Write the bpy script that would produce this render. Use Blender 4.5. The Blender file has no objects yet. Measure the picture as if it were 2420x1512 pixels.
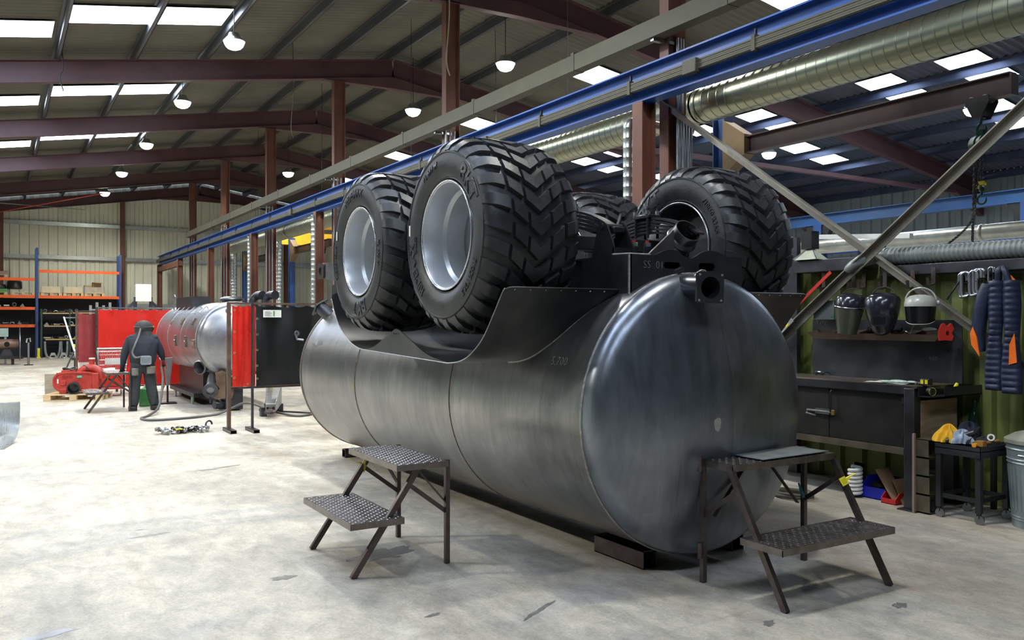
import bpy, bmesh, math, random
from mathutils import Vector, Matrix, Euler
random.seed(7)
PI = math.pi
SC = bpy.context.scene
COL = SC.collection

# ------------------------------------------------------------------ camera, world, exposure
cam_d = bpy.data.cameras.new('camera')
cam_d.sensor_width = 36.0
cam_d.lens = 2000.0 / 2420.0 * 36.0
cam_d.clip_end = 300
cam = bpy.data.objects.new('camera', cam_d)
COL.objects.link(cam)
cam.location = (0, 0, 1.7)
cam.rotation_euler = (PI / 2, 0, -math.atan2(1220, 2000))
SC.camera = cam
SC.view_settings.view_transform = 'Standard'
SC.view_settings.look = 'None'
SC.view_settings.gamma = 1
SC.view_settings.use_curve_mapping = False
SC.view_settings.exposure = 0.25
SC.cycles.max_bounces = 5; SC.cycles.diffuse_bounces = 3; SC.cycles.glossy_bounces = 3; SC.cycles.transmission_bounces = 2
SC.cycles.caustics_reflective = False; SC.cycles.caustics_refractive = False
SC.cycles.use_adaptive_sampling = True; SC.cycles.adaptive_threshold = 0.03
SC.cycles.use_denoising = True
SC.cycles.use_light_tree = False
world = bpy.data.worlds.new('daylight')
SC.world = world
world.use_nodes = True
world.node_tree.nodes['Background'].inputs[0].default_value = (0.62, 0.72, 0.9, 1)
world.node_tree.nodes['Background'].inputs[1].default_value = 0.6
SKY_POWER = 15.0          # daylight coming through the translucent roof sheets
LAMP_POWER = 800.0       # each high bay lamp, watts
SKY_COL = (0.70, 0.82, 1.0)
LAMP_COL = (1.0, 0.985, 0.88)

# ------------------------------------------------------------------ materials
MATS = {}
def ramp(nt, fac, c0, c1, p0=0.3, p1=0.7):
    r = nt.nodes.new('ShaderNodeValToRGB')
    r.color_ramp.elements[0].position = p0; r.color_ramp.elements[1].position = p1
    r.color_ramp.elements[0].color = (*c0, 1); r.color_ramp.elements[1].color = (*c1, 1)
    nt.links.new(fac, r.inputs[0])
    return r
def noise(nt, vec, scale, detail=4, rough=0.55, dist=0.0):
    n = nt.nodes.new('ShaderNodeTexNoise')
    n.inputs['Scale'].default_value = scale; n.inputs['Detail'].default_value = detail
    n.inputs['Roughness'].default_value = rough; n.inputs['Distortion'].default_value = dist
    nt.links.new(vec, n.inputs['Vector'])
    return n
def mapping(nt, vec, scale=(1, 1, 1), loc=(0, 0, 0), rot=(0, 0, 0)):
    m = nt.nodes.new('ShaderNodeMapping')
    m.inputs['Scale'].default_value = scale; m.inputs['Location'].default_value = loc; m.inputs['Rotation'].default_value = rot
    nt.links.new(vec, m.inputs[0])
    return m.outputs[0]
def mixc(nt, fac, a, b, mode='MIX'):
    m = nt.nodes.new('ShaderNodeMix'); m.data_type = 'RGBA'; m.blend_type = mode
    for sock, val in ((m.inputs[0], fac), (m.inputs[6], a), (m.inputs[7], b)):
        if hasattr(val, 'links') or hasattr(val, 'is_linked'): nt.links.new(val, sock)
        elif isinstance(val, tuple): sock.default_value = (*val, 1)
        else: sock.default_value = val
    return m.outputs[2]
def mat(name, col, rough=0.5, metal=0.0, var=0.18, scale=5.0, bump=0.0, bscale=60.0, stretch=(1, 1, 1), col2=None, amt=0.5,
        rvar=0.12, spec=0.5, transmission=0.0, emit=None, alpha=1.0, coat=0.0):
    """base colour varied by two noises, an optional second colour in patches, noise in the gloss, fine relief"""
    if name in MATS: return MATS[name]
    m = bpy.data.materials.new(name); m.use_nodes = True
    nt = m.node_tree; b = nt.nodes['Principled BSDF']
    b.inputs['Metallic'].default_value = metal
    b.inputs['Specular IOR Level'].default_value = spec
    if transmission: b.inputs['Transmission Weight'].default_value = transmission
    if coat: b.inputs['Coat Weight'].default_value = coat; b.inputs['Coat Roughness'].default_value = 0.15
    b.inputs['Alpha'].default_value = alpha
    tc = nt.nodes.new('ShaderNodeTexCoord')
    vec = mapping(nt, tc.outputs['Object'], stretch)
    n1 = noise(nt, vec, scale, 6, 0.6)
    lo = tuple(c * (1 - var) for c in col); hi = tuple(min(1, c * (1 + var)) for c in col)
    out = ramp(nt, n1.outputs[0], lo, hi).outputs[0]
    if col2:
        n2 = noise(nt, vec, scale * 0.45, 5, 0.65, 0.6)
        f = ramp(nt, n2.outputs[0], (0, 0, 0), (1, 1, 1), 1 - amt - 0.12, 1 - amt + 0.18)
        out = mixc(nt, f.outputs[0], out, col2)
    nt.links.new(out, b.inputs['Base Color'])
    rr = nt.nodes.new('ShaderNodeMapRange')
    rr.inputs[3].default_value = max(0.03, rough - rvar); rr.inputs[4].default_value = min(1, rough + rvar)
    nt.links.new(n1.outputs[0], rr.inputs[0]); nt.links.new(rr.outputs[0], b.inputs['Roughness'])
    if bump:
        nb = noise(nt, vec, bscale, 3)
        bp = nt.nodes.new('ShaderNodeBump'); bp.inputs['Strength'].default_value = bump; bp.inputs['Distance'].default_value = 0.01
        nt.links.new(nb.outputs[0], bp.inputs['Height']); nt.links.new(bp.outputs[0], b.inputs['Normal'])
    if emit:
        b.inputs['Emission Color'].default_value = (*emit[0], 1); b.inputs['Emission Strength'].default_value = emit[1]
    MATS[name] = m
    return m

STEEL = mat('black steel', (0.075, 0.078, 0.088), 0.38, 0.75, 0.35, 3, col2=(0.10, 0.075, 0.06), amt=0.25)
RAWSTEEL = mat('bare steel', (0.30, 0.31, 0.33), 0.36, 0.9, 0.25, 5, col2=(0.20, 0.19, 0.19), amt=0.4)
TUBE = mat('worn brown steel tube', (0.105, 0.082, 0.078), 0.36, 0.7, 0.35, 9, col2=(0.20, 0.12, 0.085), amt=0.25)
WELD = mat('weld bead', (0.36, 0.35, 0.33), 0.34, 0.9, 0.25, 40, bump=0.6, bscale=160)
PRIMER = mat('red oxide primer', (0.13, 0.046, 0.026), 0.55, 0.0, 0.28, 2.5, col2=(0.11, 0.045, 0.045), amt=0.35)
RAFTER = mat('oxide rafter paint', (0.085, 0.038, 0.042), 0.6, 0.0, 0.28, 1.2)
BLUE = mat('crane blue paint', (0.014, 0.075, 0.31), 0.42, 0.0, 0.15, 2)
DBLUE = mat('dark blue paint', (0.02, 0.06, 0.20), 0.45, 0.0, 0.2, 2)
GALV = mat('galvanised steel', (0.46, 0.49, 0.47), 0.34, 0.85, 0.14, 14, col2=(0.33, 0.36, 0.35), amt=0.4)
DUCT = mat('duct spiral zinc', (0.27, 0.285, 0.21), 0.30, 0.85, 0.05, 0.6, rvar=0.02)
ZINC = mat('cable tray zinc', (0.075, 0.071, 0.048), 0.6, 0.25, 0.22, 3, col2=(0.055, 0.053, 0.038), amt=0.35)
PURL = mat('purlin zinc', (0.10, 0.105, 0.115), 0.45, 0.5, 0.2, 2)
YELLOW = mat('yellow tag plastic', (0.85, 0.72, 0.03), 0.45, 0, 0.08)
CRANEY = mat('crane yellow paint', (0.80, 0.42, 0.02), 0.5, 0, 0.12)
BLACKP = mat('black plastic', (0.02, 0.021, 0.023), 0.35, 0, 0.25)
DARK = mat('dark iron', (0.028, 0.028, 0.03), 0.45, 0.4, 0.3, 8)
WOOD = mat('pale pallet wood', (0.62, 0.46, 0.27), 0.75, 0, 0.25, 3, stretch=(1, 6, 6), bump=0.3)
WHITE = mat('white paint', (0.8, 0.8, 0.77), 0.5, 0, 0.08)
CHALK = mat('chalk', (0.26, 0.255, 0.245), 0.9, 0, 0.3, 60)
ORANGE = mat('racking orange', (0.85, 0.13, 0.025), 0.5, 0, 0.12)
RED = mat('red paint', (0.55, 0.03, 0.02), 0.4, 0, 0.2)
CHROME = mat('bright steel', (0.68, 0.69, 0.70), 0.2, 0.95, 0.1)

# ------------------------------------------------------------------ mesh builder
class MB:
    def __init__(s): s.v = []; s.f = []
    def add(s, vs, fs):
        k = len(s.v); s.v += [tuple(v) for v in vs]; s.f += [tuple(i + k for i in f) for f in fs]; return s
    def box(s, lo, hi, M=None):
        x0, y0, z0 = lo; x1, y1, z1 = hi
        vs = [Vector(p) for p in ((x0, y0, z0), (x1, y0, z0), (x1, y1, z0), (x0, y1, z0), (x0, y0, z1), (x1, y0, z1), (x1, y1, z1), (x0, y1, z1))]
        if M is not None: vs = [M @ v for v in vs]
        return s.add(vs, [(0, 3, 2, 1), (4, 5, 6, 7), (0, 1, 5, 4), (1, 2, 6, 5), (2, 3, 7, 6), (3, 0, 4, 7)])
    def cbox(s, c, d, M=None):
        return s.box([c[i] - d[i] / 2 for i in range(3)], [c[i] + d[i] / 2 for i in range(3)], M)
    def bar(s, a, b, w, h=None, up=(0, 0, 1)):
        """rectangular bar from a to b: w across, h along 'up'"""
        h = h or w; a = Vector(a); b = Vector(b); d = (b - a).normalized(); u = Vector(up)
        if abs(d.dot(u)) > 0.99: u = Vector((0, 1, 0))
        r = d.cross(u).normalized(); u = r.cross(d)
        vs = []
        for p in (a, b):
            for (i, j) in ((-1, -1), (1, -1), (1, 1), (-1, 1)): vs.append(p + r * (i * w / 2) + u * (j * h / 2))
        return s.add(vs, [(0, 1, 2, 3), (7, 6, 5, 4), (0, 4, 5, 1), (1, 5, 6, 2), (2, 6, 7, 3), (3, 7, 4, 0)])
    def tube(s, path, r, n=10, closed=False, caps=True):
        path = [Vector(p) for p in path]; m = len(path)
        rs = r if isinstance(r, (list, tuple)) else [r] * m
        k = len(s.v); ref = None
        for i, p in enumerate(path):
            if closed: d = path[(i + 1) % m] - path[i - 1]
            else: d = path[min(i + 1, m - 1)] - path[max(i - 1, 0)]
            d = d.normalized() if d.length > 1e-9 else Vector((0, 0, 1))
            if ref is None: ref = Vector((0, 0, 1)) if abs(d.z) < 0.9 else Vector((1, 0, 0))
            x = d.cross(ref).normalized(); ref = x.cross(d).normalized(); y = ref
            for j in range(n):
                a = 2 * PI * j / n; s.v.append(tuple(p + x * (math.cos(a) * rs[i]) + y * (math.sin(a) * rs[i])))
        for i in range(m if closed else m - 1):
            i2 = (i + 1) % m
            for j in range(n):
                j2 = (j + 1) % n; s.f.append((k + i * n + j, k + i * n + j2, k + i2 * n + j2, k + i2 * n + j))
        if caps and not closed:
            s.f.append(tuple(k + j for j in range(n))[::-1]); s.f.append(tuple(k + (m - 1) * n + j for j in range(n)))
        return s
    def cyl(s, a, b, r, r2=None, n=20, caps=True):
        return s.tube([a, b], [r, r if r2 is None else r2], n, caps=caps)
    def lathe(s, prof, n=32, M=None, closed=False, a0=0.0, a1=2 * PI):
        """prof: (radius, height) pairs spun about local Z; M places it"""
        k = len(s.v); full = abs(a1 - a0 - 2 * PI) < 1e-6; cols = n if full else n + 1
        for (r, h) in prof:
            for j in range(cols):
                a = a0 + (a1 - a0) * j / n; p = Vector((r * math.cos(a), r * math.sin(a), h))
                s.v.append(tuple(M @ p if M is not None else p))
        m = len(prof)
        for i in range(m if closed else m - 1):
            i2 = (i + 1) % m
            for j in range(n):
                j2 = (j + 1) % cols; s.f.append((k + i * cols + j, k + i * cols + j2, k + i2 * cols + j2, k + i2 * cols + j))
        return s
    def prism(s, poly, h0, h1, M=None):
        """2D polygon extruded from h0 to h1 along local Z"""
        n = len(poly); vs = [Vector((x, y, h0)) for x, y in poly] + [Vector((x, y, h1)) for x, y in poly]
        if M is not None: vs = [M @ v for v in vs]
        return s.add(vs, [tuple(range(n))[::-1], tuple(range(n, 2 * n))] + [(i, (i + 1) % n, n + (i + 1) % n, n + i) for i in range(n)])
    def ring(s, outer, inner, h0, h1, M=None):
        """plate with a hole: outer and inner loops with equal counts"""
        n = len(outer); vs = []
        for L in (outer, inner):
            for h in (h0, h1): vs += [Vector((x, y, h)) for x, y in L]
        if M is not None: vs = [M @ v for v in vs]
        fs = []
        for i in range(n):
            j = (i + 1) % n
            fs += [(i, j, n + j, n + i), (2 * n + j, 2 * n + i, 3 * n + i, 3 * n + j), (n + i, n + j, 3 * n + j, 3 * n + i), (j, i, 2 * n + i, 2 * n + j)]
        return s.add(vs, fs)
    def grid(s, fn, nu, nv, closed_u=False):
        k = len(s.v)
        for i in range(nu + (0 if closed_u else 1)):
            for j in range(nv + 1): s.v.append(tuple(fn(i / nu, j / nv)))
        for i in range(nu):
            i2 = (i + 1) % nu if closed_u else i + 1
            for j in range(nv): s.f.append((k + i * (nv + 1) + j, k + i2 * (nv + 1) + j, k + i2 * (nv + 1) + j + 1, k + i * (nv + 1) + j + 1))
        return s
    def ibeam(s, a, b, w, h, t=0.015, up=(0, 0, 1)):
        """I section from a to b, h along 'up'"""
        u = Vector(up).normalized()
        a = Vector(a); b = Vector(b); o = u * (h / 2 - t / 2)
        s.bar(a + o, b + o, w, t, up); s.bar(a - o, b - o, w, t, up); s.bar(a, b, t * 0.8, h - 2 * t, up)
        return s
    def ball(s, c, r, n=12, M=None):
        rr = r if isinstance(r, (tuple, list)) else (r, r, r)
        T = Matrix.Translation(c) @ (M or Matrix()) @ Matrix.Diagonal((*rr, 1))
        return s.lathe([(max(1e-4, math.sin(PI * i / n)), -math.cos(PI * i / n)) for i in range(n + 1)], n * 2, T)
    def mesh(s, name, material, angle=35):
        me = bpy.data.meshes.new(name); me.from_pydata(s.v, [], s.f); me.validate(); me.update()
        me.materials.append(material)
        if angle:
            me.polygons.foreach_set('use_smooth', [True] * len(me.polygons))
            try: me.set_sharp_from_angle(angle=math.radians(angle))
            except Exception: pass
        return me
    def build(s, name, material, parent=None, world=False, angle=35, loc=None, rot=None, bevel=0.0):
        if world and parent is not None:
            W = wmat(parent).inverted(); s.v = [tuple(W @ Vector(v)) for v in s.v]
        o = bpy.data.objects.new(name, s.mesh(name, material, angle)); COL.objects.link(o)
        o.parent = parent
        if loc is not None: o.location = loc
        if rot is not None: o.rotation_euler = rot
        if bevel:
            bm = o.modifiers.new('bevel', 'BEVEL'); bm.width = bevel; bm.segments = 2; bm.limit_method = 'ANGLE'; bm.angle_limit = 0.7
        return o
def wmat(o):
    M = Matrix.Translation(o.location) @ o.rotation_euler.to_matrix().to_4x4() @ Matrix.Diagonal((*o.scale, 1))
    return wmat(o.parent) @ M if o.parent else M
def tag(o, label=None, cat=None, group=None, kind=None):
    if label: o['label'] = label
    if cat: o['category'] = cat
    if group: o['group'] = group
    if kind: o['kind'] = kind
    return o
def thing(name, label, cat, loc=(0, 0, 0), rz=0.0, group=None, kind=None, parent=None):
    o = bpy.data.objects.new(name, None); COL.objects.link(o); o.empty_display_size = 0.1
    o.location = loc; o.rotation_euler = (0, 0, rz); o.parent = parent
    return tag(o, label, cat, group, kind)
def copy_tree(o, parent=None):
    c = o.copy(); COL.objects.link(c); c.parent = parent
    for ch in list(o.children): copy_tree(ch, c)
    return c
def inst(o, parent, loc, rot=(0, 0, 0), scale=(1, 1, 1)):
    """another object on the same mesh"""
    c = o.copy(); COL.objects.link(c); c.parent = parent; c.location = loc; c.rotation_euler = rot; c.scale = scale
    return c
def frame(o, z, x=None):
    """matrix with local Z along z and local X near x, at o"""
    z = Vector(z).normalized(); x = Vector(x or ((1, 0, 0) if abs(z.x) < 0.9 else (0, 1, 0)))
    y = z.cross(x).normalized(); x = y.cross(z)
    return Matrix(((x.x, y.x, z.x, o[0]), (x.y, y.y, z.y, o[1]), (x.z, y.z, z.z, o[2]), (0, 0, 0, 1)))
def circ(r, n=32, c=(0, 0), a0=0.0): return [(c[0] + r * math.cos(a0 + 2 * PI * i / n), c[1] + r * math.sin(a0 + 2 * PI * i / n)) for i in range(n)]
def rrect(w, h, r, n=32):
    """rounded rectangle loop of n points by angle order"""
    out = []; q = n // 4
    for (cx, cy, a) in ((w / 2 - r, h / 2 - r, 0), (-w / 2 + r, h / 2 - r, PI / 2), (-w / 2 + r, -h / 2 + r, PI), (w / 2 - r, -h / 2 + r, 1.5 * PI)):
        for i in range(q): out.append((cx + r * math.cos(a + PI / 2 * i / (q - 1)), cy + r * math.sin(a + PI / 2 * i / (q - 1))))
    return out
def smooth(pts, n=8):
    """Catmull-Rom through the points"""
    pts = [Vector(p) for p in pts]; out = []
    for i in range(len(pts) - 1):
        p0, p1, p2, p3 = pts[max(i - 1, 0)], pts[i], pts[i + 1], pts[min(i + 2, len(pts) - 1)]
        for k in range(n):
            t = k / n
            out.append(0.5 * ((2 * p1) + (p2 - p0) * t + (2 * p0 - 5 * p1 + 4 * p2 - p3) * t * t + (3 * p1 - p0 - 3 * p2 + p3) * t ** 3))
    return out + [pts[-1]]
PLACE = ('leftmost', 'second from the left', 'third from the left', 'fourth from the left', 'fifth from the left', 'sixth from the left', 'seventh from the left')
def text_verts(body, size, extrude=0.0, bold=0.0):
    """lettering as plain mesh data in the XY plane, centred"""
    cu = bpy.data.curves.new('t', 'FONT'); cu.body = body; cu.size = size; cu.extrude = extrude; cu.offset = bold
    cu.align_x = 'CENTER'; cu.align_y = 'CENTER'; cu.resolution_u = 2
    ob = bpy.data.objects.new('t', cu); COL.objects.link(ob)
    me = bpy.data.meshes.new_from_object(ob.evaluated_get(bpy.context.evaluated_depsgraph_get()))
    vs = [v.co.copy() for v in me.vertices]; fs = [tuple(p.vertices) for p in me.polygons]
    bpy.data.objects.remove(ob); bpy.data.curves.remove(cu); bpy.data.meshes.remove(me)
    return vs, fs
# ================================================================== THE HALL
BAY = 6.27; Y0 = 8.29
RIDGE = 9.0
def zroof(x): return 8.82 - 0.16 * abs(x - RIDGE)
YF, YB = -10.55, 46.0       # front and back gable
XL, XR = -7.6, 25.6
# ---- floor
def concrete():
    m = bpy.data.materials.new('worn concrete floor'); m.use_nodes = True
    nt = m.node_tree; b = nt.nodes['Principled BSDF']
    tc = nt.nodes.new('ShaderNodeTexCoord'); P = tc.outputs['Object']
    big = noise(nt, P, 0.35, 5, 0.6, 0.8)
    base = ramp(nt, big.outputs[0], (0.30, 0.275, 0.235), (0.58, 0.54, 0.465), 0.3, 0.68).outputs[0]
    med = noise(nt, mapping(nt, P, (1.0, 0.45, 1), rot=(0, 0, 0.15)), 2.2, 8, 0.68, 0.5)
    base = mixc(nt, 0.5, base, ramp(nt, med.outputs[0], (0.33, 0.33, 0.33), (0.70, 0.69, 0.67), 0.36, 0.64).outputs[0], 'OVERLAY')
    # brownish tyre tracks running down the hall
    tr = noise(nt, mapping(nt, P, (1.6, 0.10, 1), rot=(0, 0, 0.12)), 1.0, 6, 0.6, 1.5)
    f = ramp(nt, tr.outputs[0], (0, 0, 0), (1, 1, 1), 0.52, 0.74)
    base = mixc(nt, mathn(nt, 'MULTIPLY', f.outputs[0], 0.5), base, (0.38, 0.27, 0.17))
    tr2 = noise(nt, mapping(nt, P, (0.5, 1.3, 1), rot=(0, 0, 0.5)), 0.7, 4, 0.6, 0.8)
    f = ramp(nt, tr2.outputs[0], (0, 0, 0), (1, 1, 1), 0.55, 0.62)
    base = mixc(nt, mathn(nt, 'MULTIPLY', f.outputs[0], 0.40), base, (0.27, 0.27, 0.28))
    fine = noise(nt, mapping(nt, P, (1.0, 0.6, 1), rot=(0, 0, 0.2)), 6.5, 12, 0.78, 0.4)
    base = mixc(nt, 0.55, base, ramp(nt, fine.outputs[0], (0.26, 0.26, 0.26), (0.76, 0.75, 0.73), 0.34, 0.66).outputs[0], 'OVERLAY')
    spk = noise(nt, P, 55, 4, 0.7)
    base = mixc(nt, 0.35, base, ramp(nt, spk.outputs[0], (0.25, 0.25, 0.25), (0.75, 0.75, 0.75), 0.3, 0.7).outputs[0], 'OVERLAY')
    # fine scuffs and dark oil spots
    sc = noise(nt, mapping(nt, P, (1, 0.35, 1), rot=(0, 0, 0.9)), 22, 6, 0.75, 0.3)
    f = ramp(nt, sc.outputs[0], (0, 0, 0), (1, 1, 1), 0.60, 0.72)
    base = mixc(nt, mathn(nt, 'MULTIPLY', f.outputs[0], 0.5), base, (0.19, 0.18, 0.17))
    sp = noise(nt, P, 1.7, 7, 0.7, 0.4)
    f = ramp(nt, sp.outputs[0], (0, 0, 0), (1, 1, 1), 0.715, 0.735)
    base = mixc(nt, mathn(nt, 'MULTIPLY', f.outputs[0], 0.6), base, (0.11, 0.11, 0.115))
    vo = nt.nodes.new('ShaderNodeTexVoronoi'); vo.feature = 'DISTANCE_TO_EDGE'; vo.inputs['Scale'].default_value = 0.23
    wv = noise(nt, P, 2.0, 4); vv = nt.nodes.new('ShaderNodeMixRGB'); vv.inputs[0].default_value = 0.12
    nt.links.new(P, vv.inputs[1]); nt.links.new(wv.outputs[1], vv.inputs[2]); nt.links.new(vv.outputs[0], vo.inputs['Vector'])
    f = ramp(nt, vo.outputs['Distance'], (1, 1, 1), (0, 0, 0), 0.0, 0.003)
    base = mixc(nt, mathn(nt, 'MULTIPLY', f.outputs[0], 0.30), base, (0.20, 0.19, 0.18))
    nt.links.new(base, b.inputs['Base Color'])
    rr = nt.nodes.new('ShaderNodeMapRange'); rr.inputs[3].default_value = 0.42; rr.inputs[4].default_value = 0.72
    nt.links.new(med.outputs[0], rr.inputs[0]); nt.links.new(rr.outputs[0], b.inputs['Roughness'])
    bp = nt.nodes.new('ShaderNodeBump'); bp.inputs['Strength'].default_value = 0.12; bp.inputs['Distance'].default_value = 0.01
    nt.links.new(sc.outputs[0], bp.inputs['Height']); nt.links.new(bp.outputs[0], b.inputs['Normal'])
    return m
def mathn(nt, op, a, b):
    n = nt.nodes.new('ShaderNodeMath'); n.operation = op
    for s, v in ((n.inputs[0], a), (n.inputs[1], b)):
        if hasattr(v, 'is_linked'): nt.links.new(v, s)
        else: s.default_value = v
    return n.outputs[0]
floor = MB().box((XL, YF, -0.2), (XR, YB, 0)).build('floor', concrete())
tag(floor, 'pale worn concrete floor with stains and tyre marks', kind='structure')

# stains and puddles with shapes of their own
STAIN = mat('oily stain', (0.16, 0.155, 0.145), 0.4, 0, 0.35, 20); WET = mat('wet film', (0.34, 0.33, 0.33), 0.12, 0, 0.1, 6)
def stain(x, y, rx, ry, rot, material, seed):
    r = random.Random(seed); n = 26; pts = []
    ph = [r.uniform(0, 6.3) for _ in range(4)]
    for i in range(n):
        a = 2 * PI * i / n; k = 1 + 0.22 * math.sin(2 * a + ph[0]) + 0.16 * math.sin(5 * a + ph[1]) + 0.12 * math.sin(9 * a + ph[2])
        px, py = rx * k * math.cos(a), ry * k * math.sin(a); pts.append((x + px * math.cos(rot) - py * math.sin(rot), y + px * math.sin(rot) + py * math.cos(rot), 0.0012))
    MB().add(pts, [tuple(range(n))]).build('floor_stain', material, floor, angle=0)
for i, (x, y, rx, ry, rot, mm) in enumerate(((1.05, 7.2, 0.13, 0.03, 0.25, STAIN), (1.0, 7.42, 0.03, 0.015, 0.2, STAIN), (2.05, 10.0, 0.13, 0.035, 0.1, STAIN), (2.3, 10.1, 0.15, 0.03, 0.2, STAIN), (1.62, 5.55, 0.07, 0.05, 0.3, STAIN), (2.46, 5.62, 0.03, 0.02, 0, STAIN),
      (0.22, 5.2, 0.18, 0.035, 0.15, WET), (0.28, 5.0, 0.09, 0.02, 0.3, WET), (2.4, 5.75, 0.26, 0.11, 0.4, STAIN), (4.42, 3.62, 0.09, 0.05, 0.2, STAIN), (2.15, 4.4, 0.05, 0.02, 0.4, STAIN), (2.72, 4.15, 0.16, 0.02, 0.5, STAIN), (3.7, 3.3, 0.05, 0.03, 0.2, STAIN), (4.6, 3.1, 0.06, 0.035, 0.6, STAIN))):
    stain(x, y, rx, ry, rot, mm, i + 40)
# ---- roof: corrugated sheets, purlins, rafters, translucent sheets
ROOF = mat('fibre cement roof sheet', (0.115, 0.11, 0.088), 0.8, 0, 0.25, 0.7, col2=(0.085, 0.085, 0.08), amt=0.35)
ROOF_HAZE = mat('hazed roof sheet', (0.055, 0.066, 0.10), 0.7, 0, 0.2, 0.7)  # roof sheet colour with the right hall's bluish haze painted in
PURL_HAZE = mat('hazed purlin', (0.05, 0.065, 0.12), 0.42, 0.5, 0.2, 2)  # purlin colour tinted blue to imitate the same haze
ceiling = thing('ceiling', 'corrugated pitched roof on dark red portal rafters', None, kind='structure')
def corrugated(a0, a1, pitch, depth, kind='sine'):
    """(position, height) samples across a profiled sheet"""
    out = []; n = int(round((a1 - a0) / pitch))
    for i in range(n):
        if kind == 'sine':
            for k in range(6): out.append((a0 + (i + k / 6) * pitch, depth * 0.5 * math.cos(2 * PI * k / 6)))
        else:
            for k, h in ((0, 0), (0.32, 0), (0.42, 1), (0.82, 1), (0.92, 0)): out.append((a0 + (i + k) * pitch, depth * h))
    out.append((a1, out[0][1]))
    return out
for k in range(-3, 6):
    ya, yb = Y0 + k * BAY, Y0 + (k + 1) * BAY
    for side in (-1, 1):
        m = MB(); xe = XL if side < 0 else XR
        prof = corrugated(ya, yb, BAY / 32, 0.045)
        def fn(u, v, prof=prof, xe=xe):
            y, h = prof[min(int(round(u * (len(prof) - 1))), len(prof) - 1)]
            x = RIDGE + (xe - RIDGE) * v
            return (x, y, zroof(x) + h)
        m.grid(fn, len(prof) - 1, 1)
        m.build('roof_sheet', ROOF, ceiling, angle=70)
    if k >= -1:   # blue grey copies over the outer right slope, haze put into their colour
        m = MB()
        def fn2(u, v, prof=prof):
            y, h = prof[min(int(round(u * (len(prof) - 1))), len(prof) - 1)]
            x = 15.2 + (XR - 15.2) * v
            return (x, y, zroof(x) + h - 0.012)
        m.grid(fn2, len(prof) - 1, 1); m.build('roof_sheet', ROOF_HAZE, ceiling, angle=70)
purl_x = [RIDGE - 0.16 - 1.545 * i for i in range(11)] + [18.38 + 1.43 * i for i in range(-6, 6)]
pm = None
for x in purl_x:
    z = zroof(x) - 0.03
    m = MB()   # Z purlin: web with two lips
    m.box((x - 0.006, YF, z - 0.2), (x + 0.006, YB, z)); m.box((x - 0.06, YF, z - 0.012), (x, YB, z)); m.box((x, YF, z - 0.2), (x + 0.07, YB, z - 0.188)); m.box((x + 0.06, YF, z - 0.2), (x + 0.07, YB, z - 0.165))
    m.build('purlin', PURL_HAZE if x > 15.5 else PURL, ceiling)
def rafter(y):
    for side in (-1, 1):
        xe = XL if side < 0 else XR
        a = Vector((RIDGE, y, zroof(RIDGE) - 0.23 - 0.24)); b = Vector((xe, y, zroof(xe) - 0.23 - 0.24))
        m = MB().ibeam(a, b, 0.19, 0.48, 0.018, up=(b - a).cross(Vector((0, 1, 0))) * (1 if side < 0 else -1))
        # haunch under the ridge and stiffener plates
        hx = RIDGE + side * 1.9
        m.prism([(RIDGE, zroof(RIDGE) - 0.69), (hx, zroof(hx) - 0.71), (hx, zroof(hx) - 0.73), (RIDGE, zroof(RIDGE) - 1.0)], y - 0.09, y + 0.09, Matrix(((1, 0, 0, 0), (0, 0, 1, 0), (0, 1, 0, 0), (0, 0, 0, 1))))
        hx = xe - side * 2.2
        m.prism([(xe, zroof(xe) - 0.69), (hx, zroof(hx) - 0.71), (xe, zroof(xe) - 1.3)], y - 0.09, y + 0.09, Matrix(((1, 0, 0, 0), (0, 0, 1, 0), (0, 1, 0, 0), (0, 0, 0, 1))))
        m.build('rafter', RAFTER, ceiling)
for k in range(-2, 6): rafter(Y0 + k * BAY)
rafter(YB - 0.35)
m = MB()
# translucent sheets: emitting daylight
SKYMAT = mat('translucent roof sheet', (0.9, 0.92, 0.95), 0.6, 0, 0.02, emit=(SKY_COL, SKY_POWER))
SKYRIM = mat('translucent sheet edge', (0.7, 0.72, 0.72), 0.6, 0, 0.03)
def skylight(x0, x1, y0, y1):
    m = MB(); o = Matrix.Translation((0, 0, 0))
    a, b = zroof(x0) - 0.055, zroof(x1) - 0.055
    vs = [(x0, y0, a), (x1, y0, b), (x1, y1, b), (x0, y1, a)]; vs += [(x, y, z - 0.012) for x, y, z in vs]
    m.add(vs, [(0, 1, 2, 3), (7, 6, 5, 4), (0, 4, 5, 1), (1, 5, 6, 2), (2, 6, 7, 3), (3, 7, 4, 0)])
    o = m.build('skylight', SKYMAT, ceiling); o.data.materials.append(SKYRIM)     # the lit sheet glows on its lower face, its cut edges do not
    for i, p in enumerate(o.data.polygons): p.material_index = 0 if i == 1 else 1
    return o
for k in range(-3, 4):
    d = k * 6.36
    if k < 3: skylight(-0.45, 0.97, 18.57 + d, 19.65 + d)
    if k < 3: skylight(-1.95, -0.55, 18.57 + d, 19.65 + d); skylight(1.2, 2.66, 17.55 + d, 18.63 + d); skylight(2.83, 4.1, 17.5 + d, 18.6 + d)
    skylight(12.87, 13.76, 17.1 + d, 18.22 + d)
for (x0, x1) in ((17.6, 18.2), (18.57, 19.25)):
    for y0 in (4.0, 6.1, 10.1, 12.1, 15.95, 18.1, 21.95, 23.85, 28.0, 30.0): skylight(x0, x1, y0, y0 + 0.95)
for y0 in (5.0, 11.05, 16.8, 22.8): skylight(20.32, 21.05, y0, y0 + 0.95); skylight(21.42, 22.36, y0, y0 + 0.93)
for y0 in (4.9, 11.2, 22.9): skylight(15.68, 16.5, y0, y0 + 1.1)

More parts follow.
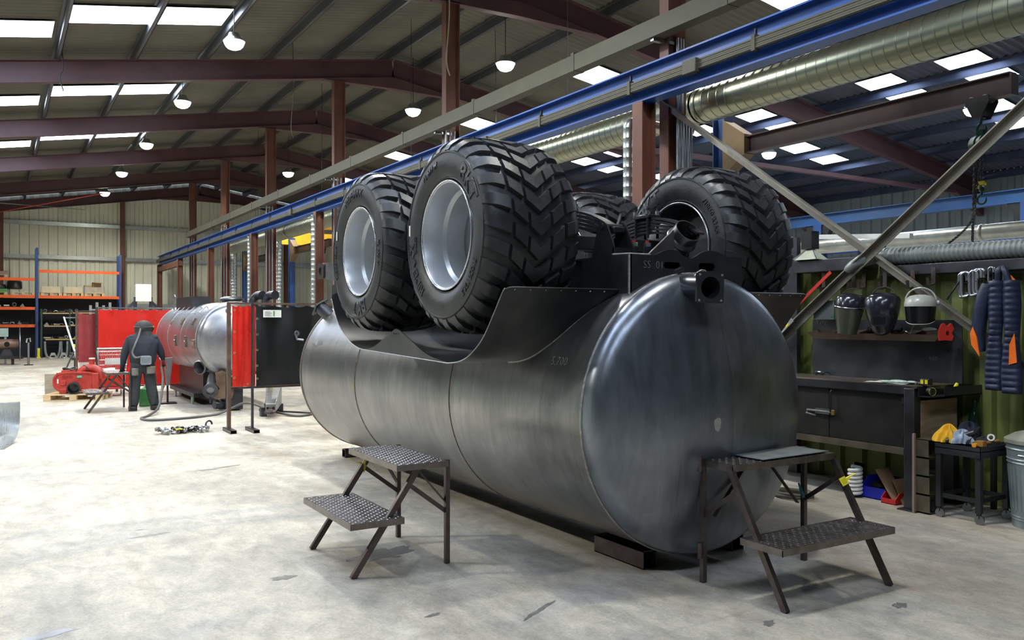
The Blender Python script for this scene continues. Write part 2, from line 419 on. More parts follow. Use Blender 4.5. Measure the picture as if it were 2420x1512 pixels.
# ---- end gable and side walls: profiled sheeting above blockwork
CREAM = mat('cream wall sheeting', (0.76, 0.76, 0.62), 0.6, 0, 0.1, 0.8, col2=(0.62, 0.62, 0.52), amt=0.3)
BLOCK = mat('painted blockwork', (0.40, 0.47, 0.46), 0.8, 0, 0.12, 3)
DULL = mat('slate wall sheeting', (0.16, 0.19, 0.20), 0.6, 0, 0.15, 0.8)
def sheet_wall(name, label, axis, pos, a0, a1, ztop, dirn, zb=2.3, pitch=0.4, split=6.0, skin=None):
    w = thing(name, label, None, kind='structure')
    a = a0
    while a < a1 - 0.01:
        b = min(a + split, a1)
        prof = corrugated(a, a + round((b - a) / pitch) * pitch, pitch, 0.05, 'trap')
        m = MB()
        def fn(u, v, prof=prof):
            t, h = prof[min(int(round(u * (len(prof) - 1))), len(prof) - 1)]
            z = zb + (ztop(t) - zb) * v
            return (t, pos + dirn * h, z) if axis == 'x' else (pos + dirn * h, t, z)
        m.grid(fn, len(prof) - 1, 1); m.build('wall_sheet', skin or CREAM, w, angle=20)
        a = b
    bw = MB()
    if axis == 'x': bw.box((a0, pos - 0.15, 0), (a1, pos + 0.15, zb))
    else: bw.box((pos - 0.15, a0, 0), (pos + 0.15, a1, zb))
    bw.build('blockwork', BLOCK, w)
    return w
wall_back = sheet_wall('wall_back', 'cream profiled gable wall above grey blockwork', 'x', YB + 0.1, XL, XR, lambda x: zroof(x), -1)
for z in (2.42, 4.7, 6.3):   # sheeting rails
    MB().box((XL, YB - 0.14, z - 0.09), (XR, YB - 0.02, z + 0.09)).build('sheeting_rail', GALV, wall_back)
for x in (0.2, 5.35, 13.5, 18, 22):
    MB().ibeam((x, YB - 0.28, 0), (x, YB - 0.28, zroof(x) - 0.7), 0.2, 0.26, 0.014, up=(0, 1, 0)).build('gable_post', PRIMER, wall_back)
sheet_wall('wall_right', 'pale profiled sheeting side wall of the far hall', 'y', XR + 0.1, YF, YB, lambda y: zroof(XR), -1, skin=DULL)
sheet_wall('wall_left', 'pale profiled sheeting side wall of the near hall', 'y', XL - 0.1, YF, YB, lambda y: zroof(XL), 1, skin=DULL)
sheet_wall('wall_front', 'pale profiled gable wall behind the viewer', 'x', YF - 0.1, XL, XR, lambda x: zroof(x), 1, skin=DULL)

# ---- high bay lamps
LAMPGLOW = mat('lamp lens bloom', (1, 1, 1), 0.3, 0, 0.01, emit=((0.93, 1.0, 0.86), 45))
try: LAMPGLOW.cycles.emission_sampling = 'NONE'      # the lens only shows the glow, the lamp's own light does the lighting
except Exception: pass
def lamp(p, label, group='high bay lamps under the roof', k=1.0):
    t = thing('high_bay_lamp', label, 'lamp', p, 0, group)
    top = zroof(p[0]) - p[2] - 0.05
    MB().lathe([(0.04, 0.17), (0.10, 0.16), (0.12, 0.10), (0.19, 0.02), (0.22, 0.0), (0.215, -0.01), (0.05, 0.0)], 24).build('housing', GALV, t)
    MB().lathe([(0.001, -0.17), (0.07, -0.165), (0.13, -0.14), (0.175, -0.09), (0.20, -0.03), (0.205, 0.004)], 24).build('lens', LAMPGLOW, t)  # glowing bowl made deep to stand in for the lamp's bloom
    MB().cyl((0, 0, 0.17), (0, 0, top), 0.008, n=6).build('hanger', DARK, t)
    l = bpy.data.lights.new('lamp_light', 'SPOT'); l.energy = LAMP_POWER * k; l.color = LAMP_COL; l.shadow_soft_size = 0.2
    l.spot_size = math.radians(165); l.spot_blend = 0.6
    lo = bpy.data.objects.new('lamp_light', l); COL.objects.link(lo); lo.parent = t; lo.location = (0, 0, -0.22)
    return t
LL = 'bright high bay lamp below the left roof slope, '
for i, y in enumerate((17.43, 22.94, 29.04, 35.19, 41.05)):
    lamp((4.09, y, 7.3), LL + ('nearest and largest', 'second from the front', 'third from the front', 'fourth from the front', 'farthest by the gable wall')[i])
for i, y in enumerate((15.85, 20.64, 31.92)):
    lamp((9.5, y, 7.3), 'high bay lamp near the ridge ' + ('between the tall red columns and the cable tray', 'left of the large front tyre, above the far skylight', 'small and far, right of the third tall column')[i])
lamp((19.4, 17.3, 6.6), 'high bay lamp below the jib crane arm in the right hall', k=0.35)
lamp((19.37, 11.2, 6.6), 'high bay lamp half hidden behind the jib hoist trolley', k=0.35)
lamp((4.09, 11.2, 7.3), 'high bay lamp above the big tank')
lamp((4.3, 4.6, 7.3), 'high bay lamp above the near tank head', k=0.55)
lamp((9.5, 10.4, 7.3), 'high bay lamp near the ridge above the nearest tall column')
for x, y, w in ((-3.5, 9.5, 'front'), (-3.5, 17.4, 'middle'), (-3.5, 29, 'far')): lamp((x, y, 6.4), 'added high bay lamp out of view, brightening the left floor, %s one' % w, k=1.5)  # unseen lamps added to brighten the left floor
# ================================================================== THE UPTURNED SLURRY TANKER
XA, ZC, RT = 4.12, 1.06, 0.96
YN, YE = 4.34, 10.1
def tank_mat(name, tint=(1, 1, 1), rust=0.12, drips=False, hoop=True):
    m = bpy.data.materials.new(name); m.use_nodes = True
    nt = m.node_tree; b = nt.nodes['Principled BSDF']
    P = nt.nodes.new('ShaderNodeTexCoord').outputs['Object']
    n1 = noise(nt, P, 1.3, 6, 0.6, 0.6)
    c = ramp(nt, n1.outputs[0], (0.17 * tint[0], 0.178 * tint[1], 0.195 * tint[2]), (0.36 * tint[0], 0.362 * tint[1], 0.37 * tint[2]), 0.3, 0.72).outputs[0]
    n2 = noise(nt, mapping(nt, P, (1, 7, 1) if hoop else (5, 1, 1)), 2.2, 8, 0.7, 0.3)     # brushed mill scale running round the shell
    c = mixc(nt, 0.55, c, ramp(nt, n2.outputs[0], (0.30, 0.30, 0.31), (0.66, 0.66, 0.66), 0.3, 0.7).outputs[0], 'OVERLAY')
    n3 = noise(nt, P, 0.9, 5, 0.65, 1.0)
    f = ramp(nt, n3.outputs[0], (0, 0, 0), (1, 1, 1), 0.52, 0.8)
    c = mixc(nt, mathn(nt, 'MULTIPLY', f.outputs[0], rust * 4), c, (0.20, 0.165, 0.125))
    n5 = noise(nt, P, 9, 6, 0.7); f = ramp(nt, n5.outputs[0], (0, 0, 0), (1, 1, 1), 0.66, 0.74)
    c = mixc(nt, mathn(nt, 'MULTIPLY', f.outputs[0], 0.45), c, (0.06, 0.065, 0.075))
    if drips:
        n4 = noise(nt, mapping(nt, P, (16, 1, 0.5)), 1.0, 5, 0.6, 0.5)
        f = ramp(nt, n4.outputs[0], (0, 0, 0), (1, 1, 1), 0.60, 0.68)
        c = mixc(nt, mathn(nt, 'MULTIPLY', f.outputs[0], 0.35), c, (0.06, 0.063, 0.07))
    nt.links.new(c, b.inputs['Base Color'])
    b.inputs['Metallic'].default_value = 0.85
    rr = nt.nodes.new('ShaderNodeMapRange'); rr.inputs[3].default_value = 0.20; rr.inputs[4].default_value = 0.44
    nt.links.new(n2.outputs[0], rr.inputs[0]); nt.links.new(rr.outputs[0], b.inputs['Roughness'])
    bp = nt.nodes.new('ShaderNodeBump'); bp.inputs['Strength'].default_value = 0.05; bp.inputs['Distance'].default_value = 0.02
    nt.links.new(n1.outputs[0], bp.inputs['Height']); nt.links.new(bp.outputs[0], b.inputs['Normal'])
    return m
TANK = tank_mat('tank plate steel', (1.0, 0.98, 0.94), 0.14)
HEAD = tank_mat('pressed head steel', (0.86, 0.92, 1.0), 0.03, True, False)
VESSEL = tank_mat('vessel plate steel', (1.3, 1.3, 1.35), 0.05)
FENDER = mat('fender sheet steel', (0.10, 0.10, 0.105), 0.33, 0.85, 0.25, 2.5, col2=(0.17, 0.16, 0.14), amt=0.35)
RUBBER = mat('tyre rubber', (0.026, 0.028, 0.030), 0.42, 0, 0.35, 7, bump=0.15, bscale=45, rvar=0.16)
RUBBER2 = mat('moulded rubber lettering', (0.045, 0.048, 0.052), 0.28, 0, 0.2, 30)
RIM = mat('silver wheel paint', (0.55, 0.58, 0.62), 0.36, 0.45, 0.06, 8)

tanker = thing('slurry_tanker', 'upturned grey steel slurry tanker with four large tyres on top', 'tank', (XA, 7.2, 0))
# profile of the wheel recess sheet: (Y, Z)
REC = smooth([(4.53, 1.912, 0), (4.577, 1.872, 0), (4.693, 1.73, 0), (4.831, 1.578, 0), (5.005, 1.467, 0), (5.157, 1.418, 0), (5.33, 1.400, 0)], 5) + smooth([(6.90, 1.447, 0), (7.05, 1.46, 0), (7.227, 1.50, 0), (7.40, 1.565, 0), (7.556, 1.67, 0), (7.68, 1.81, 0), (7.765, 1.957, 0)], 5)
REC = [(p.x, p.y) for p in REC]
XI = 0.49                       # half width of the chassis box / inner wall of the recesses
ZI = ZC + math.sqrt(RT ** 2 - XI ** 2)
def zrec(y):
    if y <= REC[0][0] or y >= REC[-1][0]: return ZI
    for (a, b) in zip(REC, REC[1:]):
        if a[0] <= y <= b[0]: return min(ZI, a[1] + (b[1] - a[1]) * (y - a[0]) / max(1e-6, b[0] - a[0]))
    return ZI
ys = sorted(set([YN, YE] + [YN + 0.2 * i for i in range(29)] + [round(p[0], 4) for p in REC]))
m = MB()
for side in (-1, 1):
    NT = 40; k = len(m.v)
    for y in ys:
        t1 = math.asin(max(-1, min(1, (zrec(y) - ZC) / RT)))
        for j in range(NT + 1):
            t = -PI / 2 + (t1 + PI / 2) * j / NT
            m.v.append((XA + side * RT * math.cos(t), y, ZC + RT * math.sin(t)))
    for i in range(len(ys) - 1):
        for j in range(NT):
            q = (k + i * (NT + 1) + j, k + (i + 1) * (NT + 1) + j, k + (i + 1) * (NT + 1) + j + 1, k + i * (NT + 1) + j + 1)
            m.f.append(q if side < 0 else q[::-1])
t1 = math.acos(XI / RT)
m.grid(lambda u, v: (XA + RT * math.cos(t1 + (PI - 2 * t1) * v), YN + (YE - YN) * u, ZC + RT * math.sin(t1 + (PI - 2 * t1) * v)), 2, 12)
m.build('shell', TANK, tanker, world=True, angle=40)
def head_profile(depth_sign):
    pr = [(RT, 0.0), (RT, 0.035)]; kr = 0.125; a = 0
    for i in range(1, 8):
        a = math.radians(66.5) * i / 7; pr.append((RT - kr + kr * math.cos(a), 0.035 + kr * math.sin(a)))
    rk, dk = pr[-1]; rc = rk / math.cos(math.radians(66.5)) * math.sin(math.radians(66.5))
    for i in range(1, 15):
        r = rk * (1 - i / 14); pr.append((max(r, 0.001), dk + (rk * rk - r * r) / (2 * rc)))
    return pr
head = MB().lathe(head_profile(1), 72, frame((XA, YN, ZC), (0, -1, 0))).build('dished_head', HEAD, tanker, world=True, angle=40)
MB().lathe(head_profile(1), 72, frame((XA, YE, ZC), (0, 1, 0))).build('dished_head', HEAD, tanker, world=True, angle=40)
def head_y(x, z):
    r = math.hypot(x - XA, z - ZC); pr = head_profile(1)
    for a, b in zip(pr[1:], pr[2:]):
        if b[0] <= r <= a[0]: return YN - (a[1] + (b[1] - a[1]) * (a[0] - r) / max(1e-6, a[0] - b[0]))
    return YN - pr[-1][1]
# girth welds
def girth(y, r, material, full=False):
    t1 = math.asin((zrec(y) - ZC) / RT)
    if full: path = [(XA + (RT + 0.001) * math.cos(a), y, ZC + (RT + 0.001) * math.sin(a)) for a in [2 * PI * i / 120 for i in range(120)]]
    else: path = [(XA - (RT + 0.0005) * math.cos(a), y, ZC + (RT + 0.0005) * math.sin(a)) for a in [t1 - (t1 + PI / 2) * i / 60 for i in range(61)]]
    MB().tube(path, r, 6, closed=full).build('weld_seam', material, tanker, world=True)
RUSTW = mat('rusty weld', (0.30, 0.20, 0.12), 0.45, 0.7, 0.4, 25, col2=(0.13, 0.12, 0.12), amt=0.5)
girth(YN + 0.004, 0.0085, WELD, True); girth(6.17, 0.005, RUSTW); girth(8.30, 0.006, RUSTW); girth(YE - 0.005, 0.008, RUSTW, True)
# wheel recess sheets (fenders), outer edges, centre gussets, bright studs for lit holes
def fender(side):
    X0, X1 = XA + side * 1.40, XA + side * (XI + 0.005)
    m = MB(); n = len(REC); k = len(m.v); r = 0.05
    acc = [0.0]
    for a, b in zip(REC, REC[1:]): acc.append(acc[-1] + math.dist(a, b))
    for t in (0, -0.008):
        for i, (y, z) in enumerate(REC):
            d = min(acc[i], acc[-1] - acc[i]); off = 0 if d >= r else r - math.sqrt(max(0, r * r - (r - d) ** 2))
            a = REC[max(i - 1, 0)]; b = REC[min(i + 1, n - 1)]; L = math.dist(a, b); ny, nz = -(b[1] - a[1]) / L, (b[0] - a[0]) / L
            m.v.append((X0 - side * off, y + ny * t, z + nz * t)); m.v.append((X1, y + ny * t, z + nz * t))
    for i in range(n - 1):
        q = (2 * i, 2 * i + 1, 2 * i + 3, 2 * i + 2); w = tuple(2 * n + j for j in q)
        m.f += [q, w[::-1], (2 * i, 2 * i + 2, 2 * n + 2 * i + 2, 2 * n + 2 * i), (2 * i + 1, 2 * n + 2 * i + 1, 2 * n + 2 * i + 3, 2 * i + 3)]
    m.f += [(0, 2 * n, 2 * n + 1, 1), (2 * n - 2, 2 * n - 1, 4 * n - 1, 4 * n - 2)]
    f = m.build('wheel_arch_sheet', FENDER, tanker, world=True, angle=30)
    # bright cut edge along the free rim
    MB().tube([(X0 + side * 0.001, y, z - 0.004) for (y, z) in REC[2:-2]], 0.0045, 6).build('cut_edge', RAWSTEEL, f, world=True)
    # peaked gusset between the two tyre hollows
    pk = smooth([(5.34, 1.402, 0), (5.659, 1.445, 0), (5.957, 1.545, 0), (6.15, 1.612, 0), (6.232, 1.628, 0), (6.31, 1.610, 0), (6.543, 1.525, 0), (6.728, 1.47, 0), (6.90, 1.449, 0)], 6)
    poly = [(p.x, p.y) for p in pk]
    M = Matrix(((0, 0, 1, 0), (1, 0, 0, 0), (0, 1, 0, 0), (0, 0, 0, 1)))
    g = MB().prism(poly[::-1], X0 - side * 0.004 - 0.004, X0 - side * 0.004 + 0.004, M).build('peak_gusset', FENDER, tanker, world=True)
    for dy in (-0.04, 0, 0.04): MB().cyl((X0 - 0.004, 6.232 + dy, 1.59), (X0 + 0.006, 6.232 + dy, 1.59), 0.006, n=8).build('bolt_hole', DARK, g, world=True)
    # bright studs imitate light through the holes along the near flange
    for i in range(7):
        x = X0 - side * (0.07 + 0.118 * i); y, z = REC[3]
        MB().cyl((x, y - 0.012, z - 0.006), (x, y + 0.004, z + 0.004), 0.0055, n=8).build('lit_hole_stud', CHROME, f, world=True)
    # fillet weld where the sheet meets the shell
    path = []
    for (y, z) in REC:
        if z < ZI and abs(z - ZC) < RT: path.append((XA + side * (math.sqrt(RT ** 2 - (z - ZC) ** 2) + 0.004), y - 0.003, z - 0.010))
    path = [p for p in path if p[1] < 5.35]
    MB().tube(path, 0.0075, 6).build('fillet_weld', WELD, f, world=True)
    # inner wall
    MB().box((XA + side * XI - 0.006, 4.47, 1.38), (XA + side * XI + 0.006, 7.9, 2.13)).build('recess_wall', FENDER, tanker, world=True)
fender(-1); fender(1)
# chassis box across the top with a scalloped end plate
deck = MB().box((XA - 0.50, 4.44, 2.128), (XA + 0.54, 10.3, 2.142))
deck.box((XA - 0.5, 7.9, 1.85), (XA - 0.488, 10.3, 2.13)); deck.box((XA + 0.528, 4.44, 1.8), (XA + 0.54, 10.3, 2.13))
deck.build('chassis_box', STEEL, tanker, world=True)
topc = smooth([(3.62, 2.142, 0), (3.80, 2.142, 0), (3.865, 2.153, 0), (3.93, 2.178, 0), (3.99, 2.186, 0), (4.05, 2.178, 0), (4.10, 2.150, 0), (4.155, 2.130, 0), (4.21, 2.145, 0), (4.27, 2.176, 0), (4.34, 2.195, 0), (4.42, 2.190, 0), (4.50, 2.165, 0), (4.56, 2.158, 0), (4.675, 2.158, 0)], 5)
slots = ((3.92, 4.075, 2.055, 2.10), (4.245, 4.405, 2.05, 2.105))
m = MB(); yp = 4.425
def strip(pts):   # pts: list of (x, zlo, zhi) columns -> plate piece
    n = len(pts); k = len(m.v)
    for y in (yp, yp + 0.014):
        for x, a, b in pts: m.v += [(x, y, a), (x, y, b)]
    for i in range(n - 1):
        q = (k + 2 * i, k + 2 * i + 2, k + 2 * i + 3, k + 2 * i + 1); w = tuple(2 * n + j for j in q)
        m.f += [q, w[::-1], (q[3], q[2], w[2], w[3]), (q[1], q[0], w[0], w[1])]
    m.f += [(k, k + 1, k + 2 * n + 1, k + 2 * n), (k + 2 * n - 1, k + 2 * n - 2, k + 4 * n - 2, k + 4 * n - 1)]
def low(x): return ZC + math.sqrt(max(0.01, (RT - 0.003) ** 2 - (x - XA) ** 2)) if abs(x - XA) < 0.6 else 1.8
def top(x):
    for a, b in zip(topc, topc[1:]):
        if a.x <= x <= b.x + 1e-6: return a.y + (b.y - a.y) * (x - a.x) / max(1e-6, b.x - a.x)
    return 2.142
def cols(a, b, n): return [a + (b - a) * i / n for i in range(n + 1)]
e = [3.62, slots[0][0], slots[0][1], slots[1][0], slots[1][1], 4.675]
for i, (a, b) in enumerate(zip(e, e[1:])):
    xs = cols(a, b, 14)
    if i % 2 == 0: strip([(x, low(x), top(x)) for x in xs])
    else:
        s = slots[i // 2]; h = (s[3] - s[2]) / 2; mid = (s[2] + s[3]) / 2
        def hh(x, s=s, h=h): d = min(x - s[0], s[1] - x); return math.sqrt(max(0, h * h - (h - d) ** 2)) if d < h else h
        strip([(x, low(x), mid - hh(x)) for x in xs]); strip([(x, mid + hh(x), top(x)) for x in xs])
plate = m.build('scalloped_end_plate', STEEL, tanker, world=True, angle=25)
MB().tube([(3.622, 4.43, 1.86), (3.622, 4.43, 2.14)], 0.009, 6).build('corner_weld', WELD, plate, world=True)
MB().tube([(3.5, 4.46, 2.137), (3.62, 4.432, 2.146), (3.80, 4.424, 2.146)], 0.006, 6).build('corner_weld', WELD, plate, world=True)
# flared side of the chassis box to the left of the end plate
MB().add([(3.62, 4.425, 1.87), (3.61, 4.95, 1.87), (3.61, 4.95, 2.142), (3.62, 4.425, 2.142), (3.64, 4.425, 1.87), (3.64, 4.95, 1.87), (3.64, 4.95, 2.142), (3.64, 4.425, 2.142)],
         [(0, 3, 2, 1), (4, 5, 6, 7), (3, 7, 6, 2), (0, 1, 5, 4), (0, 4, 7, 3), (1, 2, 6, 5)]).build('chassis_side_plate', STEEL, tanker, world=True)
def chalk(text, size, M, parent):
    vs, fs = text_verts(text, size, 0.0004, -size * 0.018)
    o = MB().add([M @ v for v in vs], fs).build('chalk_writing', CHALK, parent, world=True, angle=0); o['kind'] = 'stuff'
    return o
chalk('SS  01', 0.075, frame((3.83, 4.423, 2.075), (0, -1, 0), (1, 0, 0)), plate)
th = math.radians(20)
def shell_frame(y, z, off=0.002):
    t = math.asin((z - ZC) / RT); n = Vector((-math.cos(t), 0, math.sin(t)))
    return frame(Vector((XA, y, ZC)) + n * (RT + off), n, (0, -1, 0))
chalk('5,700', 0.085, shell_frame(4.68, 1.42, 0.005), tanker)
# square flanged outlet on the near head
def outlet(base, flange_c, axis, size, r, parent_name='outlet_pipe'):
    axis = Vector(axis).normalized()
    M = frame(flange_c, axis)
    p = MB().lathe([(r, -(Vector(flange_c) - Vector(base)).length), (r, 0.0), (r - 0.012, 0.0), (r - 0.012, -0.3), (0.001, -0.3)], 36, M).build(parent_name, STEEL, tanker, world=True)
    f = MB().ring(rrect(size, size, 0.012, 40), circ(r - 0.012, 40), -0.008, 0.012, frame(flange_c, axis, (1, 0, 0) if abs(axis.x) < .9 else None)).build('square_flange', STEEL, p, world=True)
    F2 = frame(flange_c, axis, (1, 0, 0))
    for (i, j) in ((1, 1), (1, -1), (-1, 1), (-1, -1)):
        c = F2 @ Vector((i * size * 0.41, j * size * 0.41, 0)); MB().cyl(c - axis * 0.009, c + axis * 0.0135, 0.008, n=10).build('bolt_hole', CHALK, f, world=True)
    return p
op = outlet((3.965, 4.26, 1.925), (3.905, 3.97, 1.908), (-0.2, -1, -0.05), 0.20, 0.082)
MB().tube([(3.975 + 0.088 * math.cos(a), 4.155 + 0.03 * math.cos(a) - 0.055 * math.sin(a), 1.935 + 0.092 * math.sin(a)) for a in [2 * PI * i / 40 for i in range(40)]], 0.008, 6, closed=True).build('weld_ring', WELD, op, world=True)
MB().cyl((3.98, 4.36, 2.03), (3.98, 4.30, 2.045), 0.02, n=12).build('lifting_stub', STEEL, tanker, world=True)
# weathered patch on the head
px_, pz_ = 3.96, 1.05
q = [(0.03, 0.04), (0.0, 0.046), (-0.03, 0.03), (-0.034, 0.0), (-0.02, -0.035), (0.01, -0.05), (0.03, -0.02), (0.036, 0.015)]
MB().add([(4.005 + a * 0.85, head_y(4.005 + a, 1.02 + b) - 0.0015, 1.02 + b) for a, b in q], [tuple(range(8))]).build('bare_patch', mat('putty patch', (0.36, 0.34, 0.29), 0.7, 0, 0.2, 30), tanker, world=True, angle=0)
# open pipe neck on the chassis deck
nk = Vector((-0.05, -0.8, 0.6)).normalized(); nc = Vector((4.43, 4.78, 2.325))
nb = nc - nk * 0.42
neck = MB().lathe([(0.108, -0.42), (0.108, -0.05), (0.116, -0.045), (0.122, -0.03), (0.116, -0.012), (0.104, 0.0), (0.104, 0.075), (0.096, 0.075), (0.096, -0.3), (0.001, -0.3)], 40, frame(nc, nk)).build('pipe_neck', mat('brushed pipe', (0.17, 0.165, 0.16), 0.33, 0.9, 0.3, 6), tanker, world=True)
MB().add([(4.00, 4.72, 2.145), (4.30, 4.74, 2.145), (4.30, 4.74, 2.37), (4.00, 4.74, 2.145), (4.30, 4.76, 2.145), (4.30, 4.76, 2.37)], [(0, 1, 2), (5, 4, 3), (0, 3, 4, 1), (1, 4, 5, 2), (2, 5, 3, 0)]).build('bright_gusset', RAWSTEEL, neck, world=True)
# axles, springs, hangers
AY = (5.32, 6.98); AZ = 2.295
for y in AY:
    ax = MB().bar((XA - 0.75, y, AZ), (XA + 0.75, y, AZ), 0.11, 0.11).build('axle', BLACKP, tanker, world=True, bevel=0.01)
    for s in (-1, 1): MB().lathe([(0.001, 0), (0.17, 0), (0.20, 0.02), (0.20, 0.14), (0.15, 0.16), (0.001, 0.16)], 32, frame((XA + s * 0.56, y, AZ), (s, 0, 0))).build('brake_drum', DARK, ax, world=True)
    for s in (-1, 1):
        xs = XA + s * 0.41
        for i in range(5):
            L = 0.62 - 0.05 * i; z0 = 2.52 - 0.028 * i
            MB().tube([], 0.01) if False else None
            m = MB(); pts = [(xs, y + L * (t / 8 - 1), z0 - 0.17 * ((t / 8 - 1) * L / 0.62) ** 2) for t in range(17)]
            for a, b in zip(pts, pts[1:]): m.bar(a, b, 0.075, 0.018)
            m.build('spring_leaf', BLACKP, tanker, world=True)
        c = MB().cbox((xs, y, 2.535), (0.13, 0.2, 0.03)).build('spring_clamp', BLACKP, tanker, world=True, bevel=0.006)
        for dx in (-0.052, 0.052):
            for dy in (-0.075, 0.075):
                MB().cyl((xs + dx, y + dy, 2.36), (xs + dx, y + dy, 2.60), 0.012, n=10).build('u_bolt', BLACKP, c, world=True)
                MB().cyl((xs + dx, y + dy, 2.55), (xs + dx, y + dy, 2.582), 0.02, n=6).build('nut', CHROME, c, world=True)
def hanger(x, y):
    m = MB()
    M = Matrix(((0, 0, 1, 0), (1, 0, 0, 0), (0, 1, 0, 0), (0, 0, 0, 1)))
    for dx in (-0.09, 0.08):
        m.prism([(y - 0.13, 2.142), (y + 0.13, 2.142), (y + 0.11, 2.2), (y + 0.05, 2.37), (y + 0.02, 2.39), (y - 0.02, 2.385), (y - 0.05, 2.36), (y - 0.12, 2.22)], x + dx, x + dx + 0.012, M)
    m.box((x - 0.09, y - 0.125, 2.142), (x + 0.09, y - 0.113, 2.2))
    h = m.build('spring_hanger', BLACKP, tanker, world=True)
    MB().cyl((x - 0.1, y + 0.005, 2.355), (x + 0.1, y + 0.005, 2.355), 0.022, n=16).build('hanger_pin', DARK, h, world=True)
    MB().box((x - 0.03, y - 0.05, 2.31), (x + 0.075, y + 0.05, 2.355)).build('shackle', BLACKP, h, world=True, bevel=0.01)
hanger(XA - 0.41, 4.72); hanger(XA - 0.41, 6.15); hanger(XA + 0.41, 6.15)
rod = MB().bar((3.93, 4.95, 2.37), (4.35, 5.42, 2.55), 0.018, 0.055).build('torque_rod', BLACKP, tanker, world=True)
MB().cyl((4.32, 5.36, 2.545), (4.38, 5.44, 2.545), 0.036, n=20).build('rod_bush', DARK, rod, world=True)
MB().cyl((4.30, 5.335, 2.545), (4.33, 5.375, 2.545), 0.02, n=6).build('bolt_head', TUBE, rod, world=True)
for i, (x, y) in enumerate(((4.02, 4.86), (4.13, 4.84))):
    b = MB().lathe([(0.03, 0.142 - 0.142), (0.022, 0.03), (0.03, 0.06), (0.03, 0.1), (0.001, 0.1)], 16, frame((x, y, 2.142), (0, 0, 1))).build('rubber_buffer', BLACKP, tanker, world=True)
    MB().cyl((x, y, 2.242), (x, y, 2.272), 0.026, n=6).build('nut', CHROME, b, world=True)
    MB().cyl((x, y, 2.272), (x, y, 2.29), 0.013, n=8).build('bolt_end', RED, b, world=True)
# drawbar bracket at the far end, far outlet and small lugs
m = MB(); M = Matrix(((0, 0, 1, 0), (1, 0, 0, 0), (0, 1, 0, 0), (0, 0, 0, 1)))
for x in (3.60, 3.72): m.prism([(9.5, 2.14), (10.55, 2.22), (10.75, 2.25), (10.78, 2.38), (10.6, 2.44), (9.6, 2.40)], x, x + 0.014, M)
db = m.build('drawbar_bracket', RAWSTEEL, tanker, world=True)
MB().ring(rrect(0.24, 0.2, 0.03, 40), circ(0.05, 40), 0, 0.02, frame((3.595, 10.62, 2.33), (-1, 0, 0), (0, -1, 0))).build('hitch_boss', TUBE, db, world=True)
outlet((3.50, 10.0, 1.74), (3.40, 10.10, 1.86), (-0.5, 0.5, 0.6), 0.2, 0.08)
lug = MB().tube([(3.17, 10.02, 1.46), (3.10, 10.05, 1.47), (3.09, 10.05, 1.51)], 0.012, 8).build('lug', RAWSTEEL, tanker, world=True)
MB().lathe([(0.012, 0), (0.032, 0), (0.032, 0.014), (0.012, 0.014)], 16, frame((3.09, 10.03, 1.54), (0, -1, 0)), closed=True).build('lug_eye', RAWSTEEL, lug, world=True)

# ------------------------------------------------------------------ wheels
def side_x(r):
    pts = [(0.36, 0.30), (0.40, 0.345), (0.45, 0.368), (0.50, 0.376), (0.55, 0.372), (0.60, 0.36), (0.63, 0.335)]
    for a, b in zip(pts, pts[1:]):
        if a[0] <= r <= b[0]: return a[1] + (b[1] - a[1]) * (r - a[0]) / (b[0] - a[0])
    return 0.35
half = [(0.365, 0.255), (0.372, 0.30), (0.385, 0.325), (0.40, 0.345), (0.405, 0.343), (0.41, 0.350), (0.45, 0.368), (0.50, 0.376), (0.55, 0.372), (0.572, 0.368), (0.576, 0.374), (0.584, 0.374), (0.588, 0.364), (0.61, 0.355), (0.635, 0.325), (0.650, 0.27), (0.658, 0.18), (0.662, 0.07)]
prof = [(r, x) for r, x in half] + [(r, -x) for r, x in half[::-1]]
MX = frame((0, 0, 0), (1, 0, 0), (0, 0, 1))      # lathe axis along X
TYRE = MB().lathe(prof + [prof[0]], 96, MX).mesh('tyre', RUBBER, 30)
def carcass(s):
    pts = [(0.0, 0.660), (0.12, 0.658), (0.22, 0.650), (0.285, 0.636), (0.33, 0.612), (0.352, 0.585)]
    t = s * 5; i = min(int(t), 4); f = t - i; a, b = pts[i], pts[i + 1]
    x, r = a[0] + (b[0] - a[0]) * f, a[1] + (b[1] - a[1]) * f
    nx = [0, 0.05, 0.15, 0.45, 0.8, 0.97]; n = nx[i] + (nx[i + 1] - nx[i]) * f
    return x, r, n, math.sqrt(1 - n * n)
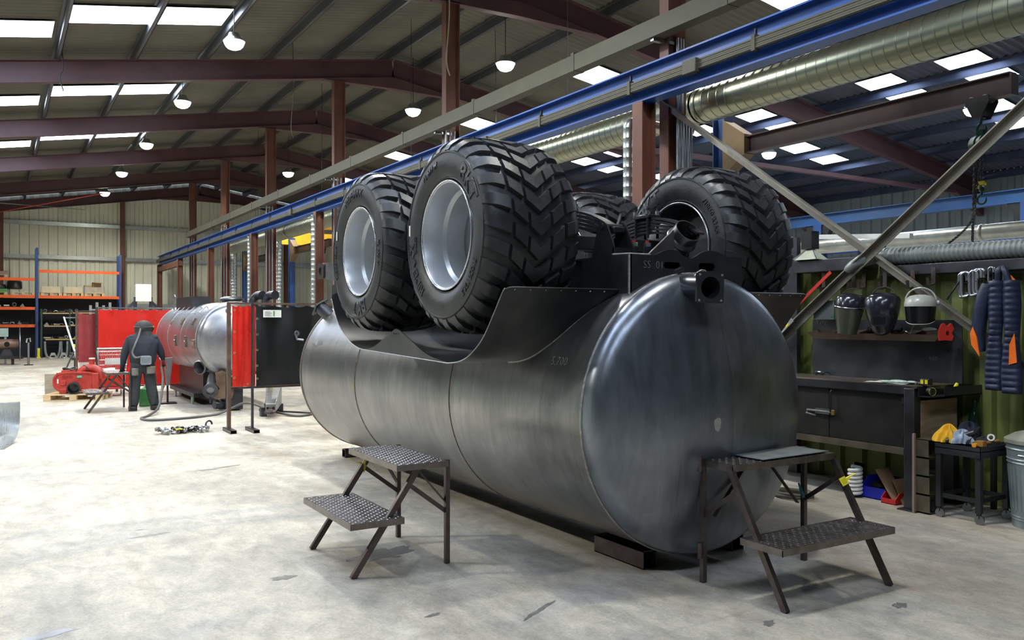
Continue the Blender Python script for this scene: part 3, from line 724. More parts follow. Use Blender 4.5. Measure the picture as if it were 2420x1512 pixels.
def tread():
    m = MB(); N = 27
    for k in range(N):
        ph0 = 2 * PI * k / N
        for side in (-1, 1):
            shift = 0.03 * (k % 2)
            for (s0, s1, n, da) in ((0.0, 0.125 + shift, 2, 0.0), (0.16 + shift, 0.335 + shift, 3, 0.0), (0.385 + shift, 0.985, 8, 0.0)):
                rows = []
                for i in range(n + 1):
                    s = s0 + (s1 - s0) * i / n; x, r, nx, nr = carcass(s)
                    arc = da + (0.80 * x if x < 0.2 else 0.16 + 0.40 * (x - 0.2))
                    w = 0.050 - 0.010 * max(0, (s - 0.7) / 0.3)
                    h = 0.040 - 0.022 * max(0, (s - 0.6) / 0.4)
                    slant = 0.6 * w
                    row = []
                    for (dw, dh) in ((-1.12, 0.0), (-0.86, 1.0), (0.86, 1.0), (1.12, 0.0)):
                        ph = ph0 + (arc + dw * w) / 0.69
                        rr = r - 0.006 + nr * h * dh + 0.006 * dh; xx = (x + nx * h * dh) * side
                        row.append((xx, -rr * math.cos(ph), rr * math.sin(ph)))
                    rows.append(row)
                q = len(m.v)
                for row in rows: m.v += row
                for i in range(n):
                    for j in range(3):
                        f = (q + i * 4 + j, q + i * 4 + j + 1, q + i * 4 + 5 + j, q + i * 4 + 4 + j); m.f.append(f if side > 0 else f[::-1])
                m.f.append((q + 3, q + 2, q + 1, q) if side > 0 else (q, q + 1, q + 2, q + 3)); e2 = q + n * 4
                m.f.append((e2, e2 + 1, e2 + 2, e2 + 3) if side > 0 else (e2 + 3, e2 + 2, e2 + 1, e2))
    return m
TREAD = tread().mesh('tread_blocks', RUBBER, 28)
rimp = [(0.392, -0.325), (0.392, -0.315), (0.372, -0.312), (0.365, -0.27), (0.365, -0.25), (0.352, -0.24)]
RIMM = MB().lathe([(0.372, -0.318), (0.384, -0.338), (0.379, -0.347), (0.368, -0.340), (0.358, -0.31), (0.350, -0.24), (0.345, -0.20), (0.322, -0.175), (0.318, -0.03), (0.336, 0.0), (0.336, 0.05), (0.325, 0.075), (0.30, 0.10), (0.22, 0.115), (0.17, 0.10), (0.12, 0.10), (0.001, 0.10)], 72, MX).mesh('rim', RIM, 30)
BACK = MB().lathe([(0.386, 0.335), (0.379, 0.347), (0.368, 0.340), (0.355, 0.25), (0.335, 0.19), (0.332, 0.13), (0.20, 0.13), (0.001, 0.13)], 72, MX).mesh('rim_back', mat('dark rim inside', (0.10, 0.105, 0.11), 0.4, 0.5, 0.2, 6), 30)
EDGE = MB().lathe([(0.381 + 0.007 * math.cos(2 * PI * i / 10), 0.347 + 0.007 * math.sin(2 * PI * i / 10)) for i in range(10)], 72, MX, closed=True).mesh('rim_edge', mat('worn rim edge', (0.75, 0.76, 0.78), 0.25, 0.8, 0.1, 20, col2=(0.5, 0.28, 0.14), amt=0.12), 60)
def meshobj(name, me, parent, scale=(1, 1, 1)):
    o = bpy.data.objects.new(name, me); COL.objects.link(o); o.parent = parent; o.scale = scale
    return o
def polar_text(body, size, ang, r0, parent, face=-1, flip=False, material=None):
    """raised lettering round the sidewall; ang clockwise from the top as seen from outside"""
    vs, fs = text_verts(body, size, 0.004, size * 0.022); m = MB(); out = []
    bm = bmesh.new(); bv = [bm.verts.new(v) for v in vs]
    for f in fs:
        try: bm.faces.new([bv[i] for i in f])
        except ValueError: pass
    bmesh.ops.remove_doubles(bm, verts=bm.verts[:], dist=1e-6); bmesh.ops.triangulate(bm, faces=bm.faces[:])
    for _ in range(3):
        lng = [e for e in bm.edges if e.calc_length() > 0.03]
        if lng: bmesh.ops.subdivide_edges(bm, edges=lng, cuts=1); bmesh.ops.triangulate(bm, faces=bm.faces[:])
    bm.verts.index_update(); vs = [v.co.copy() for v in bm.verts]; fs = [tuple(v.index for v in f.verts) for f in bm.faces]; bm.free()
    for v in vs:
        a = math.radians(ang) + v.x / r0 * (-1 if flip else 1); r = r0 + (-v.y if flip else v.y)
        # seen from -X the right hand side is -Y
        yy = -math.sin(a) * r; zz = math.cos(a) * r
        out.append((-(side_x(r) + 0.001 + (v.z + 0.004) * 0.6), yy, zz))
    m.add(out, fs).build('sidewall_lettering', material or RUBBER2, parent, angle=0)['kind'] = 'stuff'
def wheel(side, y, texts):
    w = bpy.data.objects.new('wheel', None); COL.objects.link(w); w.parent = tanker
    w.location = (XA + side * 1.075 - XA, y - 7.2, AZ)
    sc = (1, 1, 1) if side < 0 else (-1, 1, 1)
    meshobj('tyre', TYRE, w); meshobj('tread_blocks', TREAD, w)['kind'] = 'stuff'; meshobj('rim', RIMM, w, sc); meshobj('rim_back', BACK, w, sc)
    meshobj('rim_edge', EDGE, w, (-1, 1, 1)); meshobj('rim_edge', EDGE, w)
    for t in texts: polar_text(*t[:4], w, *t[4:])
    return w
w1 = wheel(-1, AY[0], [('BKT', 0.165, 50, 0.495), ('FL 693 M', 0.062, -22, 0.51), ('RIDEMAX', 0.10, -118, 0.50), ('710/50 R26.5', 0.055, 128, 0.515), ('TUBELESS', 0.03, -95, 0.45)])
w2 = wheel(-1, AY[1], [('RIDEMAX', 0.10, -8, 0.50), ('BKT', 0.165, 172, 0.495), ('710/50 R26.5', 0.06, -98, 0.51), ('FL 693 M', 0.055, 95, 0.51)])
w3 = wheel(1, AY[0], [('BKT', 0.165, -38, 0.495), ('710/50 R26.5', 0.062, 62, 0.505)])
w4 = wheel(1, AY[1], [('BKT', 0.12, 40, 0.50)])
STK = mat('white sticker', (0.8, 0.8, 0.78), 0.5, 0, 0.05)
for w, a, r in ((w1, -82, 0.545), (w2, -70, 0.50)):
    M = frame((-(side_x(r) + 0.002), -math.sin(math.radians(a)) * r, math.cos(math.radians(a)) * r), (-1, 0, 0), (0, 1, 0))
    MB().box((-0.012, -0.04, 0), (0.012, 0.04, 0.002), M).build('sticker', STK, w)
MB().cyl((-0.005, 0.03, -0.02), (-0.07, 0.03, -0.02), 0.01, n=8, ).build('valve', mat('brass', (0.5, 0.33, 0.1), 0.3, 0.9), w2, loc=(0.17, 0.0, 0.06))
MB().box((-0.001, -0.025, -0.045), (0.001, 0.025, 0.045)).build('rim_label', STK, w2, loc=(-0.1, 0.30, 0.12), rot=(0, 0, 0.0))
# ------------------------------------------------------------------ rails under the tank
def rail(lo, hi, label, axis):
    t = thing('support_rail', label, 'steel rail', ((lo[0] + hi[0]) / 2, (lo[1] + hi[1]) / 2, 0))
    m = MB(); x0, y0, z0 = lo; x1, y1, z1 = hi; k = 0.007
    if axis == 'y':
        for a, b in (((x0, y0, z0), (x0 + k, y1, z1)), ((x1 - k, y0, z0), (x1, y1, z1)), ((x0, y0, z0), (x1, y1, z0 + k)), ((x0, y0, z1 - k), (x1, y1, z1))): m.box(a, b)
    else:
        for a, b in (((x0, y0, z0), (x1, y0 + k, z1)), ((x0, y1 - k, z0), (x1, y1, z1)), ((x0, y0, z0), (x1, y1, z0 + k)), ((x0, y0, z1 - k), (x1, y1, z1))): m.box(a, b)
    m.build('box_section', TUBE, t, world=True)
rail((3.76, 4.45, 0), (3.88, 5.0, 0.125), 'rusty box section rail under the left side of the near tank head', 'y')
rail((4.62, 4.47, 0), (4.74, 5.0, 0.19), 'dark box section rail under the right side of the near tank head', 'y')
rail((3.68, 9.98, 0), (4.6, 10.09, 0.10), 'rusty box section rail under the far end of the big tank', 'x')
# ================================================================== COLUMNS, CRANE RAIL, TRAY, DUCTS
XT, XS = 7.5, 6.95
ordn = ('nearest', 'second', 'third', 'fourth', 'fifth', 'sixth', 'seventh')
for k in range(-1, 6):
    y = Y0 + k * BAY; zt = zroof(XT) - 0.75
    o = MB().ibeam((XT, y, 0), (XT, y, zt), 0.17, 0.30, 0.016, up=(1, 0, 0))
    t = thing('tall_column', 'tall red oxide I column up to the roof, ' + (ordn[k] + ' in the row' if k >= 0 else 'out of frame beyond the right edge'), 'column', (XT, y, 0), 0, 'tall red columns')
    o.build('shaft', PRIMER, t, world=True)
    MB().box((XT - 0.2, y - 0.15, 0), (XT + 0.2, y + 0.15, 0.02)).build('base_plate', PRIMER, t, world=True)
    MB().box((XT - 0.16, y - 0.09, zt - 0.02), (XT + 0.16, y + 0.09, zt)).build('cap_plate', PRIMER, t, world=True)
    t = thing('short_column', 'short red oxide column carrying the blue crane rail, ' + (ordn[k] + ' in the row' if k >= 0 else 'out of frame beyond the right edge'), 'column', (XS, y - 0.08, 0), 0, 'short red crane rail columns')
    MB().ibeam((XS, y - 0.08, 0), (XS, y - 0.08, 4.42), 0.19, 0.22, 0.016, up=(1, 0, 0)).build('shaft', PRIMER, t, world=True)
    MB().box((XS - 0.16, y - 0.2, 0), (XS + 0.16, y + 0.04, 0.02)).build('base_plate', PRIMER, t, world=True)
    # conduits clipped to the tall column
    if k >= 0:
        n = 6 if k == 0 else 3
        for i in range(n):
            xx = XT - (0.03 if k == 0 else 0.17) + i * (0.28 / n); r = 0.02 if k == 0 else 0.016
            c = MB().cyl((xx, y - 0.12, 1.4), (xx, y - 0.12, 5.32 if i < 3 else 4.3), r, n=10)
            tag(c.build('conduit', GALV if i % 2 == 0 else RAWSTEEL), 'galvanised conduit pipe, %s on the %s tall column' % (PLACE[i], ordn[k]), 'pipe', 'conduits on the tall columns')
t = thing('short_column', 'short red oxide column carrying the far end of the crane rail', 'column', (XS, 45.0, 0), 0, 'short red crane rail columns')
MB().ibeam((XS, 45.0, 0), (XS, 45.0, 4.42), 0.19, 0.22, 0.016, up=(1, 0, 0)).build('shaft', PRIMER, t, world=True)
MB().bar((XS, 45.0, 4.2), (XS, 39.4, 4.2), 0.16, 0.22).build('tie_beam', PRIMER, t, world=True)
# blue runway beam with bus bar
rw = thing('crane_runway_beam', 'long blue crane runway beam with ribbed bus bar along its side', 'beam', (XS, 20, 4.42))
MB().ibeam((XS, YF + 0.3, 4.64), (XS, 45.1, 4.64), 0.2, 0.44, 0.02).build('runway_girder', BLUE, rw, world=True)
MB().box((XS - 0.03, YF + 0.3, 4.86), (XS + 0.03, 45.1, 4.89)).build('crane_rail', RAWSTEEL, rw, world=True)
m = MB()
for i, z in enumerate((4.555, 4.578, 4.601, 4.624, 4.647)): m.box((6.80 + 0.004 * (i % 2), YF + 0.3, z), (6.85, 45.1, z + 0.019))
m.box((6.81, YF + 0.3, 4.545), (6.85, 45.1, 4.67))
bb = m.build('bus_bar', ZINC, rw, world=True)
y = -4.0
while y < 45:
    MB().box((6.79, y, 4.53), (6.86, y + 0.05, 4.70)).build('bus_clip', ZINC, bb, world=True)
    MB().box((6.82, y + 0.015, 4.69), (6.85, y + 0.03, 4.77)).build('bus_bolt', DARK, bb, world=True)
    y += 2.05
for y in (7.1, 11.9, 22.5): MB().box((6.76, y, 4.52), (6.86, y + 0.22, 4.68)).build('bus_joint', ZINC, bb, world=True, bevel=0.008)
# cable tray
tr = thing('cable_tray', 'weathered zinc cable trunking running high beside the tall columns', 'cable tray', (7.2, 20, 5.3))
y = -8.0; i = 0
while y < 38.9:
    y2 = min(y + 3.0, 39.0)
    MB().box((7.12, y, 5.30), (7.30, y2 - 0.012, 5.53)).build('trunking_length', ZINC, tr, world=True)
    MB().box((7.113, y2 - 0.045, 5.295), (7.305, y2 + 0.03, 5.56)).build('trunking_joint', ZINC, tr, world=True)
    y = y2; i += 1
for k in range(0, 5): MB().box((7.15, Y0 + k * BAY - 0.03, 5.26), (7.5, Y0 + k * BAY + 0.03, 5.30)).build('tray_bracket', RAWSTEEL, tr, world=True)
# main spiral duct
def spiral_duct(t, x, z, r, y0, y1, material, pitch=0.14, seg=64):
    prof = []; y = 0
    L = y1 - y0; n = int(L / pitch)
    for i in range(n):
        a = i * L / n; prof += [(r, a + L / n - 0.024), (r + 0.006, a + L / n - 0.018), (r + 0.006, a + L / n - 0.006), (r, a + L / n)]
    return MB().lathe([(r, 0)] + prof, seg, frame((x, y0, z), (0, 1, 0))).build('duct_length', material, t, world=True, angle=7)
dt = thing('spiral_duct', 'big spiral wound zinc extraction duct hung behind the tall columns', 'duct', (8.1, 10, 4.57))
y = -6.0
for y0, y1 in ((-6.0, 2.0), (2.0, 8.36), (8.42, 14.6), (14.6, 20.8), (20.8, 27.0), (27.0, 34.8)):
    spiral_duct(dt, 8.1, 4.575, 0.225, y0, y1 - 0.02, DUCT)
    MB().lathe([(0.232, 0), (0.24, 0.02), (0.24, 0.06), (0.232, 0.08)], 36, frame((8.1, y1 - 0.06, 4.575), (0, 1, 0))).build('duct_collar', DUCT, dt, world=True)
    MB().cyl((8.1, (y0 + y1) / 2, 4.79), (8.1, (y0 + y1) / 2, zroof(8.1) - 0.1), 0.006, n=6).build('hanger_rod', DARK, dt, world=True)
def drop_pipe(x, y, zt, zb, r, label, elbow=True):
    t = thing('drop_duct', label, 'duct', (x, y, zb), 0, 'galvanised drop ducts')
    n = int((zt - zb) / 0.12); prof = [(r, 0)]
    for i in range(n): a = i * (zt - zb) / n; b = (i + 1) * (zt - zb) / n; prof += [(r, b - 0.012), (r + 0.003, b - 0.006), (r, b)]
    MB().lathe(prof, 20, frame((x, y, zb), (0, 0, 1))).build('drop_length', GALV, t, world=True, angle=50)
    if elbow: MB().tube([(x, y, zt)] + [(x + r * 1.5 * (1 - math.cos(a)), y, zt + r * 1.5 * math.sin(a)) for a in [PI / 2 * i / 8 for i in range(1, 9)]] + [(8.0, y, zt + r * 1.5)], r, 20).build('elbow', GALV, t, world=True)
drop_pipe(6.90, 8.47, 4.15, 1.3, 0.058, 'slim galvanised drop duct left of the nearest short column')
drop_pipe(6.72, 20.5, 4.3, 0.0, 0.05, 'slim galvanised drop duct on the short column behind the drawbar bracket', False)
drop_pipe(6.72, 26.75, 4.3, 0.0, 0.045, 'pale galvanised drop duct on the short column above the far vessel', False)
drop_pipe(8.1, 28.4, 4.4, 1.9, 0.13, 'wide galvanised drop duct under the main duct, nearer one', False)
drop_pipe(8.1, 34.6, 4.4, 1.9, 0.13, 'wide galvanised drop duct at the far end of the main duct', False)
g = thing('pressure_gauge', 'round white dial gauge on the short column above the far tyre', 'gauge', (6.84, 8.0, 2.95))
MB().lathe([(0.001, 0), (0.085, 0), (0.092, 0.02), (0.08, 0.03), (0.08, 0.022)], 28, frame((6.80, 8.02, 3.0), (-0.45, -0.9, 0))).build('case', CHROME, g, world=True)
MB().lathe([(0.001, 0.024), (0.08, 0.024)], 28, frame((6.80, 8.02, 3.0), (-0.45, -0.9, 0))).build('dial', WHITE, g, world=True)
MB().cyl((6.80, 8.02, 3.0), (6.90, 8.14, 3.0), 0.02, n=10).build('gauge_stem', DARK, g, world=True)
# crossed angle braces between the columns
def brace(a, b, label):
    t = thing('angle_brace', label, 'brace', a)
    a = Vector(a); b = Vector(b)
    MB().bar(a, b, 0.085, 0.012, up=(1, 0, 0)).build('angle_leg', TUBE2, t, world=True)
    d = (b - a).normalized(); up = Vector((1, 0, 0)).cross(d)
    if up.z < 0: up = -up
    MB().bar(a + up * 0.04 + Vector((-0.035, 0, 0)), b + up * 0.04 + Vector((-0.035, 0, 0)), 0.012, 0.07, up=(1, 0, 0)).build('angle_lip', TUBE2, t, world=True)
TUBE2 = mat('brace steel', (0.29, 0.265, 0.22), 0.45, 0.55, 0.25, 4, col2=(0.16, 0.13, 0.11), amt=0.35)
brace((7.375, 8.44, 4.58), (7.637, 2.75, 0.447), 'grey angle brace falling from the nearest column behind the face shield')
brace((7.47, 6.95, 1.125), (7.44, 2.9, 4.23), 'brown angle brace rising to the upper right corner')
# ---- jib cranes
def jib(x, y, label, L=4.1):
    t = thing('jib_crane', label, 'crane', (x, y, 0), 0, 'jib cranes along the right hall')
    MB().ibeam((0, 0, 0), (0, 0, 4.9), 0.2, 0.25, 0.016, up=(0, 1, 0)).build('post', DBLUE, t)
    MB().box((-0.2, -0.2, 0), (0.2, 0.2, 0.02)).build('base_plate', DBLUE, t)
    MB().prism([(-0.1, 3.95), (-0.55, 4.25), (-0.55, 4.55), (-0.1, 4.85)], -0.11, 0.11, Matrix(((0, 0, 1, 0), (1, 0, 0, 0), (0, 1, 0, 0), (0, 0, 0, 1)))).build('knuckle', ARMB, t)
    MB().ibeam((0, -0.45, 4.39), (0, -L - 0.4, 4.39), 0.15, 0.26, 0.016).build('arm', ARM, t)
    MB().box((-0.075, -L - 0.42, 4.26), (0.075, -L - 0.4, 4.5)).build('end_stop', ARM, t)
    return t
ARM = mat('jib arm dark oxide', (0.05, 0.03, 0.027), 0.5, 0.3, 0.3, 3)
ARMB = mat('jib bracket tan', (0.17, 0.115, 0.06), 0.6, 0.1, 0.2, 4)
jib(9.88, 9.75, 'blue post jib crane with long dark arm reaching to the green hoist')
jib(9.9, 32.8, 'blue post jib crane between far columns with a red hoist')
jib(9.9, 40.1, 'farthest blue post jib crane near the gable wall')
def chain_mesh(path, ln=0.045, r=0.006, w=0.022):
    """interlocking links along a path"""
    m = MB(); path = [Vector(p) for p in path]; acc = 0; i = 0; segs = []
    tot = sum((b - a).length for a, b in zip(path, path[1:])); n = max(2, int(tot / (ln * 0.72)))
    def at(s):
        for a, b in zip(path, path[1:]):
            l = (b - a).length
            if s <= l: return a + (b - a) * (s / l if l else 0), (b - a).normalized()
            s -= l
        return path[-1], (path[-1] - path[-2]).normalized()
    for i in range(n):
        p, d = at(tot * (i + 0.5) / n)
        side = d.cross(Vector((0.3, 0.9, 0.2))).normalized()
        if i % 2: side = d.cross(side).normalized()
        loop = []
        for q in range(10):
            a = 2 * PI * q / 10; loop.append(p + d * (math.cos(a) * (ln / 2 - r)) + side * (math.sin(a) * (w / 2)))
        m.tube(loop, r, 5, closed=True)
    return m
HGREEN = mat('hoist green', (0.012, 0.075, 0.05), 0.4, 0.1, 0.2, 6)
def hoist(x, y, z, body, label, drop, slack=None, tag_=True):
    t = thing('chain_hoist', label, 'hoist', (x, y, z), 0)
    tm = MB()
    for s in (-1, 1):
        tm.prism([(-0.13, 0.05), (0.13, 0.05), (0.14, -0.02), (0.05, -0.20), (-0.05, -0.20), (-0.14, -0.02)], s * 0.095 - 0.008, s * 0.095 + 0.008, Matrix(((0, 0, 1, 0), (1, 0, 0, 0), (0, 1, 0, 0), (0, 0, 0, 1))))
    tm.cyl((-0.1, 0, -0.17), (0.1, 0, -0.17), 0.016, n=12)
    tro = tm.build('trolley', DARK, t)
    for dy in (-0.08, 0.08):
        for s in (-1, 1): MB().cyl((s * 0.02, dy, 0.025), (s * 0.085, dy, 0.025), 0.04, n=20).build('trolley_wheel', RAWSTEEL, tro)
    MB().tube([(0, 0.0, -0.17)] + [(0, 0.055 * math.sin(a), -0.25 - 0.06 * (1 - math.cos(a))) for a in [PI * (0.1 + 1.55 * i / 12) for i in range(13)]], [0.018] * 12 + [0.012, 0.008], 10).build('top_hook', body, t)
    b = MB().lathe([(0.001, -0.11), (0.10, -0.11), (0.115, -0.09), (0.115, 0.02), (0.10, 0.04), (0.10, 0.10), (0.075, 0.13), (0.001, 0.13)], 24, frame((0, 0, -0.49), (-0.5, -0.86, 0))).build('gear_case', body, t)
    MB().lathe([(0.001, 0.132), (0.055, 0.132), (0.055, 0.128)], 20, frame((0, 0, -0.49), (-0.5, -0.86, 0))).build('maker_plate', RAWSTEEL, b)
    MB().box((-0.05, -0.04, -0.40), (0.05, 0.04, -0.33)).build('suspension_block', body, b)
    chain_mesh([(0.05, 0.03, -0.58), (0.05, 0.03, -drop)], 0.05, 0.007, 0.026).build('load_chain', DARK, t)['kind'] = 'stuff'
    hk = MB().tube([(0.05, 0.03, -drop - 0.02)] + [(0.05, 0.03 + 0.055 * math.sin(a), -drop - 0.12 - 0.055 * (1 - math.cos(a)) + 0.02) for a in [PI * (0.0 + 1.6 * i / 12) for i in range(13)]], [0.016] * 10 + [0.014, 0.012, 0.008, 0.006], 10).build('load_hook', body, t)
    MB().lathe([(0.001, 0), (0.03, 0.01), (0.03, 0.06), (0.012, 0.08)], 14, frame((0.05, 0.03, -drop - 0.07), (0, 0, 1))).build('hook_swivel', body, hk)
    if tag_:
        q = MB()
        q.box((0.0, -0.03, -drop + 0.01), (0.012, 0.055, -drop + 0.055)); q.box((0.0, 0.035, -drop - 0.03), (0.012, 0.075, -drop + 0.03)); q.box((0, -0.05, -drop + 0.0), (0.012, -0.02, -drop + 0.03))
        q.build('inspection_tag', YELLOW, t)
    if slack:
        for i, path in enumerate(slack): chain_mesh(path, 0.045, 0.006, 0.022).build('hand_chain', DARK, t)['kind'] = 'stuff'
    return t
hoist(9.9, 5.62, 4.26, HGREEN, 'green chain hoist with yellow tag hanging from the jib arm', 0.98,
      [smooth([(-0.05, 0, -0.58), (-0.09, 0.02, -1.1), (-0.16, 0.0, -1.33), (-0.35, -0.02, -1.50), (-0.75, -0.05, -1.70), (-1.1, -0.05, -1.84)], 4),
       [(-0.07, 0.03, -0.58), (-0.12, 0.03, -1.25), (-0.16, 0.02, -1.83)], [(-0.04, 0.06, -0.58), (-0.10, 0.05, -1.3), (-0.12, 0.05, -1.83)]])
HRED = mat('hoist red', (0.6, 0.03, 0.03), 0.4, 0.1, 0.1)
hoist(9.9, 29.2, 4.26, HRED, 'red chain hoist on the far jib crane', 2.6, None, False)
# yellow bridge cranes far down the right hall
for i, (y, x0) in enumerate(((27.6, 8.7), (34.0, 8.7))):
    t = thing('bridge_crane', 'yellow overhead crane girder ' + ('nearer one, behind the zinc duct', 'farther one, above the far columns')[i], 'crane', (15, y, 4.9), 0, 'yellow bridge cranes')
    MB().box((x0, y - 0.15, 4.75), (21.8, y + 0.15, 5.25)).build('girder', CRANEY, t, world=True)
    MB().prism([(-1.0, 4.72), (1.0, 4.72), (0.6, 5.0), (-0.6, 5.0)], x0 - 0.3, x0, Matrix(((0, 0, 1, 0), (1, 0, 0, y), (0, 1, 0, 0), (0, 0, 0, 1)))).build('end_carriage', CRANEY, t, world=True)
    MB().box((21.8, y - 1.0, 4.72), (22.1, y + 1.0, 5.0)).build('end_carriage', CRANEY, t, world=True)
m = thing('bridge_crane', 'orange brown crane girder end peeping above the blue beam at the top', 'crane', (8, 6.75, 5.0), 0, 'yellow bridge cranes')
MB().box((7.4, 6.05, 5.78), (8.9, 6.35, 6.2)).build('girder', mat('crane orange', (0.42, 0.17, 0.03), 0.5), m, world=True)
MB().box((7.30, 5.9, 5.84), (7.4, 6.5, 6.1)).build('end_carriage', DARK, m, world=True)
# right hall: blue runway beam on blue columns, white cable duct, galvanised pipes
rb = thing('crane_runway_beam', 'blue crane runway beam along the far side of the right hall', 'beam', (22, 15, 4.65))
RBLUE = mat('right hall blue', (0.022, 0.08, 0.22), 0.45, 0, 0.15, 2)
MB().ibeam((22, YF + .3, 4.82), (22, 45, 4.82), 0.26, 0.34, 0.02).build('runway_girder', RBLUE, rb, world=True)
for k in range(-1, 6):
    y = Y0 + k * BAY + 3.0
    t = thing('crane_column', 'dark blue column under the far runway beam, %s from the front' % ordn[k + 1], 'column', (22, y, 0), 0, 'blue columns of the right hall')
    MB().ibeam((22, y, 0), (22, y, 4.65), 0.3, 0.3, 0.016, up=(1, 0, 0)).build('shaft', DBLUE, t, world=True)
    MB().prism([(-0.5, 4.65), (0.5, 4.65), (0.2, 4.1), (-0.2, 4.1)], 21.9, 22.1, Matrix(((0, 0, 1, 0), (1, 0, 0, y), (0, 1, 0, 0), (0, 0, 0, 1)))).build('corbel', DARK, t, world=True)
t = thing('wall_duct', 'white cable duct along the right hall wall below the blue beam', 'duct', (24.9, 15, 4.0))
MB().box((24.8, YF + 1, 4.15), (25.0, 40, 4.30)).build('duct_body', WHITE, t, world=True); MB().box((24.85, YF + 1, 4.0), (25.0, 40, 4.12)).build('duct_base', BLUE, t, world=True)
pp = thing('galvanised_pipe', 'smooth galvanised pipe crossing behind the crossed braces', 'pipe', (11, 6, 2.84))
MB().cyl((11, -2, 2.84), (11, 10.2, 2.84), 0.105, n=28).build('pipe_run', GALV, pp, world=True)
for y in (0.5, 3.6, 6.2, 8.9): MB().lathe([(0.106, 0), (0.113, 0.01), (0.113, 0.05), (0.106, 0.06)], 28, frame((11, y, 2.84), (0, 1, 0))).build('pipe_coupling', GALV, pp, world=True)
for y in (1, 8): MB().box((10.96, y, 0), (11.04, y + 0.08, 2.74)).build('pipe_stand', DBLUE, pp, world=True)
t = thing('roof_truss_tie', 'dark red tie beam below the right hall roof', 'beam', (18, 14.57, 5.5))
MB().box((9.5, 14.50, 5.45), (25.5, 14.64, 5.55)).build('tie', RAFTER, t, world=True)
# hanging cables in the left hall
for i, (x, y, z0) in enumerate(((7.1, 13.9, 6.2), (5.9, 19.5, 5.9), (10.2, 17.5, 4.6), (1.2, 20.5, 6.6))):
    t = MB().tube(smooth([(x, y, zroof(x)), (x + 0.03, y, (zroof(x) + z0) / 2), (x - 0.03, y, z0 + 0.3), (x + 0.04, y, z0)], 6), 0.014 if i in (0, 3) else 0.006, 6)
    tag(t.build('hanging_cable', mat('pale rope', (0.30, 0.26, 0.15), 0.9) if i == 0 else DARK), ('frayed rope end hanging beside the second tall column', 'thin cable hanging in front of the third tall column', 'thin cable hanging over the cable tray', 'pale cable hanging from the left roof by the skylight')[i], 'cable')
# wind brace high in the far left bay
for i, (a, b) in enumerate((((-1.5, 39.9, 6.45), (3.6, 45.4, 7.0)), ((-1.5, 45.4, 6.2), (3.9, 39.9, 7.1)))):
    tag(MB().bar(a, b, 0.12, 0.02).build('roof_wind_brace', RED if i else GALV), ('galvanised flat brace below the far left roof', 'bright red flat brace below the far left roof')[i], 'brace')
# ================================================================== GREEN PARTITION AND WORKBENCH CORNER
GREEN = mat('green wall sheeting', (0.20, 0.235, 0.065), 0.55, 0.1, 0.3, 2.0, col2=(0.12, 0.135, 0.055), amt=0.4)
wl = thing('wall_partition', 'olive green profiled sheet partition behind the workbench', None, kind='structure')
wl['kind'] = 'structure'
for (a, b) in ((0.42, 2.31), (2.31, 4.2), (4.2, 6.9)):
    prof = corrugated(a, b, 0.27, 0.045, 'trap'); m = MB()
    def fn(u, v, prof=prof):
        t, h = prof[min(int(round(u * (len(prof) - 1))), len(prof) - 1)]
        return (7.80 - h, t, 2.32 * v)
    m.grid(fn, len(prof) - 1, 1); m.build('wall_sheet', GREEN, wl, angle=20)
MB().box((7.82, 0.42, 2.2), (7.92, 6.9, 2.32)).build('top_rail', DARK, wl)
MB().box((7.82, 6.82, 0), (7.92, 6.92, 2.32)).build('end_post', DARK, wl)
# rail on top of the partition and the ribbed hose on it
t = thing('steel_wall_rail', 'dark steel box rail fixed along the top of the green partition', 'rail', (7.6, 4, 2.2))
MB().box((7.5, 5.47, 2.215), (7.75, 6.34, 2.345)).build('rail_length', STEEL, t, world=True, bevel=0.006)
MB().box((7.6, 1.0, 2.14), (7.75, 5.35, 2.24)).build('rail_length', STEEL, t, world=True, bevel=0.006)
t2 = thing('tool_rail', 'flat brown steel tool rail holding the clamps', 'rail', (7.65, 4, 2.12))
MB().box((7.64, 2.0, 2.115), (7.66, 4.53, 2.225)).build('flat_bar', TUBE, t2, world=True)
hs = thing('ribbed_hose', 'grey ribbed extraction hose lying along the top of the partition', 'hose', (7.55, 4, 2.27))
prof = []; n = 88; L = 4.1
for i in range(n):
    a = i * L / n; prof += [(0.078, a), (0.088, a + L / n * 0.3), (0.088, a + L / n * 0.6), (0.078, a + L / n * 0.9)]
HOSE = mat('hose grey', (0.22, 0.24, 0.23), 0.4, 0.25, 0.15, 5)
MB().lathe(prof, 40, frame((7.66, 5.30, 2.335), (0, -1, -0.008))).build('hose_run', HOSE, hs, world=True, angle=18)
MB().tube(smooth([(7.66, 5.28, 2.335), (7.57, 5.38, 2.33), (7.45, 5.50, 2.28), (7.43, 5.60, 2.20)], 4), [0.076] * 4 + [0.066] * 4 + [0.05] * 4 + [0.042], 24).build('hose_cone', HOSE, hs, world=True)
MB().lathe([(0.092, 0), (0.096, 0.005), (0.096, 0.035), (0.092, 0.04)], 28, frame((7.66, 5.33, 2.335), (0, -1, 0))).build('hose_clamp', RAWSTEEL, hs, world=True)
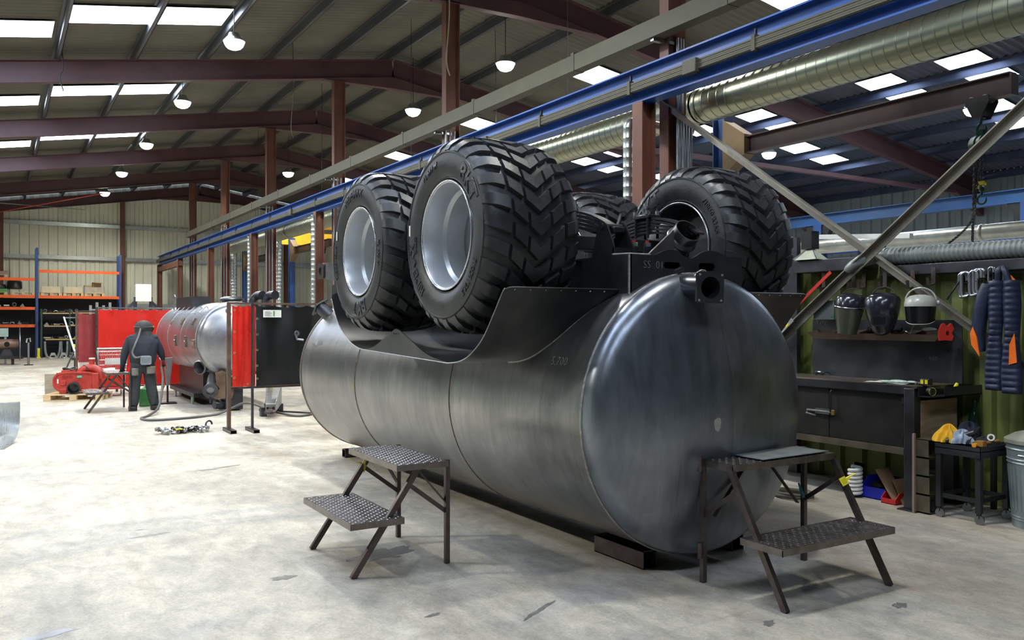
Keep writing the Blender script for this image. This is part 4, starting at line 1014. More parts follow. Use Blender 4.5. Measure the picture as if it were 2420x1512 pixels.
# extraction hood and lamp bar left of the braces
t = thing('extraction_hood', 'small pale metal extraction hood above the green partition', 'hood', (7.55, 6.2, 2.36))
m = MB(); M4 = [(7.45, 6.0), (7.65, 6.0), (7.65, 6.3), (7.45, 6.3)]; T4 = [(7.53, 6.12), (7.57, 6.12), (7.57, 6.18), (7.53, 6.18)]
m.add([(x, y, 2.35) for x, y in M4] + [(x, y, 2.47) for x, y in T4], [(0, 1, 5, 4), (1, 2, 6, 5), (2, 3, 7, 6), (3, 0, 4, 7), (4, 5, 6, 7)]).build('hood_cone', mat('hood cream', (0.42, 0.44, 0.34), 0.5), t, world=True)
MB().tube([(7.44, 5.99, 2.352), (7.55, 6.14, 2.50), (7.44, 6.31, 2.352)], 0.008, 6).build('hood_frame', CHROME, t, world=True)
MB().box((7.5, 6.1, 2.47), (7.62, 6.24, 2.66)).build('duct_stub', DARK, t, world=True)
t = thing('steel_gusset_post', 'dark grey steel post with smoke stained plate at the partition end', 'post', (7.7, 6.5, 0))
MB().box((7.60, 6.38, 0), (7.66, 6.62, 2.62)).build('stained_plate', STEEL, t, world=True)
t = thing('strip_lamp', 'white strip lamp behind the crossed braces', 'lamp', (7.9, 5.7, 2.6))
MB().bar((7.9, 6.3, 2.63), (7.9, 5.2, 2.55), 0.06, 0.05).build('lamp_body', WHITE, t, world=True)
MB().box((7.88, 5.5, 2.32), (7.92, 5.56, 2.58)).build('lamp_bracket', STEEL, t, world=True)
# --- workbench
bn = thing('workbench', 'black steel workbench with doors, tall splash back and tool trough', 'workbench', (7.3, 5.7, 0))
BT = mat('bench top steel', (0.14, 0.115, 0.09), 0.4, 0.6, 0.3, 6)
MB().box((6.96, 4.53, 1.09), (7.66, 7.0, 1.11)).build('worktop', BT, bn, world=True)
MB().box((6.955, 4.6, 1.035), (6.985, 7.0, 1.109)).build('front_apron', STEEL, bn, world=True)
for (x, y) in ((7.0, 4.60), (7.6, 4.60), (7.0, 6.9), (7.6, 6.9)):
    l = MB().box((x - 0.05, y - 0.05, 0.01), (x + 0.05, y + 0.05, 1.09)).build('leg', STEEL, bn, world=True, bevel=0.006)
    MB().box((x - 0.09, y - 0.09, 0), (x + 0.09, y + 0.09, 0.012)).build('foot_plate', STEEL, l, world=True)
MB().box((6.95, 4.65, 0.49), (7.0, 6.85, 0.55)).build('lower_rail', mat('rail worn edge', (0.19, 0.165, 0.12), 0.4, 0.6, 0.3, 6), bn, world=True)
MB().box((6.99, 4.62, 0.50), (7.62, 6.9, 0.53)).build('lower_shelf', STEEL, bn, world=True)
MB().box((7.60, 4.6, 0.55), (7.62, 6.9, 1.09)).build('back_panel', DARK, bn, world=True)
DOOR = mat('bench door', (0.05, 0.048, 0.047), 0.42, 0.6, 0.35, 2.2, col2=(0.10, 0.07, 0.05), amt=0.3)
for (a, b) in ((4.66, 5.465), (5.475, 6.84)):
    d = MB().box((6.985, a, 0.555), (6.995, b, 1.03)).build('door', DOOR, bn, world=True)
    for z in (0.62, 0.95): MB().cyl((6.98, a + 0.012 if a < 5 else b - 0.012, z), (6.98, a + 0.012 if a < 5 else b - 0.012, z + 0.05), 0.012, n=10).build('hinge', DARK, d, world=True)
    if a < 5:
        MB().tube([(6.975, 5.43, 0.80), (6.95, 5.43, 0.80), (6.95, 5.43, 1.0), (6.975, 5.43, 1.02)], 0.008, 8).build('door_handle', DARK, d, world=True)
        bo = MB().cyl((6.965, 5.40, 0.80), (6.965, 5.72, 0.80), 0.011, n=10); bo.box((6.96, 5.45, 0.775), (6.985, 5.62, 0.825)); bo.tube([(6.965, 5.70, 0.80), (6.95, 5.72, 0.77), (6.95, 5.60, 0.755)], 0.008, 8)
        bo.build('slide_bolt', RAWSTEEL, d, world=True)
        lk = MB().box((6.945, 5.385, 0.775), (6.97, 5.42, 0.825)).build('padlock', mat('brass lock', (0.45, 0.30, 0.10), 0.35, 0.8), d, world=True, bevel=0.004)
bd = MB().box((7.605, 4.50, 1.112), (7.615, 6.17, 1.70)).build('splash_back', mat('splash back steel', (0.085, 0.09, 0.10), 0.36, 0.75, 0.4, 2.2, col2=(0.15, 0.16, 0.18), amt=0.3), bn, world=True)
chalk('3450', 0.07, frame((7.602, 6.05, 1.66), (-1, 0, 0), (0, -1, 0)), bd); chalk('960', 0.06, frame((7.602, 4.78, 1.33), (-1, 0, 0), (0, -1, 0)), bd)
MB().cyl((7.604, 4.64, 1.42), (7.59, 4.64, 1.42), 0.02, n=14).build('wing_knob', DARK, bd, world=True)
tr = thing('tool_trough', 'brown angled steel tool trough on the bench splash back', 'trough', (7.5, 5.3, 1.55))
TR = mat('trough brown', (0.13, 0.095, 0.07), 0.45, 0.5, 0.3, 6)
m = MB().add([(7.60, 4.60, 1.60), (7.60, 6.08, 1.60), (7.60, 6.02, 1.50), (7.60, 4.66, 1.50), (7.44, 6.02, 1.50), (7.44, 4.66, 1.50), (7.41, 6.08, 1.565), (7.41, 4.60, 1.565)], [(2, 3, 5, 4), (4, 5, 7, 6), (0, 1, 2, 3), (1, 6, 4, 2), (0, 3, 5, 7)])
m.build('trough_body', TR, tr, world=True, angle=0).modifiers.new('solid', 'SOLIDIFY').thickness = 0.006
for y in (5.75, 5.45, 5.1, 4.85): MB().add([(7.595, y, 1.61), (7.595, y, 1.51), (7.45, y, 1.51), (7.42, y, 1.575)], [(0, 1, 2, 3)]).build('divider', TR, tr, world=True, angle=0).modifiers.new('solid', 'SOLIDIFY').thickness = 0.005
# things lying in the trough
def small(name, m, material, label, cat, group=None, **k):
    o = m.build(name, material, **k); return tag(o, label, cat, group)
small('steel_pin', MB().cyl((7.50, 5.40, 1.60), (7.52, 5.05, 1.605), 0.022, n=14).cyl((7.50, 5.36, 1.60), (7.50, 5.40, 1.60), 0.034, n=14).cyl((7.515, 5.15, 1.603), (7.515, 5.19, 1.603), 0.03, n=14), DARK, 'dark ribbed steel pin lying in the tool trough', 'pin')
small('bolt', MB().cyl((7.50, 5.66, 1.57), (7.52, 5.56, 1.645), 0.009, n=8).cyl((7.50, 5.69, 1.56), (7.50, 5.66, 1.57), 0.018, n=6), CHROME, 'bright bolt standing in the left half of the trough', 'bolt')
small('bolt', MB().cyl((7.48, 5.62, 1.56), (7.46, 5.52, 1.60), 0.010, n=8).cyl((7.48, 5.64, 1.555), (7.48, 5.62, 1.56), 0.019, n=6), CHROME, 'bright bolt lying beside the standing bolt in the trough', 'bolt')
small('wire_clip', MB().tube([(7.5 + 0.03 * math.sin(a), 4.98 + 0.045 * math.cos(a), 1.58 + 0.012 * math.sin(3 * a)) for a in [2 * PI * i / 20 for i in range(20)]], 0.006, 6, closed=True), CHROME, 'bright wire clip ring in the right half of the trough', 'clip')
small('tee_wrench', MB().cyl((7.5, 4.95, 1.57), (7.5, 4.90, 1.66), 0.008, n=8).cyl((7.5, 4.93, 1.655), (7.5, 4.87, 1.665), 0.008, n=8), CHROME, 'small bright tee wrench upright in the trough', 'wrench')
small('steel_offcut', MB().prism([(0, 0), (0.07, 0), (0.05, 0.09)], 0, 0.008, frame((7.5, 5.38, 1.56), (-0.6, -0.2, 0.6), (0, -1, 0.2))), RAWSTEEL, 'triangular grey steel offcut in the middle of the trough', 'offcut')
small('plastic_bag', MB().ball((7.48, 4.74, 1.61), (0.05, 0.07, 0.022), 8), mat('clear plastic', (0.55, 0.54, 0.5), 0.25, 0, 0.1, 40), 'crumpled clear plastic bag at the right end of the trough', 'bag')
rm = thing('magnetic_square', 'red arrow shaped magnetic welding square at the end of the trough', 'magnet', (7.42, 4.55, 1.50))
MB().ring([(0.06, -0.07), (0.075, -0.03), (0.06, 0.0), (0.078, 0.045), (0.055, 0.09), (0.02, 0.06), (-0.01, 0.09), (-0.03, 0.08), (-0.05, 0.03), (-0.055, -0.03), (-0.05, -0.07), (0.0, -0.065)],
          [(0.035, -0.02), (0.036, -0.01), (0.036, 0.0), (0.035, 0.015), (0.03, 0.02), (0.02, 0.022), (0.012, 0.02), (0.008, 0.015), (0.006, 0.0), (0.008, -0.012), (0.012, -0.02), (0.024, -0.024)], -0.015, 0.015, frame((7.42, 4.555, 1.58), (-0.55, -0.83, 0), (0.83, -0.55, 0))).build('body', RED, rm, world=True, angle=20)
# on the worktop
g = thing('safety_glasses', 'dark safety glasses lying on the bench beside the tank', 'glasses', (7.5, 6.0, 1.11))
for dy in (-0.035, 0.035): MB().ball((7.5, 6.0 + dy, 1.135), (0.012, 0.033, 0.022), 8).build('lens', mat('dark lens', (0.02, 0.025, 0.04), 0.08, 0, 0.1), g, world=True)
MB().tube([(7.5, 5.965, 1.148), (7.5, 6.035, 1.148)], 0.006, 6).build('nose_bridge', CHROME, g, world=True)
MB().tube([(7.5, 5.935, 1.145), (7.56, 5.93, 1.14), (7.6, 5.94, 1.12)], 0.005, 6).build('temple', BLACKP, g, world=True); MB().tube([(7.5, 6.065, 1.145), (7.56, 6.07, 1.14), (7.6, 6.06, 1.12)], 0.005, 6).build('temple', BLACKP, g, world=True)
small('paper_sheet', MB().grid(lambda u, v: (7.05 + 0.28 * u, 4.72 + 0.42 * v, 1.1125 + 0.006 * math.sin(5 * u + 3 * v) ** 2), 8, 8), mat('paper', (0.62, 0.64, 0.60), 0.6), 'crumpled white drawing sheet on the bench top', 'paper')
small('gloves', MB().ball((7.13, 4.82, 1.13), (0.05, 0.10, 0.018), 8).ball((7.16, 4.71, 1.13), (0.03, 0.05, 0.014), 8).ball((7.08, 4.91, 1.128), (0.025, 0.06, 0.013), 8), mat('pale green cloth', (0.45, 0.58, 0.50), 0.9, 0, 0.25, 25), 'crumpled pale green cloth glove on the bench top', 'glove')
t = thing('laser_level', 'small black and yellow laser level on the bench corner', 'laser level', (7.25, 4.62, 1.11))
MB().box((7.21, 4.575, 1.11), (7.27, 4.665, 1.165)).build('case', BLACKP, t, world=True, bevel=0.005); MB().box((7.207, 4.585, 1.118), (7.211, 4.613, 1.156)).build('yellow_panel', YELLOW, t, world=True); MB().box((7.207, 4.627, 1.118), (7.211, 4.655, 1.156)).build('yellow_panel', YELLOW, t, world=True)
# trough fixed to the bench end
st = thing('bench_end_tray', 'long black steel tray fixed across the right end of the bench', 'tray', (7.3, 4.47, 1.03))
m = MB(); x0, x1, y0, y1 = 6.97, 7.82, 4.40, 4.525
m.box((x0, y0, 1.02), (x1, y1, 1.026)); m.box((x0 + 0.2, y0, 1.02), (x1, y0 + 0.006, 1.105)); m.box((x0, y1 - 0.004, 1.02), (x1, y1, 1.105)); m.box((x1 - 0.006, y0, 1.02), (x1, y1, 1.105))
m.build('tray_body', STEEL, st, world=True); MB().box((x0, y0, 1.02), (x0 + 0.01, y0 + 0.01, 1.105)).build('tray_post', STEEL, st, world=True)
tm = thing('tape_measure', 'black tape measure with yellow edge in the open tray end', 'tape measure', (7.05, 4.46, 1.03))
MB().lathe([(0.001, -0.02), (0.036, -0.02), (0.04, -0.015), (0.04, 0.015), (0.036, 0.02), (0.001, 0.02)], 20, frame((7.06, 4.46, 1.067), (-0.3, -0.95, 0))).build('case', BLACKP, tm, world=True)
MB().lathe([(0.033, 0.021), (0.037, 0.021), (0.037, 0.016)], 20, frame((7.06, 4.46, 1.067), (-0.3, -0.95, 0))).build('edge_ring', YELLOW, tm, world=True)
small('pliers', MB().tube([(7.0, 4.56, 1.135), (7.10, 4.48, 1.10), (7.2, 4.44, 1.085)], 0.008, 6).tube([(7.03, 4.58, 1.135), (7.10, 4.48, 1.10), (7.19, 4.47, 1.085)], 0.008, 6), DARK, 'dark pliers resting on the tray edge', 'pliers')
small('screwdriver', MB().cyl((7.4, 4.46, 1.06), (7.46, 4.46, 1.12), 0.016, n=10), YELLOW, 'yellow handled screwdriver sticking out of the end tray', 'screwdriver')
# --- hooks, helmets, plates, level, clamps, jackets
HK = [(5.99, 2.21), (5.62, 2.19), (5.50, 2.19), (5.26, 2.18), (4.96, 2.18), (4.75, 2.20)]
for i, (y, z) in enumerate(HK):
    m = MB().box((7.555, y - 0.022, z - 0.16), (7.563, y + 0.022, z)); m.bar((7.56, y, z - 0.155), (7.48, y, z - 0.175), 0.044, 0.008); m.bar((7.482, y, z - 0.175), (7.468, y, z - 0.10), 0.03, 0.008, up=(1, 0, 0))
    tag(m.build('wall_hook', TUBE), 'bent flat steel hook, %s on the partition rail' % PLACE[i], 'hook', 'flat steel hooks')
SHELL = mat('helmet shell', (0.018, 0.02, 0.028), 0.2, 0, 0.15, 6, coat=0.5)
def helmet(y, z, label, dark, s=1.0, tilt=0.0, visor=False):
    t = thing('welding_helmet', label, 'helmet', (7.37, y, z), 0, 'helmets and face shields on the hooks')
    def fn(u, v):
        a = -PI * 0.62 + PI * 1.24 * u; w = 0.125 * (1 - 0.34 * max(0, v - 0.35) ** 1.3 / 0.6) * (1 if v > 0.15 else 0.75 + 0.25 * (v / 0.15) ** 0.5)
        zz = 0.12 - 0.22 * v - 0.075 * v * math.sin(PI * u) ** 2 + 0.025 * math.sin(PI * u) * (1 - v)
        return (-w * 0.95 * math.cos(a) - 0.03 * math.sin(PI * v), w * math.sin(a), zz)
    o = MB().grid(fn, 24, 14).build('shell', dark, t, angle=60); o.modifiers.new('solid', 'SOLIDIFY').thickness = 0.004
    if visor:
        def gl(u, v):
            a = -PI * 0.42 + PI * 0.84 * u; w = 0.128 * (1 - 0.35 * v)
            return (-w * math.cos(a) - 0.025, w * math.sin(a), 0.01 - 0.22 * v)
        MB().grid(gl, 16, 6).build('face_glass', mat('olive visor', (0.06, 0.065, 0.045), 0.1, 0, 0.1, coat=0.4), t, angle=60)
        MB().tube([(-0.13 * math.cos(a) - 0.02, 0.13 * math.sin(a), 0.032 - 0.015 * math.cos(a)) for a in [-PI * 0.45 + PI * 0.9 * i / 16 for i in range(17)]], 0.004, 6).build('visor_trim', CHROME, t)
    else:
        MB().prism(rrect(0.115, 0.085, 0.03, 24), 0, 0.02, frame((-0.138, 0, -0.06), (-1, 0, -0.05), (0, -1, 0))).build('lens_bezel', dark, t)
        MB().prism(rrect(0.085, 0.052, 0.008, 24), 0.02, 0.022, frame((-0.138, 0, -0.06), (-1, 0, -0.05), (0, -1, 0))).build('lens', mat('welding lens', (0.012, 0.012, 0.01), 0.07, 0, 0.1), t)
    MB().tube([(0.03, -0.095, 0.06)] + [(0.03 + 0.02 * math.sin(a), -0.08 * math.cos(a), 0.13 + 0.06 * math.sin(a)) for a in [PI * i / 10 for i in range(11)]] + [(0.03, 0.095, 0.06)], 0.0055, 6).build('head_band', BLACKP, t)
    t.rotation_euler = (tilt, 0.0, 0.45); t.scale = (s, s, s)
    return t
helmet(5.52, 1.80, 'dark blue visor helmet with olive face glass, leftmost on the hooks', SHELL, 1.15, 0.1, True)
helmet(5.15, 1.775, 'black welding helmet with small square lens, middle of the hooks', SHELL, 1.3)
t = thing('face_shield', 'grey browguard face shield with dark visor on the right hook', 'face shield', (7.34, 4.74, 1.86), 0.45, 'helmets and face shields on the hooks')
BROW = mat('browguard grey', (0.40, 0.41, 0.37), 0.3, 0, 0.1)
MB().lathe([(0.04, 0.075), (0.09, 0.065), (0.125, 0.035), (0.14, 0.0), (0.14, -0.035), (0.132, -0.035), (0.12, 0.03)], 32, None, False, PI * 0.4, PI * 1.6).build('browguard', BROW, t)
def vs(u, v): a = PI * 0.5 + PI * u; w = 0.134 - 0.012 * v; return (w * math.cos(a), w * math.sin(a), -0.03 - 0.17 * v + 0.03 * (v ** 6) * abs(math.cos(a + PI / 2)) ** 4)
MB().grid(vs, 24, 10).build('visor', mat('dark visor', (0.008, 0.008, 0.009), 0.12, 0, 0.1), t, angle=60)
MB().tube([vs(i / 24, 1.0) for i in range(25)], 0.004, 6).build('visor_rim', BROW, t)
MB().tube([(0.02, -0.12, 0.0)] + [(0.02, -0.13 * math.cos(a), 0.02 + 0.12 * math.sin(a)) for a in [PI * i / 12 for i in range(13)]] + [(0.02, 0.12, 0.0)], 0.008, 6).build('head_strap', BROW, t)
MB().cyl((0.0, -0.14, 0.0), (0.0, -0.16, 0.0), 0.022, n=14).build('side_knob', BROW, t)
for i in range(3):
    o = MB().box((7.50 + i * 0.02, 5.815 - 0.012 * i, 1.70), (7.515 + i * 0.02, 6.08 - 0.012 * i, 1.905)).build('drilled_plate', mat('plate grey', (0.15, 0.17, 0.165), 0.45, 0.5) if i == 0 else mat('plate green', (0.03, 0.22, 0.10), 0.5), bevel=0.01)
    tag(o, ('grey drilled square plate leaning in front of two green ones', 'green edged square plate, middle of the leaning stack', 'green edged square plate, rear of the leaning stack')[i], 'plate', 'drilled plates above the trough')
    if i == 0:
        for (yy, zz) in ((5.845, 1.73), (6.05, 1.73), (5.845, 1.875), (6.05, 1.875)): MB().cyl((7.496, yy, zz), (7.502, yy, zz), 0.01, n=10).build('bolt_hole', mat('hole green', (0.02, 0.12, 0.06), 0.6), o, world=True)
small('glass_jar', MB().lathe([(0.001, 0), (0.03, 0), (0.033, 0.01), (0.033, 0.07), (0.026, 0.08), (0.028, 0.1), (0.03, 0.1)], 16, Matrix.Translation((7.56, 5.70, 1.70))), mat('grey jar', (0.2, 0.2, 0.19), 0.2), 'small ribbed jar behind the visor helmet', 'jar')
t = thing('spirit_level', 'silver spirit level with yellow vials leaning on the brace', 'spirit level', (7.5, 6.5, 1.4))
a, b = Vector((7.38, 6.62, 1.40)), Vector((7.38, 6.25, 1.71))
MB().bar(a, b, 0.02, 0.055, up=(0, 1, 1)).build('level_body', CHROME, t, world=True)
for f in (0.28, 0.80): MB().cyl(a.lerp(b, f) + Vector((-0.014, 0, 0)), a.lerp(b, f) + Vector((0.0, 0, 0)), 0.024, n=18).build('vial', YELLOW, t, world=True)
t = thing('red_straight_edge', 'thin red straight edge strip leaning along the brown brace', 'straight edge', (7.5, 6, 1.7))
MB().bar((7.43, 6.60, 1.57), (7.43, 5.80, 2.20), 0.008, 0.035, up=(0, 1, 1)).build('strip', RED, t, world=True)
def clamp(y, z, label, size=1.0):
    t = thing('g_clamp', label, 'clamp', (7.60 - 0.036 * (int(y * 1000) % 3), y, z), 0, 'clamps on the tool rail')
    m = MB(); pth = [(0, -0.03, -0.14), (0, -0.035, -0.16), (0, 0, -0.175), (0, 0.035, -0.16), (0, 0.038, 0.0), (0, 0.03, 0.03), (0, 0, 0.045), (0, -0.03, 0.03), (0, -0.035, -0.03)]
    m.tube(smooth([[c * size for c in p] for p in pth], 4), 0.015 * size, 8).build('frame', RAWSTEEL, t)
    MB().cyl((0, -0.03 * size, -0.04 * size), (0, -0.028 * size, -0.14 * size), 0.008 * size, n=8).build('screw', DARK, t)
    MB().cyl((-0.03, -0.03 * size, -0.05 * size), (0.03, -0.03 * size, -0.05 * size), 0.004, n=6).build('tommy_bar', DARK, t)
for i, (y, z) in enumerate(((4.485, 2.09), (4.441, 2.09), (4.366, 2.10), (4.330, 2.11), (4.300, 2.11))): clamp(y, z, 'grey g clamp hanging on the tool rail, %s' % PLACE[i])
for i, y in enumerate((4.215, 4.19)): clamp(y, 2.14, ('small bright shackle clamp beside the hammer, left one', 'small bright shackle clamp beside the hammer, right one')[i], 0.6)
t = thing('hammer', 'long hammer with bright grip hanging from the tool rail', 'hammer', (7.58, 4.23, 1.9)); MB().tube([(7.56, 4.235, 2.11), (7.56, 4.232, 1.86)], 0.009, 8).build('handle', DARK, t, world=True); MB().tube([(7.56, 4.232, 1.86), (7.56, 4.225, 1.755)], 0.012, 10).build('grip', CHROME, t, world=True); MB().cyl((7.53, 4.25, 2.115), (7.59, 4.215, 2.115), 0.022, n=14).build('head', DARK, t, world=True)
small('pry_bar', MB().tube([(7.57, 4.50, 2.06), (7.57, 4.62, 1.90)], 0.009, 8).ball((7.57, 4.62, 1.90), 0.012, 6), DARK, 'thin pry bar leaning diagonally left of the clamps', 'bar')
small('tee_wrench', MB().tube([(7.57, 4.105, 2.13), (7.57, 4.11, 1.96)], 0.007, 8).tube([(7.57, 4.07, 2.12), (7.57, 4.15, 2.125)], 0.008, 8), RAWSTEEL, 'slim tee handle tool hanging left of the jackets', 'tool')
# quilted jackets
NAVY = mat('navy quilt', (0.011, 0.018, 0.05), 0.55, 0, 0.3, 10, bump=0.3, bscale=30)
HIVIS = mat('hi vis orange', (0.95, 0.16, 0.01), 0.6, 0, 0.15, 12)
def jacket(y, z, label, w, L, lean=0.0, sleeve=True):
    t = thing('quilted_jacket', label, 'jacket', (7.45, y, z), 0, 'navy jackets on the partition')
    rnd = random.Random(int(y * 100))
    def panel(y0, y1, ztop, zbot, bulge):
        nz = 44; ny = 10; n_q = int((ztop - zbot) / 0.052)
        def fn(u, v):
            yy = y0[0] + (y0[1] - y0[0]) * v; y2 = y1[0] + (y1[1] - y1[0]) * v
            p = yy + (y2 - yy) * u; zz = ztop + (zbot - ztop) * v
            q = abs(math.sin(PI * v * n_q)) ** 0.6; e = math.sin(PI * u) ** 0.5
            return (-0.03 - bulge * e - 0.016 * q * e + 0.01 * math.sin(7 * u + 5 * v), p + 0.008 * math.sin(9 * v + 3 * u), zz)
        return MB().grid(fn, ny, nz * 2)
    h = w / 2
    panel((0.13, h), (0.0, 0.01), 0.0, -L, 0.045).build('front_panel', NAVY, t, angle=60)
    panel((0.0, 0.01), (-0.13, -h), 0.0, -L * 1.02, 0.055).build('front_panel', NAVY, t, angle=60)
    MB().tube(smooth([(-0.03, 0.05, -0.01), (-0.05, 0.035, 0.08), (-0.02, 0.02, 0.11), (-0.05, -0.02, 0.08), (-0.05, -0.05, -0.01)], 5), 0.026, 10).build('collar', NAVY, t)
    MB().add([(-0.02, 0.05, 0.05), (-0.02, 0.11, -0.02), (-0.03, 0.06, -0.04)], [(0, 1, 2)]).build('orange_yoke', HIVIS, t)
    MB().add([(-0.02, -0.05, 0.05), (-0.02, -0.11, -0.02), (-0.03, -0.06, -0.04)], [(0, 1, 2)]).build('orange_yoke', HIVIS, t)
    if sleeve:
        MB().tube(smooth([(-0.02, h - 0.02, -0.03), (-0.03, h + 0.03, -0.2), (-0.03, h + 0.065, -0.45), (-0.03, h + 0.05, -0.62)], 6), [0.055, 0.058, 0.06, 0.062, 0.064, 0.064, 0.064, 0.064, 0.062, 0.06, 0.06, 0.06, 0.058, 0.056, 0.054, 0.052, 0.05, 0.045, 0.04], 14).build('sleeve', NAVY, t)
        MB().add([(-0.092, h + 0.085, -0.40), (-0.08, h + 0.115, -0.46), (-0.075, h + 0.105, -0.56), (-0.08, h + 0.03, -0.66), (-0.098, h + 0.045, -0.50)], [(0, 1, 2, 3, 4)]).build('orange_cuff', HIVIS, t, angle=0).modifiers.new('solid', 'SOLIDIFY').thickness = 0.01
    MB().add([(-0.10, -h * 0.8, -0.45), (-0.105, -h * 0.55, -0.55), (-0.10, -h * 0.5, -0.72), (-0.09, -h * 0.9, -0.70)], [(0, 1, 2, 3)]).build('orange_pocket', HIVIS, t, angle=0).modifiers.new('solid', 'SOLIDIFY').thickness = 0.01
jacket(4.02, 2.04, 'navy quilted jacket with orange cuff hanging left on the partition', 0.31, 0.95)
jacket(3.68, 2.04, 'navy quilted jacket hanging right at the picture edge', 0.31, 0.98, sleeve=False)
MB_ = None
# --- under and beside the bench
def spring(x, y, material, label, r=0.05, wr=0.014, h=0.32, n=7.2):
    t = thing('coil_spring', label, 'spring', (x, y, 0), 0, 'coil springs under the bench')
    MB().tube([(r * math.cos(a), r * math.sin(a), wr + (h - 2 * wr) * (a / (2 * PI * n))) for a in [2 * PI * n * i / 160 for i in range(161)]], wr, 8).build('coil', material, t)
    MB().lathe([(0.001, 0.0), (r + wr, 0.0), (r + wr, 0.006), (0.001, 0.006)], 24).build('end_seat', TUBE, t)
spring(7.07, 5.24, WHITE, 'white coil spring standing under the bench', 0.055, 0.0165, 0.30)
spring(7.22, 5.33, BLACKP, 'black coil spring standing behind the white one', 0.055, 0.0155, 0.30)
t = thing('storage_bin', 'blue open fronted plastic storage bin on the floor under the bench', 'bin', (7.23, 5.08, 0), 0, 'plastic bins under the bench')
PB = mat('blue plastic', (0.015, 0.03, 0.55), 0.4, 0, 0.1)
m = MB().box((7.12, 4.95, 0.0), (7.38, 5.2, 0.008)); m.box((7.12, 4.95, 0), (7.128, 5.2, 0.11)); m.box((7.372, 4.95, 0), (7.38, 5.2, 0.2))
for y in (4.95, 5.192): m.add([(7.12, y, 0), (7.38, y, 0), (7.38, y, 0.2), (7.2, y, 0.2), (7.12, y, 0.11), (7.12, y + 0.008, 0), (7.38, y + 0.008, 0), (7.38, y + 0.008, 0.2), (7.2, y + 0.008, 0.2), (7.12, y + 0.008, 0.11)], [(0, 1, 2, 3, 4), (9, 8, 7, 6, 5), (3, 2, 7, 8), (4, 3, 8, 9)])
m.build('bin_body', PB, t, world=True, angle=0)
small('steel_scrap', MB().ball((7.22, 5.08, 0.10), (0.07, 0.09, 0.07), 6).prism([(-0.05, 0), (0.05, 0.01), (0.03, 0.06)], 0, 0.01, frame((7.17, 5.06, 0.12), (-1, 0.3, 0.3), (0, 1, 0))), DARK, 'dark steel scrap filling the blue bin', 'scrap')
t = thing('storage_bin', 'small red plastic storage bin on the floor beside the cardboard', 'bin', (7.1, 4.86, 0), 0, 'plastic bins under the bench')
PR = mat('red plastic', (0.6, 0.02, 0.025), 0.4, 0, 0.1)
m = MB().box((7.04, 4.79, 0), (7.22, 4.94, 0.006)); m.box((7.04, 4.79, 0), (7.046, 4.94, 0.05)); m.box((7.214, 4.79, 0), (7.22, 4.94, 0.1))
for y in (4.79, 4.934): m.add([(7.04, y, 0), (7.22, y, 0), (7.22, y, 0.1), (7.1, y, 0.1), (7.04, y, 0.05), (7.04, y + 0.006, 0), (7.22, y + 0.006, 0), (7.22, y + 0.006, 0.1), (7.1, y + 0.006, 0.1), (7.04, y + 0.006, 0.05)], [(0, 1, 2, 3, 4), (9, 8, 7, 6, 5), (3, 2, 7, 8), (4, 3, 8, 9)])
m.build('bin_body', PR, t, world=True, angle=0)
CARD = mat('cardboard', (0.34, 0.215, 0.11), 0.85, 0, 0.15, 6)
small('cardboard_sheet', MB().box((-0.07, -0.003, 0), (0.07, 0.003, 0.37), frame((7.14, 4.80, 0.005), (0.10, 0.62, 0.78), (0.9, -0.3, 0.1))), CARD, 'folded cardboard sheet leaning under the bench', 'cardboard')
small('cardboard_sheet', MB().box((-0.05, -0.003, 0), (0.09, 0.003, 0.24), frame((7.16, 4.755, 0.005), (0.05, 0.45, 0.88), (0.9, -0.3, 0.1))), mat('brown parcel paper', (0.30, 0.18, 0.085), 0.8, 0, 0.2, 8), 'torn brown cardboard piece in front of the folded sheet', 'cardboard')
# stacked box tubes with open ends
for i in range(4):
    z = 0.008 + 0.163 * i; t = thing('box_tube', 'open ended steel box tube, ' + ('bottom', 'second from the bottom', 'third from the bottom', 'top')[i] + ' of the stack beside the bench', 'steel tube', (7.0, 4.5, z), 0, 'stacked box tubes')
    m = MB(); x0, x1, k = 6.93 + 0.006 * (3 - i), 7.115 + 0.01 * (3 - i), 0.006
    for a, b in (((x0, 4.40, z), (x0 + k, 4.53, z + 0.158)), ((x1 - k, 4.40, z), (x1, 4.53, z + 0.158)), ((x0, 4.40, z), (x1, 4.53, z + k)), ((x0, 4.40, z + 0.158 - k), (x1, 4.53, z + 0.158))): m.box(a, b)
    m.build('tube_walls', mat('rail worn edge', (0.19, 0.165, 0.12)), t, world=True)
small('wood_batten', MB().box((6.90, 4.515, 0.0), (6.925, 4.535, 0.70)), mat('dusty pink batten', (0.28, 0.20, 0.15), 0.8), 'thin wooden batten standing against the tube stack', 'batten')
small('round_bar', MB().cyl((7.03, 4.41, 0.066), (7.03, 4.52, 0.066), 0.05, n=24), DARK, 'thick dark round bar end inside the bottom tube', 'bar')
small('round_bar', MB().cyl((7.07, 4.41, 0.356), (7.08, 4.52, 0.356), 0.024, n=18), RAWSTEEL, 'bright round bar end inside the third tube', 'bar')
small('plywood_panel', MB().box((7.05, 4.545, 0.55), (7.60, 4.56, 0.98)), mat('plywood', (0.36, 0.28, 0.17), 0.8, 0, 0.25, 5, stretch=(1, 1, 5)), 'plywood panel closing the bench end', 'panel')
t = thing('glass_bottle', 'dark green glass bottle standing by the partition', 'bottle', (7.72, 4.45, 0.6))
MB().lathe([(0.001, 0), (0.05, 0), (0.055, 0.02), (0.055, 0.18), (0.04, 0.24), (0.02, 0.29), (0.018, 0.34), (0.022, 0.345), (0.022, 0.36)], 20).build('bottle_body', mat('green glass', (0.004, 0.05, 0.022), 0.08, 0, 0.1, coat=0.5), t)
